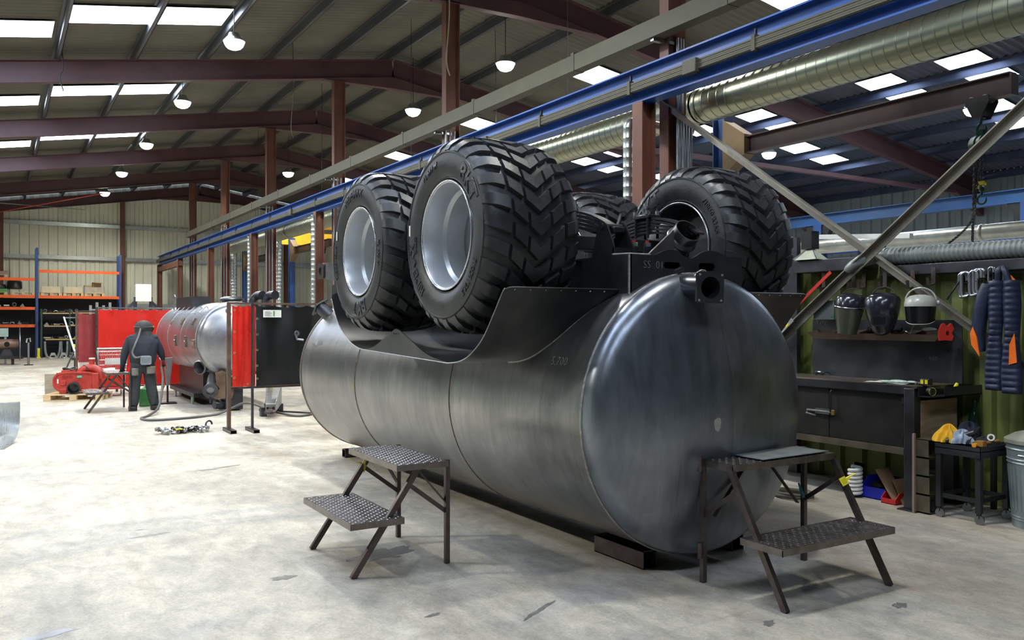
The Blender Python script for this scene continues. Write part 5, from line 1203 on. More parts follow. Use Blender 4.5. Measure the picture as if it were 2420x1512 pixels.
small('bottle_shelf', MB().box((7.62, 4.2, 0.575), (7.76, 4.53, 0.6)).box((7.64, 4.22, 0), (7.68, 4.26, 0.575)).box((7.64, 4.47, 0), (7.68, 4.51, 0.575)), DARK, 'dark narrow shelf holding the green bottle', 'shelf')
# --- trolley
tw = thing('steel_trolley', 'small black steel trolley on castors piled with rags and tools', 'trolley', (7.2, 4.14, 0))
X0, X1, YA, YB2 = 6.95, 7.42, 3.955, 4.36
m = MB().box((X0, YA, 0.60), (X1, YB2, 0.606))
for a, b in (((X0, YA, 0.55), (X0 + 0.005, YB2, 0.64)), ((X1 - 0.005, YA, 0.55), (X1, YB2, 0.64)), ((X0, YA, 0.55), (X1, YA + 0.005, 0.64)), ((X0, YB2 - 0.005, 0.55), (X1, YB2, 0.64))): m.box(a, b)
m.build('tray', STEEL, tw, world=True)
for x in (X0 + 0.03, X1 - 0.03):
    for y in (YA + 0.03, YB2 - 0.03):
        l = MB().box((x - 0.022, y - 0.022, 0.09), (x + 0.022, y + 0.022, 0.56)).build('leg', STEEL, tw, world=True)
        MB().cyl((x - 0.018, y - 0.012, 0.037), (x + 0.004, y - 0.006, 0.037), 0.037, n=20).build('castor', RAWSTEEL, l, world=True)
        MB().box((x - 0.02, y - 0.015, 0.05), (x + 0.012, y + 0.012, 0.09)).build('castor_fork', DARK, l, world=True)
for y in (YA + 0.03, YB2 - 0.03): MB().bar((X0 + 0.03, y, 0.19), (X1 - 0.03, y, 0.19), 0.006, 0.04).build('end_rail', STEEL, tw, world=True)
for x in (X0 + 0.03, X1 - 0.03): MB().bar((x, YA + 0.03, 0.19), (x, YB2 - 0.03, 0.19), 0.006, 0.04).build('side_rail', STEEL, tw, world=True)
def rag(c, r, material, label, seed):
    rnd = random.Random(seed); ph = [rnd.random() * 6 for _ in range(6)]
    def fn(u, v):
        a = 2 * PI * u; e = PI / 2 * v
        k = 1 + 0.22 * math.sin(3 * a + ph[0]) * math.cos(e) + 0.14 * math.sin(7 * a + ph[1] + 3 * v) + 0.09 * math.sin(11 * a + ph[2] - 7 * v)
        return (c[0] + r[0] * k * math.cos(a) * math.cos(e), c[1] + r[1] * k * math.sin(a) * math.cos(e), c[2] + r[2] * math.sin(e) * (1 + 0.2 * math.sin(5 * a + ph[3])) + 0.01)
    tag(MB().grid(fn, 48, 10, True).build('rag', material, angle=60), label, 'rag', 'rags on the trolley')
rag((7.04, 4.28, 0.64), (0.10, 0.10, 0.13), mat('yellow cloth', (0.85, 0.45, 0.02), 0.85, 0, 0.2, 14), 'crumpled bright yellow rag on the trolley corner', 1)
rag((7.06, 4.18, 0.64), (0.09, 0.08, 0.10), mat('pale blue cloth', (0.38, 0.45, 0.56), 0.85, 0, 0.3, 14), 'crumpled pale blue rag beside the yellow rag', 2)
rag((7.28, 4.24, 0.64), (0.11, 0.09, 0.14), mat('navy cloth', (0.015, 0.017, 0.035), 0.8, 0, 0.3, 10), 'dark navy rag behind the pale blue rag', 3)
rag((7.20, 4.06, 0.64), (0.10, 0.08, 0.05), mat('charcoal cloth', (0.028, 0.03, 0.03), 0.8, 0, 0.3, 10), 'charcoal work gloves heap in the middle of the trolley', 4)
small('hand_torch', MB().cyl((6.97, 4.27, 0.66), (7.1, 4.10, 0.74), 0.022, 0.028, n=16), BLACKP, 'black torch lying across the pale blue rag', 'torch')
small('club_hammer', MB().cyl((7.03, 3.99, 0.665), (7.3, 4.0, 0.67), 0.014, n=10).box((7.0, 3.965, 0.645), (7.06, 4.03, 0.69)), mat('hammer handle wood', (0.42, 0.20, 0.05), 0.5), 'wooden handled hammer on the front edge of the trolley', 'hammer')
small('marker_cap', MB().cyl((6.965, 4.02, 0.655), (6.99, 4.02, 0.655), 0.02, n=12), mat('orange cap', (0.9, 0.35, 0.02), 0.5), 'orange cap near the trolley corner', 'cap')
small('white_tape_roll', MB().lathe([(0.018, -0.012), (0.03, -0.012), (0.03, 0.012), (0.018, 0.012)], 20, frame((7.16, 3.985, 0.71), (-1, -0.3, 0.2)), closed=True), WHITE, 'white tape roll on the trolley', 'tape')
small('steel_file', MB().bar((7.0, 4.10, 0.66), (7.22, 4.12, 0.78), 0.02, 0.008), DARK, 'dark steel file sticking out of the trolley', 'file')
small('paint_stick', MB().bar((7.02, 4.06, 0.665), (7.14, 4.0, 0.67), 0.012, 0.012), RAWSTEEL, 'bright steel chisel lying on the trolley', 'chisel')
# --- galvanised bin
gb = thing('dustbin', 'ribbed galvanised dustbin with lid at the right edge', 'bin', (7.33, 3.66, 0))
r0, r1, hh = 0.215, 0.262, 0.70
def bw(u, v):
    a = 2 * PI * u; z = hh * v; r = r0 + (r1 - r0) * v
    if 0.2 < v < 0.72 : r += 0.004 * math.cos(36 * a)
    for rb in (0.10, 0.13, 0.76, 0.80, 0.92): r += 0.007 * math.exp(-((v - rb) / 0.008) ** 2)
    return (r * math.cos(a), r * math.sin(a), z)
MB().grid(bw, 144, 100, True).build('bin_body', GALVB if False else mat('bin zinc', (0.33, 0.40, 0.41), 0.4, 0.55, 0.2, 4, col2=(0.24, 0.27, 0.25), amt=0.3), gb, angle=60)
lid = MB().lathe([(0.001, 0.80), (0.10, 0.795), (0.2, 0.765), (0.262, 0.728), (0.275, 0.72), (0.275, 0.69), (0.268, 0.69), (0.266, 0.715)], 64).build('lid', mat('dusty lid', (0.30, 0.30, 0.24), 0.6, 0.3, 0.25, 6), gb)
MB().tube([(-0.06, 0, 0.795), (-0.05, 0, 0.83), (0.05, 0, 0.83), (0.06, 0, 0.795)], 0.007, 8).build('lid_handle', GALV, lid)
MB().tube([(r1 * 0.98 * math.cos(a), r1 * 0.98 * math.sin(a), 0.0) for a in (2.9, 3.0, 3.1, 3.2)], 0.008, 6).build('side_handle', GALV, gb, loc=(0, 0, 0.6))
# hose coil and floor bits behind the right step
small('air_hose_coil', MB().tube([((0.15 + 0.012 * math.sin(a * 0.37)) * math.cos(a), (0.19 + 0.01 * math.sin(a * .5)) * math.sin(a), 0.018 + 0.010 * (a / (2 * PI))) for a in [2 * PI * 3 * i / 90 for i in range(91)]], 0.016, 8), mat('olive hose', (0.10, 0.095, 0.07), 0.6), 'dusty coiled air hose on the floor behind the right step', 'hose', loc=(6.55, 5.55, 0))
# ================================================================== TWO TREAD STEP STOOLS
CHEQ = mat('chequer plate steel', (0.19, 0.165, 0.155), 0.27, 0.85, 0.3, 9, col2=(0.22, 0.145, 0.11), amt=0.25)
PIPM = mat('chequer pip steel', (0.34, 0.31, 0.30), 0.22, 0.85, 0.25, 20)
def pips(x0, x1, y0, y1, z, front_h):
    """raised bars of the tread plate on the top and over the front edge"""
    m = MB(); p = 0.030; nx = int((x1 - x0) / p); ny = int((y1 - y0) / p)
    def pip(c, t, b, n):
        c, t, b, n = Vector(c), Vector(t), Vector(b), Vector(n)
        L, w, h = 0.0125, 0.0045, 0.0022
        m.add([c + t * L, c + b * w, c - t * L, c - b * w, c + n * h + t * L * 0.4, c + n * h - t * L * 0.4], [(0, 1, 5, 4), (1, 2, 5), (2, 3, 4, 5), (3, 0, 4)])
    s = math.sqrt(0.5)
    for i in range(nx):
        for j in range(ny):
            d = 1 if (i + j) % 2 else -1
            pip((x0 + (i + 0.5) * p, y0 + (j + 0.5) * p, z), (s, s * d, 0), (-s * d, s, 0), (0, 0, 1))
    for j in range(ny):
        d = 1 if j % 2 else -1
        pip((x0 - 0.0005, y0 + (j + 0.5) * p, z - front_h * 0.5), (0, s * d, s), (0, s, -s * d), (-1, 0, 0))
    return m
def step_stool(label, W, D, H, up, low, slant, parts_tag=None):
    """local X from the sloping front feet (0) to the upright back legs (D); Y across"""
    t = thing('step_stool', label, 'step stool', (0, 0, 0), 0, 'chequer plate step stools')
    h = W / 2; fh = 0.042
    for (x0, x1, z, hw) in (up, low):
        b = MB().box((x0, -hw, z - 0.004), (x1, hw, z))
        b.box((x0, -hw, z - fh), (x0 + 0.004, hw, z - 0.004)); b.box((x0, -hw, z - fh), (x1, -hw + 0.004, z - 0.004)); b.box((x0, hw - 0.004, z - fh), (x1, hw, z - 0.004)); b.box((x1 - 0.004, -hw, z - fh), (x1, hw, z - 0.004))
        o = b.build('tread', CHEQ, t)
        pips(x0 + 0.004, x1 - 0.004, -hw + 0.004, hw - 0.004, z, fh).build('tread_pattern', PIPM, o, angle=0)['kind'] = 'stuff'
    for s in (-1, 1):
        y = s * (h - 0.016)
        MB().bar((0, y, 0), (slant, y, up[2] - 0.01), 0.032, 0.038, up=(0, 0, 1)).build('front_leg', TUBE, t)
        MB().bar((D - 0.016, y, 0), (D - 0.016, y, H + 0.004), 0.032, 0.032, up=(1, 0, 0)).build('back_leg', TUBE, t)
        MB().bar((slant - 0.09, y - s * 0.004, up[2] - 0.14), (D - 0.02, y - s * 0.004, up[2] - 0.36), 0.006, 0.03).build('side_brace', TUBE, t)
    return t
s1 = step_stool('two tread chequer plate step in front of the long tank side', 0.87, 0.71, 0.722, (0.30, 0.69, 0.722, 0.455), (-0.04, 0.34, 0.375, 0.49), 0.49)
s1.location = (2.0, 5.71, 0)
for s in (-1, 1): MB().bar((0.69, s * 0.42, 0.42), (0.5, s * 0.30, 0.68), 0.03, 0.006).build('corner_brace', TUBE, s1)
def tie_tag(parent, p, material, along, size=(0.05, 0.075)):
    g = MB().box((-0.002, -size[0] / 2, -size[1]), (0.002, size[0] / 2, 0)).build('tag', material, parent, loc=p, rot=along, bevel=0.0015)
    MB().box((-0.004, -0.008, 0), (0.004, 0.008, 0.035)).build('tag_neck', material, g)
    for i in range(4): MB().box((-0.0028, -size[0] * 0.34, -size[1] * (0.25 + 0.17 * i)), (0.0028, size[0] * (0.30 - 0.05 * (i % 2)), -size[1] * (0.22 + 0.17 * i))).build('tag_print', mat('tag print', (0.10, 0.09, 0.01), 0.6), g)
    return g
YD = mat('old yellow tag', (0.75, 0.60, 0.02), 0.5, 0, 0.1)
g = tie_tag(s1, (0.405, 0.40, 0.60), YD, (0.3, 0.0, 0.6), (0.04, 0.06))
MB().bar((0.38, 0.44, 0.605), (0.30, 0.455, 0.645), 0.014, 0.004).build('tag_tail', YELLOW, s1); MB().tube([(0.405, 0.40, 0.60), (0.40, 0.43, 0.605), (0.375, 0.44, 0.61)], 0.006, 6).build('tag_loop', YELLOW, s1)
s2 = step_stool('two tread chequer plate step in front of the tank head, mat on top', 1.0, 0.69, 0.80, (0.41, 0.68, 0.795, 0.49), (-0.01, 0.32, 0.372, 0.525), 0.445)
s2.location = (4.40, 3.365, 0); s2.rotation_euler = (0, 0, PI / 2)
for i, z in enumerate((0.72, 0.16)): MB().cyl((0.675, 0.512, z), (0.675, 0.512, z + 0.10), 0.018, n=14).build('hinge_sleeve', TUBE, s2)
MB().bar((0.66, 0.4, 0.42), (0.66, 0.10, 0.74), 0.006, 0.03, up=(1, 0, 0)).build('back_brace', TUBE, s2); MB().bar((0.66, -0.4, 0.42), (0.66, -0.10, 0.74), 0.006, 0.03, up=(1, 0, 0)).build('back_brace', TUBE, s2)
tie_tag(s2, (0.31, -0.47, 0.63), YELLOW, (1.35, 0.5, 0.0), (0.055, 0.07)); MB().bar((0.34, -0.485, 0.63), (0.335, -0.60, 0.655), 0.012, 0.005).build('tag_tail', YELLOW, s2)
tie_tag(s2, (0.66, -0.43, 0.52), mat('cyan tag', (0.08, 0.45, 0.55), 0.5), (0.3, 0.2, 1.2), (0.045, 0.07))
mt = MB().grid(lambda u, v: (3.93 + 0.86 * 0 + 0.0 + (4.18 + 0.66 * v) - 3.93, 3.775 + 0.27 * u + 0.02 * v, 0.802 + 0.012 * (u - 0.5) ** 2), 6, 8)
o = mt.build('rubber_mat', mat('grey rubber mat', (0.17, 0.18, 0.17), 0.75, 0, 0.25, 8)); o.modifiers.new('solid', 'SOLIDIFY').thickness = 0.006
tag(o, 'grey rubber mat lying on the upper tread of the right step', 'mat')
s3 = copy_tree(s1); s3.location = (1.44, 17.62, 0); s3['label'] = 'two tread step stool beside the welder, far left'
for c in s3.children:
    if c.name.startswith('tag_tail') or c.name.startswith('tag_loop'): c.location = (-0.2, -0.85, -0.2)
# ================================================================== LEFT SIDE OF THE HALL
# ---- welding screens
REDC = mat('red welding curtain', (0.62, 0.02, 0.012), 0.28, 0, 0.15, 2.0, transmission=0.0, bump=0.15, bscale=4, coat=0.3)
REDF = mat('dusty red curtain', (0.27, 0.035, 0.04), 0.42, 0, 0.3, 4, bump=0.3, bscale=5, col2=(0.36, 0.13, 0.12), amt=0.3)
BLKC = mat('black welding curtain', (0.012, 0.013, 0.014), 0.22, 0, 0.2, 3, bump=0.3, bscale=4, coat=0.3)
def curtain(t, name, material, x0, x1, y, z0, z1, waves, seed):
    rnd = random.Random(seed); ph = rnd.random() * 6
    def fn(u, v):
        sag = 0.03 * abs(math.sin(PI * waves * u)) * (1 - v) ** 3
        return (x0 + (x1 - x0) * u, y + 0.02 * math.sin(9 * u + ph + 2 * v) * v + 0.012 * math.sin(23 * u + ph) * (1 - v), z1 - sag - (z1 - z0 - sag) * v)
    return MB().grid(fn, 40, 24).build(name, material, t, world=True, angle=60)
def eyelets(t, pts):
    for p in pts: MB().lathe([(0.008, 0), (0.018, 0), (0.018, 0.006), (0.008, 0.006)], 12, frame(p, (-0.3, -1, 0)), closed=True).build('eyelet', mat('eyelet brass', (0.55, 0.42, 0.2), 0.3, 0.8), t, world=True)
def hollow_foot(t, x, y):
    m = MB()
    for a, b in (((x - 0.15, y - 0.22, 0), (x - 0.144 + 0.0, y + 0.22, 0.05)),): pass
    M = Matrix.Translation((x, y, 0))
    w, h, L, k = 0.09, 0.05, 0.26, 0.005
    for lo, hi in (((-w / 2, -L, 0), (-w / 2 + k, L, h)), ((w / 2 - k, -L, 0), (w / 2, L, h)), ((-w / 2, -L, 0), (w / 2, L, k)), ((-w / 2, -L, h - k), (w / 2, L, h))): m.box(lo, hi, M)
    return m.build('foot', TUBE, t, world=True)
t = thing('welding_screen', 'narrow bright red welding screen beside the black curtain', 'welding screen', (3.05, 13.1, 0), 0, 'welding screens')
MB().bar((3.03, 13.25, 0.05), (3.03, 13.25, 1.97), 0.07, 0.05, up=(1, 0, 0)).build('post', mat('brown post', (0.16, 0.105, 0.08), 0.45, 0.6, 0.3, 5), t, world=True); hollow_foot(t, 3.03, 13.2)
MB().bar((3.0, 13.25, 1.955), (5.4, 13.25, 1.955), 0.03, 0.03).build('top_rail', mat('brown rail', (0.22, 0.14, 0.10), 0.45, 0.6, 0.3, 5), t, world=True); MB().bar((3.06, 13.25, 0.66), (5.4, 13.25, 0.66), 0.03, 0.03).build('bottom_rail', TUBE, t, world=True)
curtain(t, 'curtain', REDC, 3.075, 3.42, 13.22, 0.68, 1.93, 3, 3); eyelets(t, [(3.10, 13.19, z) for z in (1.85, 1.52, 1.2, 0.82)] + [(3.2, 13.19, 1.9), (3.3, 13.19, 0.72)])
t = thing('welding_screen', 'wide glossy black welding screen with white notice', 'welding screen', (3.35, 13.1, 0), 0, 'welding screens')
MB().bar((3.345, 13.10, 0.05), (3.345, 13.10, 1.98), 0.035, 0.035, up=(1, 0, 0)).build('post', STEEL, t, world=True); hollow_foot(t, 3.345, 13.10)
curtain(t, 'curtain', BLKC, 3.42, 5.3, 13.18, 0.68, 1.93, 7, 5); eyelets(t, [(3.43, 13.14, z) for z in (1.72, 1.48, 1.24, 1.0, 0.80)] + [(3.9, 13.14, 1.91), (4.4, 13.14, 1.91)])
sg = MB().box((3.52, 13.135, 1.74), (3.80, 13.14, 1.855)).build('notice', WHITE, t, world=True)
MB().box((3.675, 13.131, 1.76), (3.695, 13.135, 1.84)).build('notice_print', mat('notice green', (0.05, 0.35, 0.08), 0.6), sg, world=True)
for i in range(4): MB().box((3.545, 13.131, 1.765 + 0.02 * i), (3.655 - 0.02 * (i % 2), 13.135, 1.772 + 0.02 * i)).build('notice_print', mat('notice grey', (0.4, 0.4, 0.38), 0.6), sg, world=True)
t = thing('welding_screen', 'large bright red welding screen behind the welder', 'welding screen', (2.8, 21.8, 0), 0, 'welding screens')
for x in (2.0, 3.9): MB().bar((x, 21.80, 0.0), (x, 21.80, 2.0), 0.05, 0.05, up=(1, 0, 0)).build('post', TUBE, t, world=True)
MB().bar((2.0, 21.80, 1.985), (3.9, 21.80, 1.985), 0.03, 0.03).build('top_rail', RAWSTEEL, t, world=True); MB().bar((2.0, 21.80, 0.14), (3.9, 21.80, 0.14), 0.03, 0.03).build('bottom_rail', TUBE, t, world=True); curtain(t, 'curtain', REDC, 2.03, 3.88, 21.76, 0.16, 1.96, 6, 8)
eyelets(t, [(2.3 + 0.33 * i, 21.73, 1.93) for i in range(5)])
t = thing('welding_screen', 'dusty dark red welding screen, leftmost', 'welding screen', (1.8, 22, 0), 0, 'welding screens')
for x in (1.6, 2.45): MB().bar((x, 22.0, 0.0), (x, 22.0, 1.92), 0.05, 0.05, up=(1, 0, 0)).build('post', mat('brown post', (0.16, 0.105, 0.08)), t, world=True)
MB().bar((1.6, 22.0, 1.9), (2.45, 22.0, 1.9), 0.04, 0.04).build('top_rail', TUBE, t, world=True); curtain(t, 'curtain', REDF, 1.63, 2.43, 21.97, 0.72, 1.86, 2, 11)
# ---- second vessel
VX, VZ, VR = 3.89, 1.33, 0.72; VA, VB = 16.5, 21.0
vs_ = thing('pressure_vessel', 'shiny grey cylindrical tank on legs behind the welding screens', 'tank', (VX, 18.7, 0))
MB().lathe([(VR, 0), (VR, VB - VA)], 72, frame((VX, VA, VZ), (0, 1, 0))).build('shell', VESSEL, vs_, world=True)
def vhead(y, d):
    pr = [(VR, 0)]
    for i in range(1, 7): a = math.radians(62) * i / 6; pr.append((VR - 0.16 + 0.16 * math.cos(a), 0.16 * math.sin(a)))
    rk, dk = pr[-1]; rc = rk / math.cos(math.radians(62)) * math.sin(math.radians(62))
    for i in range(1, 11): r = rk * (1 - i / 10); pr.append((max(0.001, r), dk + (rk * rk - r * r) / (2 * rc)))
    return MB().lathe(pr, 64, frame((VX, y, VZ), (0, d, 0))).build('dished_head', VESSEL, vs_, world=True, angle=40)
vh = vhead(VA, -1); vhead(VB, 1)
for y in (VA, 18.0, 19.5, VB): MB().tube([(VX + (VR + 0.001) * math.cos(a), y, VZ + (VR + 0.001) * math.sin(a)) for a in [2 * PI * i / 72 for i in range(72)]], 0.008, 6, closed=True).build('weld_seam', WELD, vs_, world=True)
def vpos(y, ang, off=0.0): a = math.radians(ang); return Vector((VX - (VR + off) * math.cos(a), y, VZ + (VR + off) * math.sin(a)))
for i in range(6):   # grab loops
    y = 16.9 + 0.55 * i
    MB().tube([vpos(y, 42, -0.01), vpos(y, 42, 0.05), vpos(y + 0.05, 56, 0.05), vpos(y + 0.05, 56, -0.01)], 0.008, 6).build('grab_loop', RAWSTEEL, vs_, world=True)
for (y, a, w, h, c) in ((17.05, 28, 0.1, 0.14, RUSTW), (18.15, 28, 0.1, 0.14, RUSTW), (19.3, 26, 0.08, 0.1, RUSTW), (17.4, -4, 0.05, 0.22, RUSTW), (18.5, -4, 0.05, 0.22, RUSTW), (16.6, -6, 0.16, 0.16, RUSTW)):
    p = vpos(y, a, 0.0); n = Vector((p.x - VX, 0, p.z - VZ)).normalized()
    o = MB().box((-h / 2, -w / 2, -0.01), (h / 2, w / 2, 0.035), frame(p, n, (0, 0, 1))).build('pad_bracket', c, vs_, world=True, bevel=0.005)
    MB().ring(circ(0.03, 16), circ(0.015, 16), 0.035, 0.042, frame(p, n, (0, 0, 1))).build('bracket_eye', CHROME, o, world=True)
for (x, z) in ((3.72, 1.85), (3.98, 1.68)): MB().box((-0.03, -0.07, 0), (0.03, 0.07, 0.04), frame((x, VA - 0.19, z), (0, -1, 0.15), (0.9, 0, 0.45))).build('head_handle', RAWSTEEL, vs_, world=True, bevel=0.008)
tp = MB().lathe([(0.001, 0), (0.16, 0), (0.16, 0.1), (0.24, 0.1), (0.25, 0.13), (0.22, 0.16), (0.12, 0.19), (0.001, 0.19)], 32, Matrix.Translation((VX + 0.2, 17.6, VZ + VR - 0.06))).build('top_hatch', STEEL, vs_, world=True)
MB().box((VX - 0.42, 18.4, VZ + VR - 0.12), (VX - 0.05, 20.2, VZ + VR + 0.14)).build('top_trough', STEEL, vs_, world=True)
MB().tube([(VX - 0.40, 20.6, VZ + 0.55), (VX - 0.40, 20.6, VZ + VR + 0.16), (VX - 0.40, 20.5, VZ + VR + 0.22), (VX - 0.40, 20.4, VZ + VR + 0.16)], 0.015, 8).build('lifting_hook', RAWSTEEL, vs_, world=True)
for (x, y) in ((VX + 0.55, 17.3), (VX + 0.72, 17.0)): MB().tube(smooth([(x, y, VZ + 0.3), (x, y, VZ + 0.72), (x + 0.05, y - 0.1, VZ + 0.85), (x + 0.1, y - 0.3, VZ + 0.86)], 5), 0.09, 18).build('top_elbow', STEEL, vs_, world=True)
p1 = MB().tube(smooth([(3.72, 17.0, 0.75), (3.55, 16.75, 0.66), (3.42, 16.35, 0.50), (3.36, 16.1, 0.42)], 5), 0.085, 22).build('drain_pipe', RAWSTEEL, vs_, world=True)
MB().lathe([(0.075, 0), (0.14, 0), (0.14, 0.03), (0.075, 0.03), (0.075, -0.2), (0.001, -0.2)], 32, frame((3.35, 16.07, 0.41), (-0.25, -0.9, -0.3))).build('pipe_flange', STEEL, p1, world=True)
MB().cyl((3.35, 16.07, 0.28), (3.35, 16.07, 0.18), 0.02, n=10).build('drain_cock', DARK, p1, world=True)
MB().lathe([(0.12, 0), (0.14, 0.02), (0.10, 0.16), (0.11, 0.3)], 28, frame((3.28, 16.75, 0.80), (0.6, 0.5, 0.1))).build('side_nozzle', RAWSTEEL, vs_, world=True)
M = Matrix(((0, 0, 1, 0), (1, 0, 0, 0), (0, 1, 0, 0), (0, 0, 0, 1)))
MB().prism([(-0.16, 0), (0.16, 0.0), (0.19, 0.1), (0.19, 0.42), (-0.02, 0.52), (-0.14, 0.48), (-0.12, 0.26), (-0.06, 0.18), (-0.16, 0.08)], -0.008, 0.008, frame((3.62, 16.28, 0.24), (-0.2, -1, 0), (1, -0.2, 0))).build('leg_gusset', mat('rusty gusset', (0.21, 0.14, 0.09), 0.5, 0.6, 0.35, 5), vs_, world=True)
lg = MB().box((3.66, 16.25, 0.02), (3.98, 16.6, 0.72)).build('support_leg', STEEL, vs_, world=True, bevel=0.015)
MB().lathe([(0.10, 0.0), (0.13, 0), (0.13, 0.2), (0.10, 0.2), (0.10, 0.0)], 28, frame((3.85, 16.28, 0.55), (-0.4, -1, 0))).build('leg_pipe', RAWSTEEL, lg, world=True)
MB().lathe([(0.001, 0), (0.07, 0), (0.10, 0.02), (0.10, 0.08), (0.085, 0.1), (0.085, 0.18), (0.001, 0.18)], 28, frame((3.66, 16.42, 0.12), (-1, -0.2, 0))).build('leg_coupling', STEEL, lg, world=True)
MB().box((3.6, 20.3, 0), (4.2, 20.6, 0.75)).build('support_leg', STEEL, vs_, world=True); MB().box((3.35, 17.6, 0.16), (4.2, 20.3, 0.24)).build('under_frame', DARK, vs_, world=True)
MB().box((3.55, 17.7, 0.24), (4.1, 20.2, 0.70)).build('under_tray', DARK, vs_, world=True)
for x, y in ((3.4, 18.0), (3.4, 19.9)): MB().cyl((x, y, 0), (x, y, 0.17), 0.03, n=12).build('frame_foot', GALV, vs_, world=True)
hk = MB().add([(2.90, 18.3, 0.92), (3.08, 18.3, 0.94), (3.02, 18.3, 0.38), (2.96, 18.3, 0.36), (2.90, 18.36, 0.92), (3.08, 18.36, 0.94), (3.02, 18.36, 0.38), (2.96, 18.36, 0.36)], [(0, 3, 2, 1), (4, 5, 6, 7), (0, 1, 5, 4), (1, 2, 6, 5), (2, 3, 7, 6), (3, 0, 4, 7)])
tg = thing('torch_holder', 'grey tapered steel torch holder standing beside the vessel', 'torch holder', (2.98, 18.33, 0)); hk.build('pocket', RAWSTEEL, tg, world=True)
MB().cyl((2.98, 18.33, 0.03), (2.98, 18.33, 0.37), 0.02, n=10).build('stem', DARK, tg, world=True); MB().box((2.82, 18.2, 0), (3.14, 18.46, 0.03)).build('foot', DARK, tg, world=True)
MB().tube([(2.86, 18.27, 0.46), (2.92, 18.25, 0.40), (2.88, 18.25, 0.30), (2.84, 18.25, 0.22)], 0.012, 8).build('ground_clamp', mat('copper', (0.5, 0.2, 0.08), 0.3, 0.9), tg, world=True)
# ---- hitch lying on the floor and trestles behind the screens
ht = thing('drawbar_hitch', 'bare steel drawbar hitch with ring eye lying on the floor', 'hitch', (4.2, 14.9, 0))
a, b = Vector((4.42, 15.75, 0.30)), Vector((4.08, 14.75, 0.17))
d = (b - a).normalized(); r = d.cross(Vector((0, 0, 1))).normalized(); u = r.cross(d)
vsx = []
for p, w, h in ((a, 0.14, 0.16), (b, 0.085, 0.075)):
    for i, j in ((-1, -1), (1, -1), (1, 1), (-1, 1)): vsx.append(p + r * (i * w) + u * (j * h))
MB().add(vsx, [(0, 1, 2, 3), (7, 6, 5, 4), (0, 4, 5, 1), (1, 5, 6, 2), (2, 6, 7, 3), (3, 7, 4, 0)]).build('tapered_beam', RAWSTEEL, ht, world=True, bevel=0.01)
MB().tube([b + d * 0.12 + r * (0.07 * math.cos(q)) + d * (0.07 * math.sin(q)) - u * 0.04 for q in [2 * PI * i / 20 for i in range(20)]], 0.028, 10, closed=True).build('ring_eye', TUBE, ht, world=True)
MB().box((3.98, 14.98, 0), (4.08, 15.1, 0.16)).build('pivot_lug', STEEL, ht, world=True)
for dx in (-0.05, 0.05): MB().cyl(b + r * dx - d * 0.002, b + r * dx + d * 0.015, 0.022, n=14).build('bolt', DARK, ht, world=True)
MB().box((4.25, 15.6, 0.0), (4.55, 15.8, 0.15)).build('packing_block', STEEL, ht, world=True)
def trestle(x, y, w, h, material, label):
    t = thing('trestle', label, 'trestle', (x, y, 0), 0, 'trestles behind the screens')
    for s in (-1, 1):
        for q in (-1, 1): MB().bar((s * w / 2, q * 0.22, 0), (s * w / 2 * 0.9, q * 0.05, h), 0.035, 0.035, up=(1, 0, 0)).build('leg', material, t)
        MB().bar((s * w / 2 * 0.95, -0.17, 0.2), (s * w / 2 * 0.95, 0.17, 0.2), 0.03, 0.03).build('stretcher', material, t)
    MB().bar((-w / 2, 0, h), (w / 2, 0, h), 0.06, 0.05).build('top_bar', material, t)
trestle(4.75, 15.7, 0.9, 0.62, mat('dull yellow frame', (0.30, 0.24, 0.06), 0.5), 'dull yellow trestle under the black screen')
trestle(5.35, 14.9, 0.7, 0.6, TUBE, 'dark steel trestle beside the big tank end')
# ---- cables and chain on the floor
CABLE = mat('welding cable', (0.10, 0.10, 0.095), 0.5)
def floor_cable(pts, r, label, material=CABLE): return tag(MB().tube(smooth(pts, 8), r, 8).build('cable', material), label, 'cable')
floor_cable([(2.70, 17.32, 0.80), (2.68, 17.0, 0.55), (2.52, 16.4, 0.14), (2.28, 16.0, 0.02), (2.12, 15.65, 0.02), (2.2, 15.3, 0.02), (2.5, 15.25, 0.02), (2.95, 15.35, 0.02), (3.35, 15.6, 0.02), (3.65, 15.75, 0.10), (3.9, 15.55, 0.20), (4.3, 15.1, 0.05), (4.55, 14.6, 0.02), (5.1, 15.0, 0.02), (5.9, 15.2, 0.02)], 0.022, 'grey welding cable curving from the welder across the floor')
floor_cable([(4.2, 15.95, 0.02), (4.7, 15.2, 0.02), (5.0, 14.9, 0.02), (5.5, 15.3, 0.02), (6.0, 15.8, 0.02)], 0.014, 'thin dark cable behind the drawbar hitch', DARK)
ch = thing('lifting_chain', 'heap of bright lifting chain with yellow tag on the floor', 'chain', (2.4, 13.5, 0))
rc = random.Random(5); m = []
for i in range(26): m.append((2.02 + 0.03 * i + rc.uniform(-0.05, 0.05), 13.47 + rc.uniform(-0.16, 0.16), 0.03 + rc.uniform(0, 0.05)))
chain_mesh(m, 0.085, 0.012, 0.05).build('chain_links', mat('chain zinc', (0.42, 0.42, 0.43), 0.3, 0.8, 0.3, 30), ch, world=True)['kind'] = 'stuff'
m = [(2.3 + 0.02 * i + rc.uniform(-0.05, 0.05), 13.5 + rc.uniform(-0.12, 0.12), 0.03 + rc.uniform(0, 0.04)) for i in range(20)]
chain_mesh(m, 0.08, 0.012, 0.048).build('chain_links', DARK, ch, world=True)['kind'] = 'stuff'
MB().prism([(0.07 * math.cos(a) * (1 if i % 2 else 0.4), 0.07 * math.sin(a) * (1 if i % 2 else 0.4)) for i, a in enumerate([2 * PI * i / 8 for i in range(8)])], 0, 0.012, Matrix.Translation((2.33, 13.36, 0.07))).build('chain_tag', YELLOW, ch, world=True)
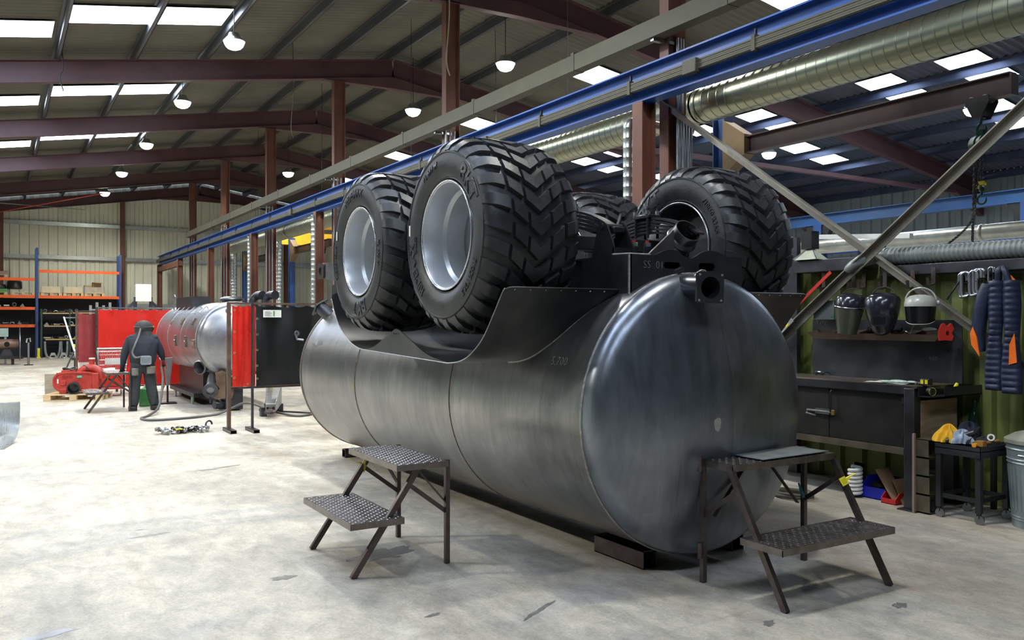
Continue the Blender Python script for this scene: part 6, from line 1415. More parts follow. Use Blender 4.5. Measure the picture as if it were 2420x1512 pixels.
MB().tube([(2.80 + 0.05 * math.cos(a), 13.55 + 0.02 * math.cos(a), 0.09 + 0.06 * math.sin(a)) for a in [2 * PI * i / 14 for i in range(11)]], 0.014, 8).build('chain_hook', STEEL, ch, world=True)
# ---- curved galvanised sheet at the left edge
gp = smooth([(13.90, 0.54, 0), (13.895, 0.36, 0), (13.84, 0.20, 0), (13.68, 0.08, 0), (13.40, 0.025, 0), (12.97, 0.01, 0)], 6)
o = MB().grid(lambda u, v: (lambda p: (-1.1 + (1.195 + 0.2 * (p.x - 12.97) / 0.93) * v, p.x, p.y))(gp[min(int(round(u * (len(gp) - 1))), len(gp) - 1)]), len(gp) - 1, 2).build('curved_sheet', mat('bright galvanised sheet', (0.62, 0.66, 0.68), 0.3, 0.7, 0.1, 8, stretch=(9, 1, 1)), angle=60)
o.modifiers.new('solid', 'SOLIDIFY').thickness = 0.008
tag(o, 'curved bright galvanised sheet standing at the left edge', 'sheet')
# ---- pump on a pallet
def pallet(x, y, rz, label, group='wooden pallets', L=1.15, W=0.8):
    t = thing('pallet', label, 'pallet', (x, y, 0), rz, group)
    for i in range(3):
        yy = (i - 1) * (W / 2 - 0.05); MB().box((-L / 2, yy - 0.05, 0), (L / 2, yy + 0.05, 0.02)).build('bottom_board', WOOD, t)
        for j in range(3): xx = (j - 1) * (L / 2 - 0.07); MB().box((xx - 0.07, yy - 0.05, 0.02), (xx + 0.07, yy + 0.05, 0.10)).build('block', WOOD, t)
    for j in range(3): xx = (j - 1) * (L / 2 - 0.07); MB().box((xx - 0.07, -W / 2, 0.10), (xx + 0.07, W / 2, 0.118)).build('stringer', WOOD, t)
    for i in range(5): yy = -W / 2 + 0.05 + i * (W - 0.1) / 4; MB().box((-L / 2, yy - 0.05, 0.118), (L / 2, yy + 0.05, 0.138)).build('top_board', WOOD, t)
    return t
pallet(1.52, 20.35, -0.35, 'pale wooden pallet under the red pump')
PUMP = mat('pump red casting', (0.42, 0.035, 0.025), 0.45, 0, 0.25, 6, bump=0.2, bscale=40)
pu = thing('vacuum_pump', 'red cast iron vacuum pump with black outlet on a pallet', 'pump', (1.50, 20.35, 0.138), -0.25)
FP = frame((-0.03, 0, 0.25), (0, -1, 0), (1, 0, 0))
MB().prism(rrect(0.80, 0.38, 0.17, 48), -0.19, 0.17, FP).build('casing', PUMP, pu, bevel=0.02)
MB().ring(rrect(0.84, 0.42, 0.19, 48), rrect(0.76, 0.34, 0.16, 48), 0.12, 0.185, FP).build('casing_flange', PUMP, pu, bevel=0.006)
MB().box((0.30, -0.20, 0.05), (0.44, 0.2, 0.43)).build('end_cover', PUMP, pu, bevel=0.02)
for i in range(7): MB().cyl((-0.36 + 0.11 * i, -0.2, 0.432), (-0.36 + 0.11 * i, -0.17, 0.432), 0.016, n=8).build('flange_bolt', PUMP, pu)
for x in (-0.25, 0.3): MB().box((x - 0.07, -0.2, 0), (x + 0.07, 0.2, 0.10)).build('foot', PUMP, pu, bevel=0.01)
MB().lathe([(0.08, 0), (0.09, 0.1), (0.13, 0.2), (0.135, 0.25), (0.11, 0.25), (0.09, 0.12), (0.001, 0.1)], 28, frame((-0.02, -0.17, 0.18), (0.05, -1, -0.25))).build('rubber_outlet', BLACKP, pu)
MB().tube(smooth([(0.05, 0, 0.42), (0.15, 0, 0.52), (0.32, -0.02, 0.52), (0.44, -0.05, 0.44), (0.46, -0.06, 0.30)], 5), 0.085, 18).build('manifold', PUMP, pu)
vt = MB().lathe([(0.001, 0), (0.07, 0), (0.07, 0.03), (0.055, 0.04), (0.055, 0.17), (0.065, 0.18), (0.065, 0.20), (0.001, 0.2)], 22, Matrix.Translation((0.27, 0.05, 0.52))).build('valve_stack', PUMP, pu); MB().cyl((0.27, 0.05, 0.72), (0.27, 0.05, 0.745), 0.062, n=20).build('valve_cap', WHITE, vt)
MB().box((-0.30, -0.10, 0.44), (-0.02, 0.1, 0.49)).build('handle_bridge', PUMP, pu, bevel=0.01)
MB().tube([(-0.15 + 0.13 * math.cos(a), 0.1 * math.sin(a), 0.52 + 0.02 * math.sin(2 * a)) for a in [2 * PI * i / 24 for i in range(24)]], 0.018, 8, closed=True).build('drive_hose', BLACKP, pu); MB().tube(smooth([(0.0, 0.05, 0.46), (0.06, 0.0, 0.54), (0.16, -0.06, 0.58), (0.22, -0.1, 0.48)], 5), 0.015, 8).build('feed_hose', BLACKP, pu)
MB().box((0.02, -0.182, 0.335), (0.11, -0.168, 0.38)).build('green_label', mat('green label', (0.1, 0.55, 0.38), 0.5), pu); MB().box((-0.36, -0.182, 0.22), (-0.335, -0.168, 0.31)).build('white_label', WHITE, pu)
MB().box((-0.30, -0.186, 0.17), (-0.19, -0.165, 0.28)).build('raised_pad', PUMP, pu, bevel=0.01)
vs, fs = text_verts('Garda', 0.085, 0.006); MB().add([frame((-0.17, -0.178, 0.355), (0, -1, 0), (1, 0, 0)) @ v for v in vs], fs).build('cast_lettering', PUMP, pu, angle=0)['kind'] = 'stuff'
tag(MB().box((0.92, 21.0, 0), (1.3, 21.3, 0.52)).build('timber_crate', mat('old crate wood', (0.33, 0.30, 0.24), 0.8, 0, 0.2, 4, stretch=(1, 1, 5))), 'weathered wooden crate behind the red pump', 'crate')
# ---- shopping cart
ct = thing('wire_cart', 'silver wire shopping cart behind the step stool', 'cart', (2.22, 20.9, 0))
WIRE = mat('cart wire', (0.55, 0.56, 0.57), 0.25, 0.9, 0.1)
def qd(x, y, z): return (x, y, z)
m = MB(); tl = [(-0.32, -0.35, 1.05), (0.32, -0.35, 1.05), (0.27, 0.35, 0.98), (-0.27, 0.35, 0.98)]; bl = [(-0.25, -0.28, 0.48), (0.25, -0.28, 0.48), (0.2, 0.32, 0.52), (-0.2, 0.32, 0.52)]
MB().tube(tl, 0.014, 8, closed=True).build('basket_rim', WIRE, ct); MB().tube(bl, 0.008, 6, closed=True).build('basket_base', WIRE, ct)
m = MB()
for i in range(4):
    a0, a1, b0, b1 = Vector(tl[i]), Vector(tl[(i + 1) % 4]), Vector(bl[i]), Vector(bl[(i + 1) % 4])
    for k in range(1, 13): m.tube([a0.lerp(a1, k / 13), b0.lerp(b1, k / 13)], 0.0035, 5)
    for k in range(1, 5): m.tube([a0.lerp(b0, k / 5), a1.lerp(b1, k / 5)], 0.0045, 5)
for k in range(1, 12): m.tube([Vector(bl[0]).lerp(Vector(bl[1]), k / 12), Vector(bl[3]).lerp(Vector(bl[2]), k / 12)], 0.0035, 5)
m.build('basket_mesh', WIRE, ct)['kind'] = 'stuff'
for s in (-1, 1):
    MB().tube(smooth([(s * 0.30, -0.38, 1.07), (s * 0.28, -0.30, 0.75), (s * 0.25, -0.22, 0.42), (s * 0.24, -0.1, 0.18), (s * 0.22, 0.3, 0.16)], 5), 0.013, 8).build('side_frame', WIRE, ct)
    for y in (-0.12, 0.30): MB().cyl((s * 0.23 - 0.012, y, 0.06), (s * 0.23 + 0.012, y, 0.06), 0.06, n=18).build('castor', mat('castor grey', (0.2, 0.2, 0.2), 0.5), ct)
MB().box((-0.17, -0.345, 0.72), (0.17, -0.335, 0.86)).build('name_panel', mat('panel grey', (0.55, 0.56, 0.55), 0.5), ct); MB().cyl((-0.33, -0.38, 1.075), (0.33, -0.38, 1.075), 0.016, n=10).build('push_handle', WIRE, ct); MB().box((-0.22, -0.2, 0.16), (0.22, 0.28, 0.18)).build('lower_tray', mat('tray red', (0.4, 0.03, 0.03), 0.5), ct)
tag(MB().lathe([(0.001, -0.16), (0.06, -0.16), (0.07, -0.1), (0.075, 0.1), (0.06, 0.16), (0.001, 0.16)], 22, frame((2.1, 20.62, 0.565), (1, 0, 0.1))).build('filter_canister', WHITE), 'white ribbed filter canister in the bottom of the cart', 'canister')
# gas bottle behind the welder
t = thing('gas_cylinder', 'green gas cylinder lying upright behind the welder legs', 'gas cylinder', (2.52, 18.05, 0))
MB().lathe([(0.001, 0), (0.10, 0), (0.115, 0.02), (0.115, 0.26), (0.09, 0.34), (0.04, 0.37), (0.001, 0.37)], 24).build('cylinder_body', mat('gas green', (0.05, 0.22, 0.06), 0.4), t); MB().cyl((0, 0, 0.37), (0, 0, 0.42), 0.025, n=12).build('cylinder_valve', CHROME, t)
# ---- wash stand (folding A ladder) left of the red screens
t = thing('a_frame_stand', 'thin metal A frame stand with yellow tag before the racks', 'stand', (1.55, 24.5, 0))
for i, (a, b) in enumerate((((1.28, 23.6, 0.0), (1.75, 24.3, 1.0)), ((1.72, 24.2, 0.9), (1.5, 24.7, 1.78)), ((2.0, 25.0, 0.0), (1.5, 24.7, 1.78)))): MB().bar(a, b, 0.03, 0.025).build('stand_leg', (DARK, WHITE, WHITE)[i], t, world=True)
MB().bar((1.5, 24.7, 1.76), (1.95, 24.7, 1.76), 0.03, 0.03).build('top_bar', GALV, t, world=True); MB().box((1.70, 24.35, 0.98), (1.80, 24.37, 1.08)).build('inspection_tag', YELLOW, t, world=True)
tag(MB().box((1.75, 25.6, 0.62), (2.6, 25.9, 0.68)).box((1.8, 25.62, 0), (1.84, 25.66, 0.62)).box((2.5, 25.62, 0), (2.54, 25.66, 0.62)).build('steel_stand', DARK), 'low dark steel stand beyond the dusty red screen', 'stand')
# ---- pallet racking along the gable wall
RBL = mat('racking blue', (0.035, 0.07, 0.22), 0.5)
RY = 43.6
def upright(x, z1, label):
    t = thing('rack_upright', label, 'rack frame', (x, RY, 0), 0, 'blue rack uprights')
    for dy in (0, 0.9): MB().box((x - 0.05, RY + dy - 0.04, 0), (x + 0.05, RY + dy + 0.04, z1)).build('upright_post', RBL, t, world=True)
    for i in range(5): MB().bar((x, RY, 0.3 + 0.8 * i), (x, RY + 0.9, 0.9 + 0.8 * i), 0.03, 0.03).build('lattice', RBL, t, world=True)
upright(1.58, 4.95, 'blue rack upright between the two racking bays'); upright(5.0, 4.75, 'blue rack upright at the right end of the racking'); upright(-1.9, 4.9, 'blue rack upright beyond the left picture edge')
def rbeam(x0, x1, z, label):
    tag(MB().box((x0 + 0.05, RY - 0.06, z - 0.065), (x1 - 0.05, RY - 0.01, z + 0.065)).build('rack_beam', ORANGE), label, 'rack beam', 'orange rack beams')
BOARD = mat('rack board', (0.55, 0.38, 0.15), 0.75, 0, 0.2, 3)
nm = ('bottom', 'second', 'third', 'fourth', 'top')
for i, z in enumerate((1.44, 2.22, 2.75, 3.52)): rbeam(-1.85, 1.55, z, 'orange rack beam of the left bay, %s' % ('lowest', 'second from the floor', 'third from the floor', 'highest')[i])
for i, z in enumerate((2.74, 3.90)): rbeam(1.6, 5.0, z, 'orange rack beam of the right bay, ' + ('lower', 'upper')[i])
for i, (x0, x1, z) in enumerate(((-1.85, 1.55, 2.22), (-1.85, 1.55, 1.44), (-1.85, 1.55, 2.75), (1.62, 4.98, 2.74))): tag(MB().box((x0, RY, z + 0.03), (x1, RY + 0.9, z + 0.06)).build('rack_deck', BOARD), ('wooden deck on the second left rack level', 'wooden deck on the lowest left rack level', 'wooden deck on the third left rack level', 'wooden deck under the pallet boxes')[i], 'rack deck')
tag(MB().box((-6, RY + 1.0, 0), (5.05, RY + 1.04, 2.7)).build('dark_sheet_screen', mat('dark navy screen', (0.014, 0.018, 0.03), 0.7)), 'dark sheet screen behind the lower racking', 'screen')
# inner shelving
for i, (x0, x1, z) in enumerate(((1.8, 2.95, 2.0), (3.0, 3.9, 2.02), (1.85, 2.85, 1.42), (2.9, 3.6, 1.45), (1.9, 2.85, 0.82), (2.9, 3.5, 0.84))): tag(MB().box((x0, RY - 0.3, z - 0.025), (x1, RY + 0.4, z + 0.025)).build('shelf_board', BOARD), 'yellow edged shelf board in the right bay, ' + ('top level left', 'top level right', 'middle level left', 'middle level right', 'bottom level left', 'bottom level right')[i], 'shelf', 'inner shelf boards')
for i, x in enumerate((1.75, 2.88, 3.95)): tag(MB().box((x - 0.03, RY - 0.32, 0), (x + 0.03, RY - 0.26, 2.2)).box((x - 0.03, RY + 0.36, 0), (x + 0.03, RY + 0.42, 2.2)).bar((x, RY - 0.29, 0.5), (x, RY + 0.39, 1.8), 0.02, 0.02).build('shelf_post', mat('dark green post', (0.02, 0.06, 0.055), 0.5)), 'dark green shelf post, ' + ('left', 'middle', 'right')[i] + ' of the inner shelving', 'post', 'inner shelf posts')
def boxcrate(x, z, label, mtl):
    t = thing('pallet_box', label, 'crate', (x, RY + 0.35, z), 0, 'wooden pallet boxes on the rack')
    for xx in (-0.36, 0, 0.36): MB().box((xx - 0.06, -0.3, 0), (xx + 0.06, 0.4, 0.12)).build('runner', WOOD, t)
    MB().box((-0.42, -0.3, 0.12), (0.42, 0.4, 0.16)).build('base_board', WOOD, t); MB().box((-0.40, -0.3, 0.16), (0.40, 0.38, 0.42)).build('box_side', mtl, t)
    for xx in (-0.40, 0.40): MB().box((xx - 0.025, -0.315, 0.14), (xx + 0.025, -0.29, 0.43)).build('corner_strap', GALV, t)
LW = mat('light box wood', (0.58, 0.50, 0.34), 0.75, 0, 0.15, 4)
for i, x in enumerate((2.15, 3.05, 3.92)): boxcrate(x, 2.80, 'wooden pallet box on the right rack, ' + ('left', 'middle', 'right, carrying cardboard')[i], LW if i < 2 else mat('grey box wood', (0.38, 0.34, 0.27), 0.75))
tag(MB().box((3.85, RY + 0.1, 3.22), (4.2, RY + 0.6, 3.45)).add([(3.85, RY + 0.1, 3.45), (4.2, RY + 0.1, 3.45), (4.28, RY - 0.05, 3.40), (3.9, RY - 0.05, 3.42)], [(0, 1, 2, 3)]).build('cardboard_box', CARD), 'open cardboard box on top of the right pallet box', 'box')
tag(MB().box((3.5, RY + 0.1, 3.22), (3.82, RY + 0.5, 3.3)).build('cardboard_box', CARD), 'flat cardboard box left of the open box', 'box')
def rackpallet(x, y, z, label, L=0.9):
    t = thing('pallet', label, 'pallet', (x, y, z), 0, 'pallets on the rack')
    for xx in (-L / 2 + 0.06, 0, L / 2 - 0.06): MB().box((xx - 0.06, -0.35, 0), (xx + 0.06, 0.35, 0.10)).build('runner', WOOD, t)
    for i in range(3): MB().box((-L / 2, -0.35 + 0.27 * i, 0.10), (L / 2, -0.19 + 0.27 * i, 0.13)).build('top_board', WOOD, t)
rackpallet(0.0, RY + 0.35, 3.585, 'wooden pallet on the highest left rack beam'); rackpallet(1.05, RY + 0.35, 2.81, 'dark wooden pallet on the third left rack level'); rackpallet(0.0, RY + 0.35, 2.81, 'pallet under the green strapped load')
tag(MB().box((-0.5, RY, 3.72), (0.42, RY + 0.7, 3.86)).build('wrapped_stack', mat('brown wrap', (0.25, 0.19, 0.16), 0.7)), 'low brown wrapped stack on the highest left pallet', 'stack')
tag(MB().box((-0.5, RY, 2.94), (0.42, RY + 0.7, 3.08)).build('green_crate', mat('crate green', (0.08, 0.32, 0.07), 0.6)), 'bright green crate on the left rack', 'crate')
tag(MB().lathe([(0.001, 0), (0.26, 0), (0.30, 0.05), (0.30, 0.3), (0.22, 0.42), (0.1, 0.47), (0.001, 0.48)], 28, Matrix.Translation((0.72, RY + 0.35, 3.08)) ).build('dome_tank', BLACKP), 'black dome shaped plastic tank on the left rack', 'tank')
tag(MB().lathe([(0.001, 0), (0.3, 0), (0.32, 0.06), (0.28, 0.2), (0.001, 0.24)], 24, Matrix.Translation((0.1, RY + 0.35, 3.08)) ).build('dome_tank', BLACKP), 'low black plastic cover beside the dome tank', 'cover')
# steel parts on the shelves
rr_ = random.Random(3)
def part(x, z, kind, i):
    M = Matrix.Translation((x, RY - 0.05, z)) @ Matrix.Rotation(rr_.uniform(-0.6, 0.6), 4, 'Z')
    m = MB(); s = rr_.uniform(0.5, 0.75)
    if kind == 0: m.ring(circ(0.13 * s, 20), circ(0.07 * s, 20), -0.02, 0.02, M @ frame((0, 0, 0.13 * s), (0, -1, 0.2))); lab = 'flat ring flange'
    elif kind == 1: m.prism([(-0.18 * s, 0), (0.18 * s, 0), (0.02, 0.22 * s)], -0.02, 0.02, M @ frame((0, 0, 0), (0, -1, 0), (1, 0, 0))); lab = 'triangular steel plate'
    elif kind == 2: m.cyl(M @ Vector((-0.2 * s, 0, 0.05)), M @ Vector((0.2 * s, 0, 0.05)), 0.045, n=14); lab = 'short steel tube'
    elif kind == 3: m.box((-0.1 * s, -0.06, 0), (0.1 * s, 0.06, 0.1 * s), M).cyl(M @ Vector((0, -0.03, 0.1 * s)), M @ Vector((0, -0.03, 0.2 * s)), 0.03, n=12); lab = 'small valve block'
    else: m.tube([M @ Vector(p) for p in smooth([(-0.15 * s, 0, 0.02), (-0.1 * s, 0, 0.16 * s), (0.1 * s, 0, 0.16 * s), (0.15 * s, 0, 0.02)], 5)], 0.02, 8); lab = 'curved steel bow'
    return m, lab
seen = {}
spots = [(1.9 + 0.21 * i, 2.05 if i > 4 else 2.03, (0, 3, 4, 2, 0, 1, 0, 3, 2)[i]) for i in range(9)] + [(1.95 + 0.2 * i, 1.45, (1, 3, 2, 4, 3, 0, 3, 2)[i]) for i in range(8)] + [(1.98 + 0.19 * i, 0.85, (2, 3, 4, 2, 0, 3, 1, 3)[i]) for i in range(8)] + [(-0.2 + 0.3 * i, 2.29, (2, 3, 2, 0, 1)[i]) for i in range(5)] + [(0.1 + 0.26 * i, 1.51, (3, 2, 4, 3, 2)[i]) for i in range(5)]
for i, (x, z, kd) in enumerate(spots):
    m, lab = part(x, z, kd, i); lv = 'top' if z > 1.9 and x > 1.7 else 'middle' if 1.4 < z < 1.5 else 'bottom' if z < 1 else 'second left' if z > 2.2 else 'lowest left'
    key = (lab, lv); seen[key] = seen.get(key, 0) + 1
    tag(m.build(lab.replace(' ', '_'), (RAWSTEEL, STEEL, GALV)[i % 3]), '%s on the %s rack shelf%s' % (lab, lv, '' if seen[key] == 1 else ', ' + PLACE[seen[key] - 1]), 'steel part', 'steel parts on the racking')
# floor level under the racks: bent frames, stands, brown pipe, yellow jack
def bow(x, y, w, h, label):
    t = tag(MB().tube(smooth([(x - w, y, h), (x - w * 0.9, y, h * 0.4), (x - w * 0.5, y, 0.03), (x + w * 0.5, y, 0.03), (x + w * 0.9, y, h * 0.4), (x + w, y, h)], 6), 0.05, 10).build('bow_frame', GALV), label, 'steel frame', 'bent frames under the rack')
bow(2.15, RY - 0.9, 0.3, 0.75, 'U shaped grey steel frame under the rack, left'); bow(2.62, RY - 0.8, 0.12, 0.75, 'narrow U shaped steel frame under the rack, right')
for i, x in enumerate((2.15, 2.55)): tag(MB().prism([(-0.18, 0), (-0.1, 0), (-0.07, 0.14), (0.07, 0.14), (0.1, 0), (0.18, 0), (0.07, 0.26), (-0.07, 0.26)], -0.05, 0.05, frame((x, RY - 1.3, 0), (0, -1, 0), (1, 0, 0))).build('a_bracket', GALV), 'grey A shaped bracket on the floor before the rack, ' + ('left', 'right')[i], 'bracket', 'A shaped brackets')
tag(MB().cyl((2.9, RY - 0.8, 0.13), (3.1, RY - 1.0, 0.10), 0.13, 0.08, n=18).build('steel_cone', CHROME), 'bright steel cone under the rack', 'cone')
t = thing('bottle_jack', 'yellow bottle jack on the floor at the rack upright', 'jack', (1.62, RY - 0.6, 0)); MB().box((1.54, RY - 0.68, 0), (1.70, RY - 0.52, 0.06)).build('base', YELLOW, t, world=True); MB().cyl((1.62, RY - 0.6, 0.06), (1.62, RY - 0.6, 0.45), 0.06, n=14).build('ram', YELLOW, t, world=True)
bp_ = thing('brown_pipe', 'large rusty brown pipe with side hole lying on stands, far left', 'pipe', (0.2, 38, 0.6))
RP = mat('rusty pipe', (0.20, 0.12, 0.09), 0.5, 0.4, 0.25, 3)
MB().cyl((-1.5, 37.5, 0.78), (0.75, 37.5, 0.78), 0.19, n=30).build('pipe_run', RP, bp_, world=True); MB().lathe([(0.001, 0.0), (0.09, 0.0), (0.1, -0.02)], 22, frame((0.36, 37.308, 0.78), (0, -1, 0))).build('side_hole', mat('hole black', (0.004, 0.004, 0.004), 0.9), bp_, world=True)
MB().cyl((0.77, 37.5, 0.78), (0.80, 37.5, 0.78), 0.62, n=36).build('end_disc', RAWSTEEL, bp_, world=True)
for x in (-0.9, 0.35): MB().prism([(-0.25, 0.30), (0.25, 0.30), (0.1, 0.6), (-0.1, 0.6)], -0.04, 0.04, frame((x, 37.5, 0), (0, -1, 0), (1, 0, 0))).build('saddle', STEEL, bp_, world=True)
MB().box((-1.5, 37.3, 0.22), (0.9, 37.7, 0.32)).build('base_beam', DARK, bp_, world=True); MB().box((-1.2, 37.4, 0), (-1.1, 37.6, 0.24)).build('base_leg', DARK, bp_, world=True); MB().box((0.5, 37.4, 0), (0.6, 37.6, 0.24)).build('base_leg', DARK, bp_, world=True)
tag(MB().box((-0.25, 38.4, 1.05), (0.42, 38.7, 1.38)).box((-0.2, 38.45, 0), (-0.1, 38.65, 1.05)).box((0.28, 38.45, 0), (0.36, 38.65, 1.05)).build('control_box', mat('pale green cabinet', (0.40, 0.52, 0.46), 0.5)), 'pale green machine cabinet behind the brown pipe', 'cabinet')
t = thing('pipe_vice', 'bright steel pipe vice stand beside the brown pipe end', 'stand', (1.05, 36.6, 0)); MB().cyl((1.05, 36.6, 0), (1.05, 36.6, 0.85), 0.04, n=12).build('stem', RAWSTEEL, t, world=True); MB().box((0.9, 36.5, 0), (1.2, 36.7, 0.03)).build('foot', DARK, t, world=True); MB().tube([(0.98, 36.6, 0.85), (1.0, 36.6, 1.0), (1.1, 36.6, 1.02), (1.12, 36.6, 0.88)], 0.03, 8).build('jaw', CHROME, t, world=True)
# machine parts above the red screen
t = thing('steel_assembly', 'dark steel trestle assembly with white box above the red screen', 'machine', (4.4, 32, 0))
for s in (-1, 1): MB().bar((4.4 + s * 1.0, 32, 1.55), (4.4 + s * 0.25, 32, 2.35), 0.1, 0.06, up=(0, 1, 0)).build('sloping_leg', STEEL, t, world=True); MB().box((4.4 + s * 0.25 - 0.05, 31.95, 0), (4.4 + s * 0.25 + 0.05, 32.05, 2.5)).build('upright', STEEL, t, world=True)
MB().box((3.4, 31.9, 1.4), (5.4, 32.1, 1.6)).build('bed', STEEL, t, world=True); MB().box((4.15, 31.85, 2.35), (4.65, 32.1, 2.95)).build('white_box', WHITE, t, world=True)
for i in range(4): MB().box((2.7 + 0.2 * i, 31.9, 0), (2.78 + 0.2 * i, 32.0, 2.2 + 0.1 * (i % 2))).build('rail_post', GALV, t, world=True)
MB().bar((2.7, 31.95, 2.05), (3.6, 31.95, 2.05), 0.05, 0.05).build('guard_rail', GALV, t, world=True)
# ================================================================== THE WELDER, seen from behind
pr = thing('person', 'person in dark work clothes and hooded helmet holding a welding torch', 'person', (2.37, 17.3, 0))
def skinned(name, verts, edges, radii, root, sub=2):
    me = bpy.data.meshes.new(name); me.from_pydata(verts, edges, []); ob = bpy.data.objects.new(name, me); COL.objects.link(ob)
    md = ob.modifiers.new('skin', 'SKIN'); md.use_smooth_shade = True
    for i, r in enumerate(radii):
        sv = me.skin_vertices[0].data[i]; sv.radius = r if isinstance(r, tuple) else (r, r); sv.use_root = (i == root)
    s = ob.modifiers.new('sub', 'SUBSURF'); s.levels = sub; s.render_levels = sub
    dg = bpy.context.evaluated_depsgraph_get(); dg.update()
    out = bpy.data.meshes.new_from_object(ob.evaluated_get(dg)); bpy.data.objects.remove(ob)
    return out
J = {}; V = []; Rr = []; Ed = []
def jt(n, p, r, parent=None):
    J[n] = len(V); V.append(p); Rr.append(r)
    if parent: Ed.append((J[parent], J[n]))
jt('pelvis', (0, 0, 0.86), (0.205, 0.16)); jt('waist', (0.0, 0.02, 1.00), (0.205, 0.165), 'pelvis'); jt('belly', (0.005, 0.05, 1.14), (0.225, 0.17), 'waist'); jt('chest', (0.015, 0.09, 1.27), (0.235, 0.17), 'belly'); jt('upper', (0.02, 0.125, 1.365), (0.19, 0.14), 'chest'); jt('neck', (0.03, 0.16, 1.45), 0.062, 'upper'); jt('skull', (0.035, 0.19, 1.54), 0.085, 'neck'); jt('crown', (0.035, 0.20, 1.62), 0.07, 'skull')
for s, n in ((-1, 'l'), (1, 'r')):
    jt('sh' + n, (s * 0.205 + 0.01, 0.11, 1.335), 0.105, 'upper')
    e = (-0.30, 0.08, 1.09) if s < 0 else (0.335, 0.10, 1.10); w = (-0.335, 0.10, 0.84) if s < 0 else (0.385, 0.20, 0.90)
    m_ = tuple((a + b) / 2 for a, b in zip(V[J['sh' + n]], e)); jt('ua' + n, m_, 0.09, 'sh' + n); jt('el' + n, e, 0.078, 'ua' + n)
    jt('fa' + n, tuple((a + b) / 2 for a, b in zip(e, w)), 0.066, 'el' + n); jt('wr' + n, w, 0.045, 'fa' + n)
    h = (-0.345, 0.12, 0.775) if s < 0 else (0.405, 0.24, 0.855); jt('pa' + n, h, (0.043, 0.03), 'wr' + n)
    jt('hp' + n, (s * 0.105, 0.0, 0.80), 0.14, 'pelvis')
    kn = (-0.135, 0.02, 0.46) if s < 0 else (0.15, 0.03, 0.46); an = (-0.16, -0.03, 0.10) if s < 0 else (0.20, -0.07, 0.10)
    jt('th' + n, tuple((a + b) / 2 for a, b in zip((s * 0.105, 0, 0.80), kn)), 0.122, 'hp' + n); jt('kn' + n, kn, 0.102, 'th' + n)
    jt('cf' + n, tuple((a + b) / 2 for a, b in zip(kn, an)), 0.112, 'kn' + n); jt('an' + n, an, 0.092, 'cf' + n)
    jt('ft' + n, (an[0] + s * 0.01, an[1] + 0.05, 0.052), (0.062, 0.055), 'an' + n); jt('to' + n, (an[0] + s * 0.03, an[1] + 0.17, 0.042), (0.05, 0.04), 'ft' + n)
    # fingers and thumb closing on the step edge / torch
    base = Vector(h); fw = Vector((0.0, 0.25, -1)).normalized() if s < 0 else Vector((0.25, 0.75, -0.6)).normalized(); sd = Vector((1, 0, 0)) if s < 0 else Vector((0.8, -0.3, 0.3)).normalized()
    cl = Vector((0.0, 1, 0.2)).normalized() if s < 0 else Vector((-0.5, 0.1, -0.8)).normalized()
    for k in range(4):
        o = sd * (0.0185 * (k - 1.5)); L = (0.034, 0.040, 0.037, 0.030)[k]
        a = base + o * 1.15 + fw * 0.045; b = a + (fw * 0.75 + cl * 0.4) * L; c = b + (fw * 0.3 + cl * 0.9) * L * 0.9
        jt('f%d%s' % (k, n), tuple(a), 0.0105, 'pa' + n); jt('g%d%s' % (k, n), tuple(b), 0.0098, 'f%d%s' % (k, n)); jt('h%d%s' % (k, n), tuple(c), 0.0085, 'g%d%s' % (k, n))
    tb = base + sd * (0.036 if s < 0 else -0.036) + fw * 0.005; jt('t0' + n, tuple(tb), 0.013, 'pa' + n); jt('t1' + n, tuple(tb + (fw * 0.7 + sd * (0.4 if s < 0 else -0.4) + cl * 0.3) * 0.035), 0.011, 't0' + n); jt('t2' + n, tuple(tb + (fw * 1.2 + sd * (0.45 if s < 0 else -0.45) + cl * 0.8) * 0.042), 0.009, 't1' + n)
bm_ = skinned('body', V, Ed, Rr, J['pelvis'])
for mm in (mat('navy jumper', (0.022, 0.027, 0.042), 0.85, 0, 0.3, 12, bump=0.3), mat('work trousers', (0.035, 0.042, 0.048), 0.85, 0, 0.3, 10, bump=0.3), mat('black glove', (0.015, 0.015, 0.017), 0.7), mat('red glove', (0.55, 0.03, 0.03), 0.7), mat('black boot', (0.014, 0.014, 0.015), 0.5)): bm_.materials.append(mm)
bmx = bmesh.new(); bmx.from_mesh(bm_)
tv = [v for v in bmx.verts if v.co.z > 0.98 and abs(v.co.x) < 0.34 and v.co.z < 1.45]
for _ in range(1): bmesh.ops.smooth_vert(bmx, verts=tv, factor=0.5, use_axis_x=True, use_axis_y=True, use_axis_z=True)
bmx.to_mesh(bm_); bmx.free()
for p in bm_.polygons:
    c = p.center
    p.material_index = 4 if c.z < 0.11 else 1 if c.z < 0.93 and abs(c.x) < 0.27 else (2 if c.x < 0 else 3) if c.z < (0.86 if c.x < 0 else 0.925) else 0
    p.use_smooth = True
ob = bpy.data.objects.new('body', bm_); COL.objects.link(ob); ob.parent = pr
jr = [(0.90, 0.0, 0.225, 0.172), (0.98, 0.01, 0.228, 0.178), (1.08, 0.03, 0.238, 0.185), (1.18, 0.055, 0.255, 0.188), (1.27, 0.08, 0.275, 0.186), (1.34, 0.10, 0.272, 0.168), (1.39, 0.115, 0.225, 0.145), (1.43, 0.13, 0.15, 0.12), (1.46, 0.14, 0.10, 0.10)]
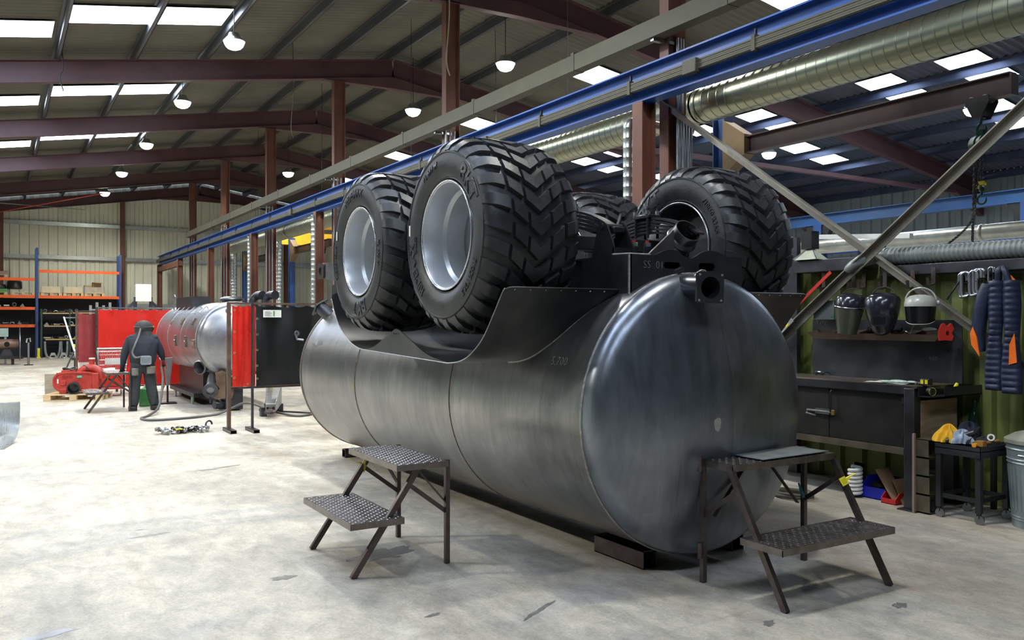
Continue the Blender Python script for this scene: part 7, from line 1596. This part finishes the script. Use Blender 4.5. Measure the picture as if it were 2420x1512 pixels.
def jmp(u, v):
    t = v * (len(jr) - 1); i = min(int(t), len(jr) - 2); f = t - i; a = 2 * PI * u
    z, y, rx, ry = [p + (q - p) * f for p, q in zip(jr[i], jr[i + 1])]
    k = 1 + 0.018 * math.sin(4 * a + 9 * v) + 0.012 * math.sin(9 * a - 14 * v)
    sx = abs(math.cos(a)) ** 0.85 * (1 if math.cos(a) >= 0 else -1); sy = abs(math.sin(a)) ** 0.85 * (1 if math.sin(a) >= 0 else -1)
    return (0.01 + rx * k * sx, y + ry * k * sy, z)
MB().grid(jmp, 48, 32, True).build('jumper', MATS['navy jumper'], pr, angle=70)
HOOD = mat('helmet hood cloth', (0.03, 0.031, 0.033), 0.7, 0, 0.25, 12)
def hd(u, v):
    a = 2 * PI * u; e = -0.95 + (PI / 2 + 0.95) * v
    w = 1 + (0.07 * math.sin(3 * a + 1) + 0.05 * math.sin(7 * a + 4 * v)) * math.cos(e)
    return (0.04 + 0.165 * w * math.cos(a) * max(0.02, math.cos(e)), 0.18 + 0.175 * w * math.sin(a) * max(0.02, math.cos(e)), 1.54 + 0.155 * math.sin(e) - (0.03 * math.cos(a * 2) if v < 0.1 else 0))
MB().grid(hd, 36, 16, True).build('hood', HOOD, pr, angle=70)
MB().tube([(0.04 + 0.168 * math.cos(a), 0.18 + 0.178 * math.sin(a), 1.575 + 0.012 * math.sin(a)) for a in [2 * PI * i / 32 for i in range(32)]], 0.006, 8, closed=True).build('helmet_band', mat('band grey', (0.10, 0.10, 0.105), 0.5), pr)
def msk(u, v): a = PI * 0.05 + PI * 0.9 * u; return (0.05 + 0.135 * math.cos(a), 0.22 + 0.16 * math.sin(a), 1.66 - 0.26 * v)
MB().grid(msk, 20, 6).build('helmet_mask', BLACKP, pr, angle=60).modifiers.new('solid', 'SOLIDIFY').thickness = 0.006
def drp(u, v):
    a = 2 * PI * u; k = 1 + 0.07 * math.sin(5 * a + 1) * v
    return (0.04 + (0.135 + 0.035 * v) * k * math.cos(a), 0.16 - 0.02 * v + (0.15 + 0.02 * v) * k * math.sin(a), 1.50 - 0.15 * v + 0.03 * math.cos(a + 0.4) * v)
MB().grid(drp, 36, 6, True).build('hood_drape', HOOD, pr, angle=70)
MB().tube([(0.20, 0.16, 1.55), (0.225, 0.16, 1.55)], 0.03, 14).build('helmet_knob', BLACKP, pr)
for s, ax, ay in ((-1, -0.16, -0.03), (1, 0.20, -0.07)):
    MB().prism([(-0.062, -0.10), (0.062, -0.10), (0.07, 0.0), (0.07, 0.12), (0.045, 0.2), (0.0, 0.215), (-0.045, 0.2), (-0.07, 0.12), (-0.07, 0.0)], 0.0, 0.085, Matrix.Translation((ax + s * 0.01, ay, 0))).build('boot', mat('black boot', (0.014, 0.014, 0.015)), pr, bevel=0.02)
AH = mat('air hose grey', (0.12, 0.125, 0.13), 0.5)
pts = smooth([(-0.03, 0.02, 1.54), (-0.06, -0.03, 1.44), (-0.10, -0.08, 1.34), (-0.155, -0.14, 1.22), (-0.195, -0.155, 1.09), (-0.15, -0.19, 1.00), (-0.05, -0.20, 1.01), (0.0, -0.20, 0.99)], 10)
MB().tube(pts, [0.0185 + 0.003 * (i % 2) for i in range(len(pts))], 10).build('breathing_hose', AH, pr)
bx = MB().prism(rrect(0.19, 0.17, 0.035, 32), 0, 0.075, frame((0.03, -0.16, 0.945), (0.0, -1, 0), (1, 0, 0))).build('air_unit', mat('unit grey', (0.26, 0.29, 0.33), 0.45), pr, bevel=0.008)
for i in range(6):
    for j in range(4): MB().lathe([(0.001, 0), (0.006, 0), (0.006, 0.002)], 6, frame((-0.035 + 0.026 * i, -0.236, 0.91 + 0.024 * j), (0, -1, 0))).build('vent_hole', DARK, bx)
MB().lathe([(0.212, -0.035), (0.22, -0.03), (0.22, 0.03), (0.212, 0.035)], 40, Matrix.Translation((0, 0.0, 0.95)) @ Matrix.Diagonal((1.02, 0.82, 1, 1))).build('belt', BLACKP, pr)
PK = mat('pocket khaki', (0.17, 0.165, 0.145), 0.85)
for (x0, x1, z0, z1, y) in ((0.055, 0.20, 0.69, 0.83, -0.168), (-0.20, -0.095, 0.66, 0.80, -0.158)):
    MB().grid(lambda u, v: (x0 + (x1 - x0) * u, y + 0.02 * math.sin(PI * u) * -1 + 0.015 * (1 - v) + 0.05 * abs(u - 0.5) ** 2, z1 - (z1 - z0) * v), 8, 6).build('pocket', PK, pr, angle=60).modifiers.new('solid', 'SOLIDIFY').thickness = 0.012
tc = thing('welding_torch', 'welding torch with grey cable held in the red glove', 'torch', (2.8, 17.55, 0.85))
MB().tube([(2.72, 17.42, 0.80), (2.78, 17.55, 0.80), (2.83, 17.66, 0.82)], 0.018, 10).build('handle', BLACKP, tc, world=True); MB().tube(smooth([(2.83, 17.66, 0.82), (2.85, 17.72, 0.80), (2.86, 17.74, 0.74)], 4), 0.012, 8).build('nozzle', mat('copper', (0.5, 0.2, 0.08)), tc, world=True); MB().tube(smooth([(2.72, 17.42, 0.80), (2.70, 17.30, 0.90), (2.66, 17.35, 1.0), (2.68, 17.5, 1.02)], 4), 0.012, 8).build('torch_lead', RAWSTEEL, tc, world=True)
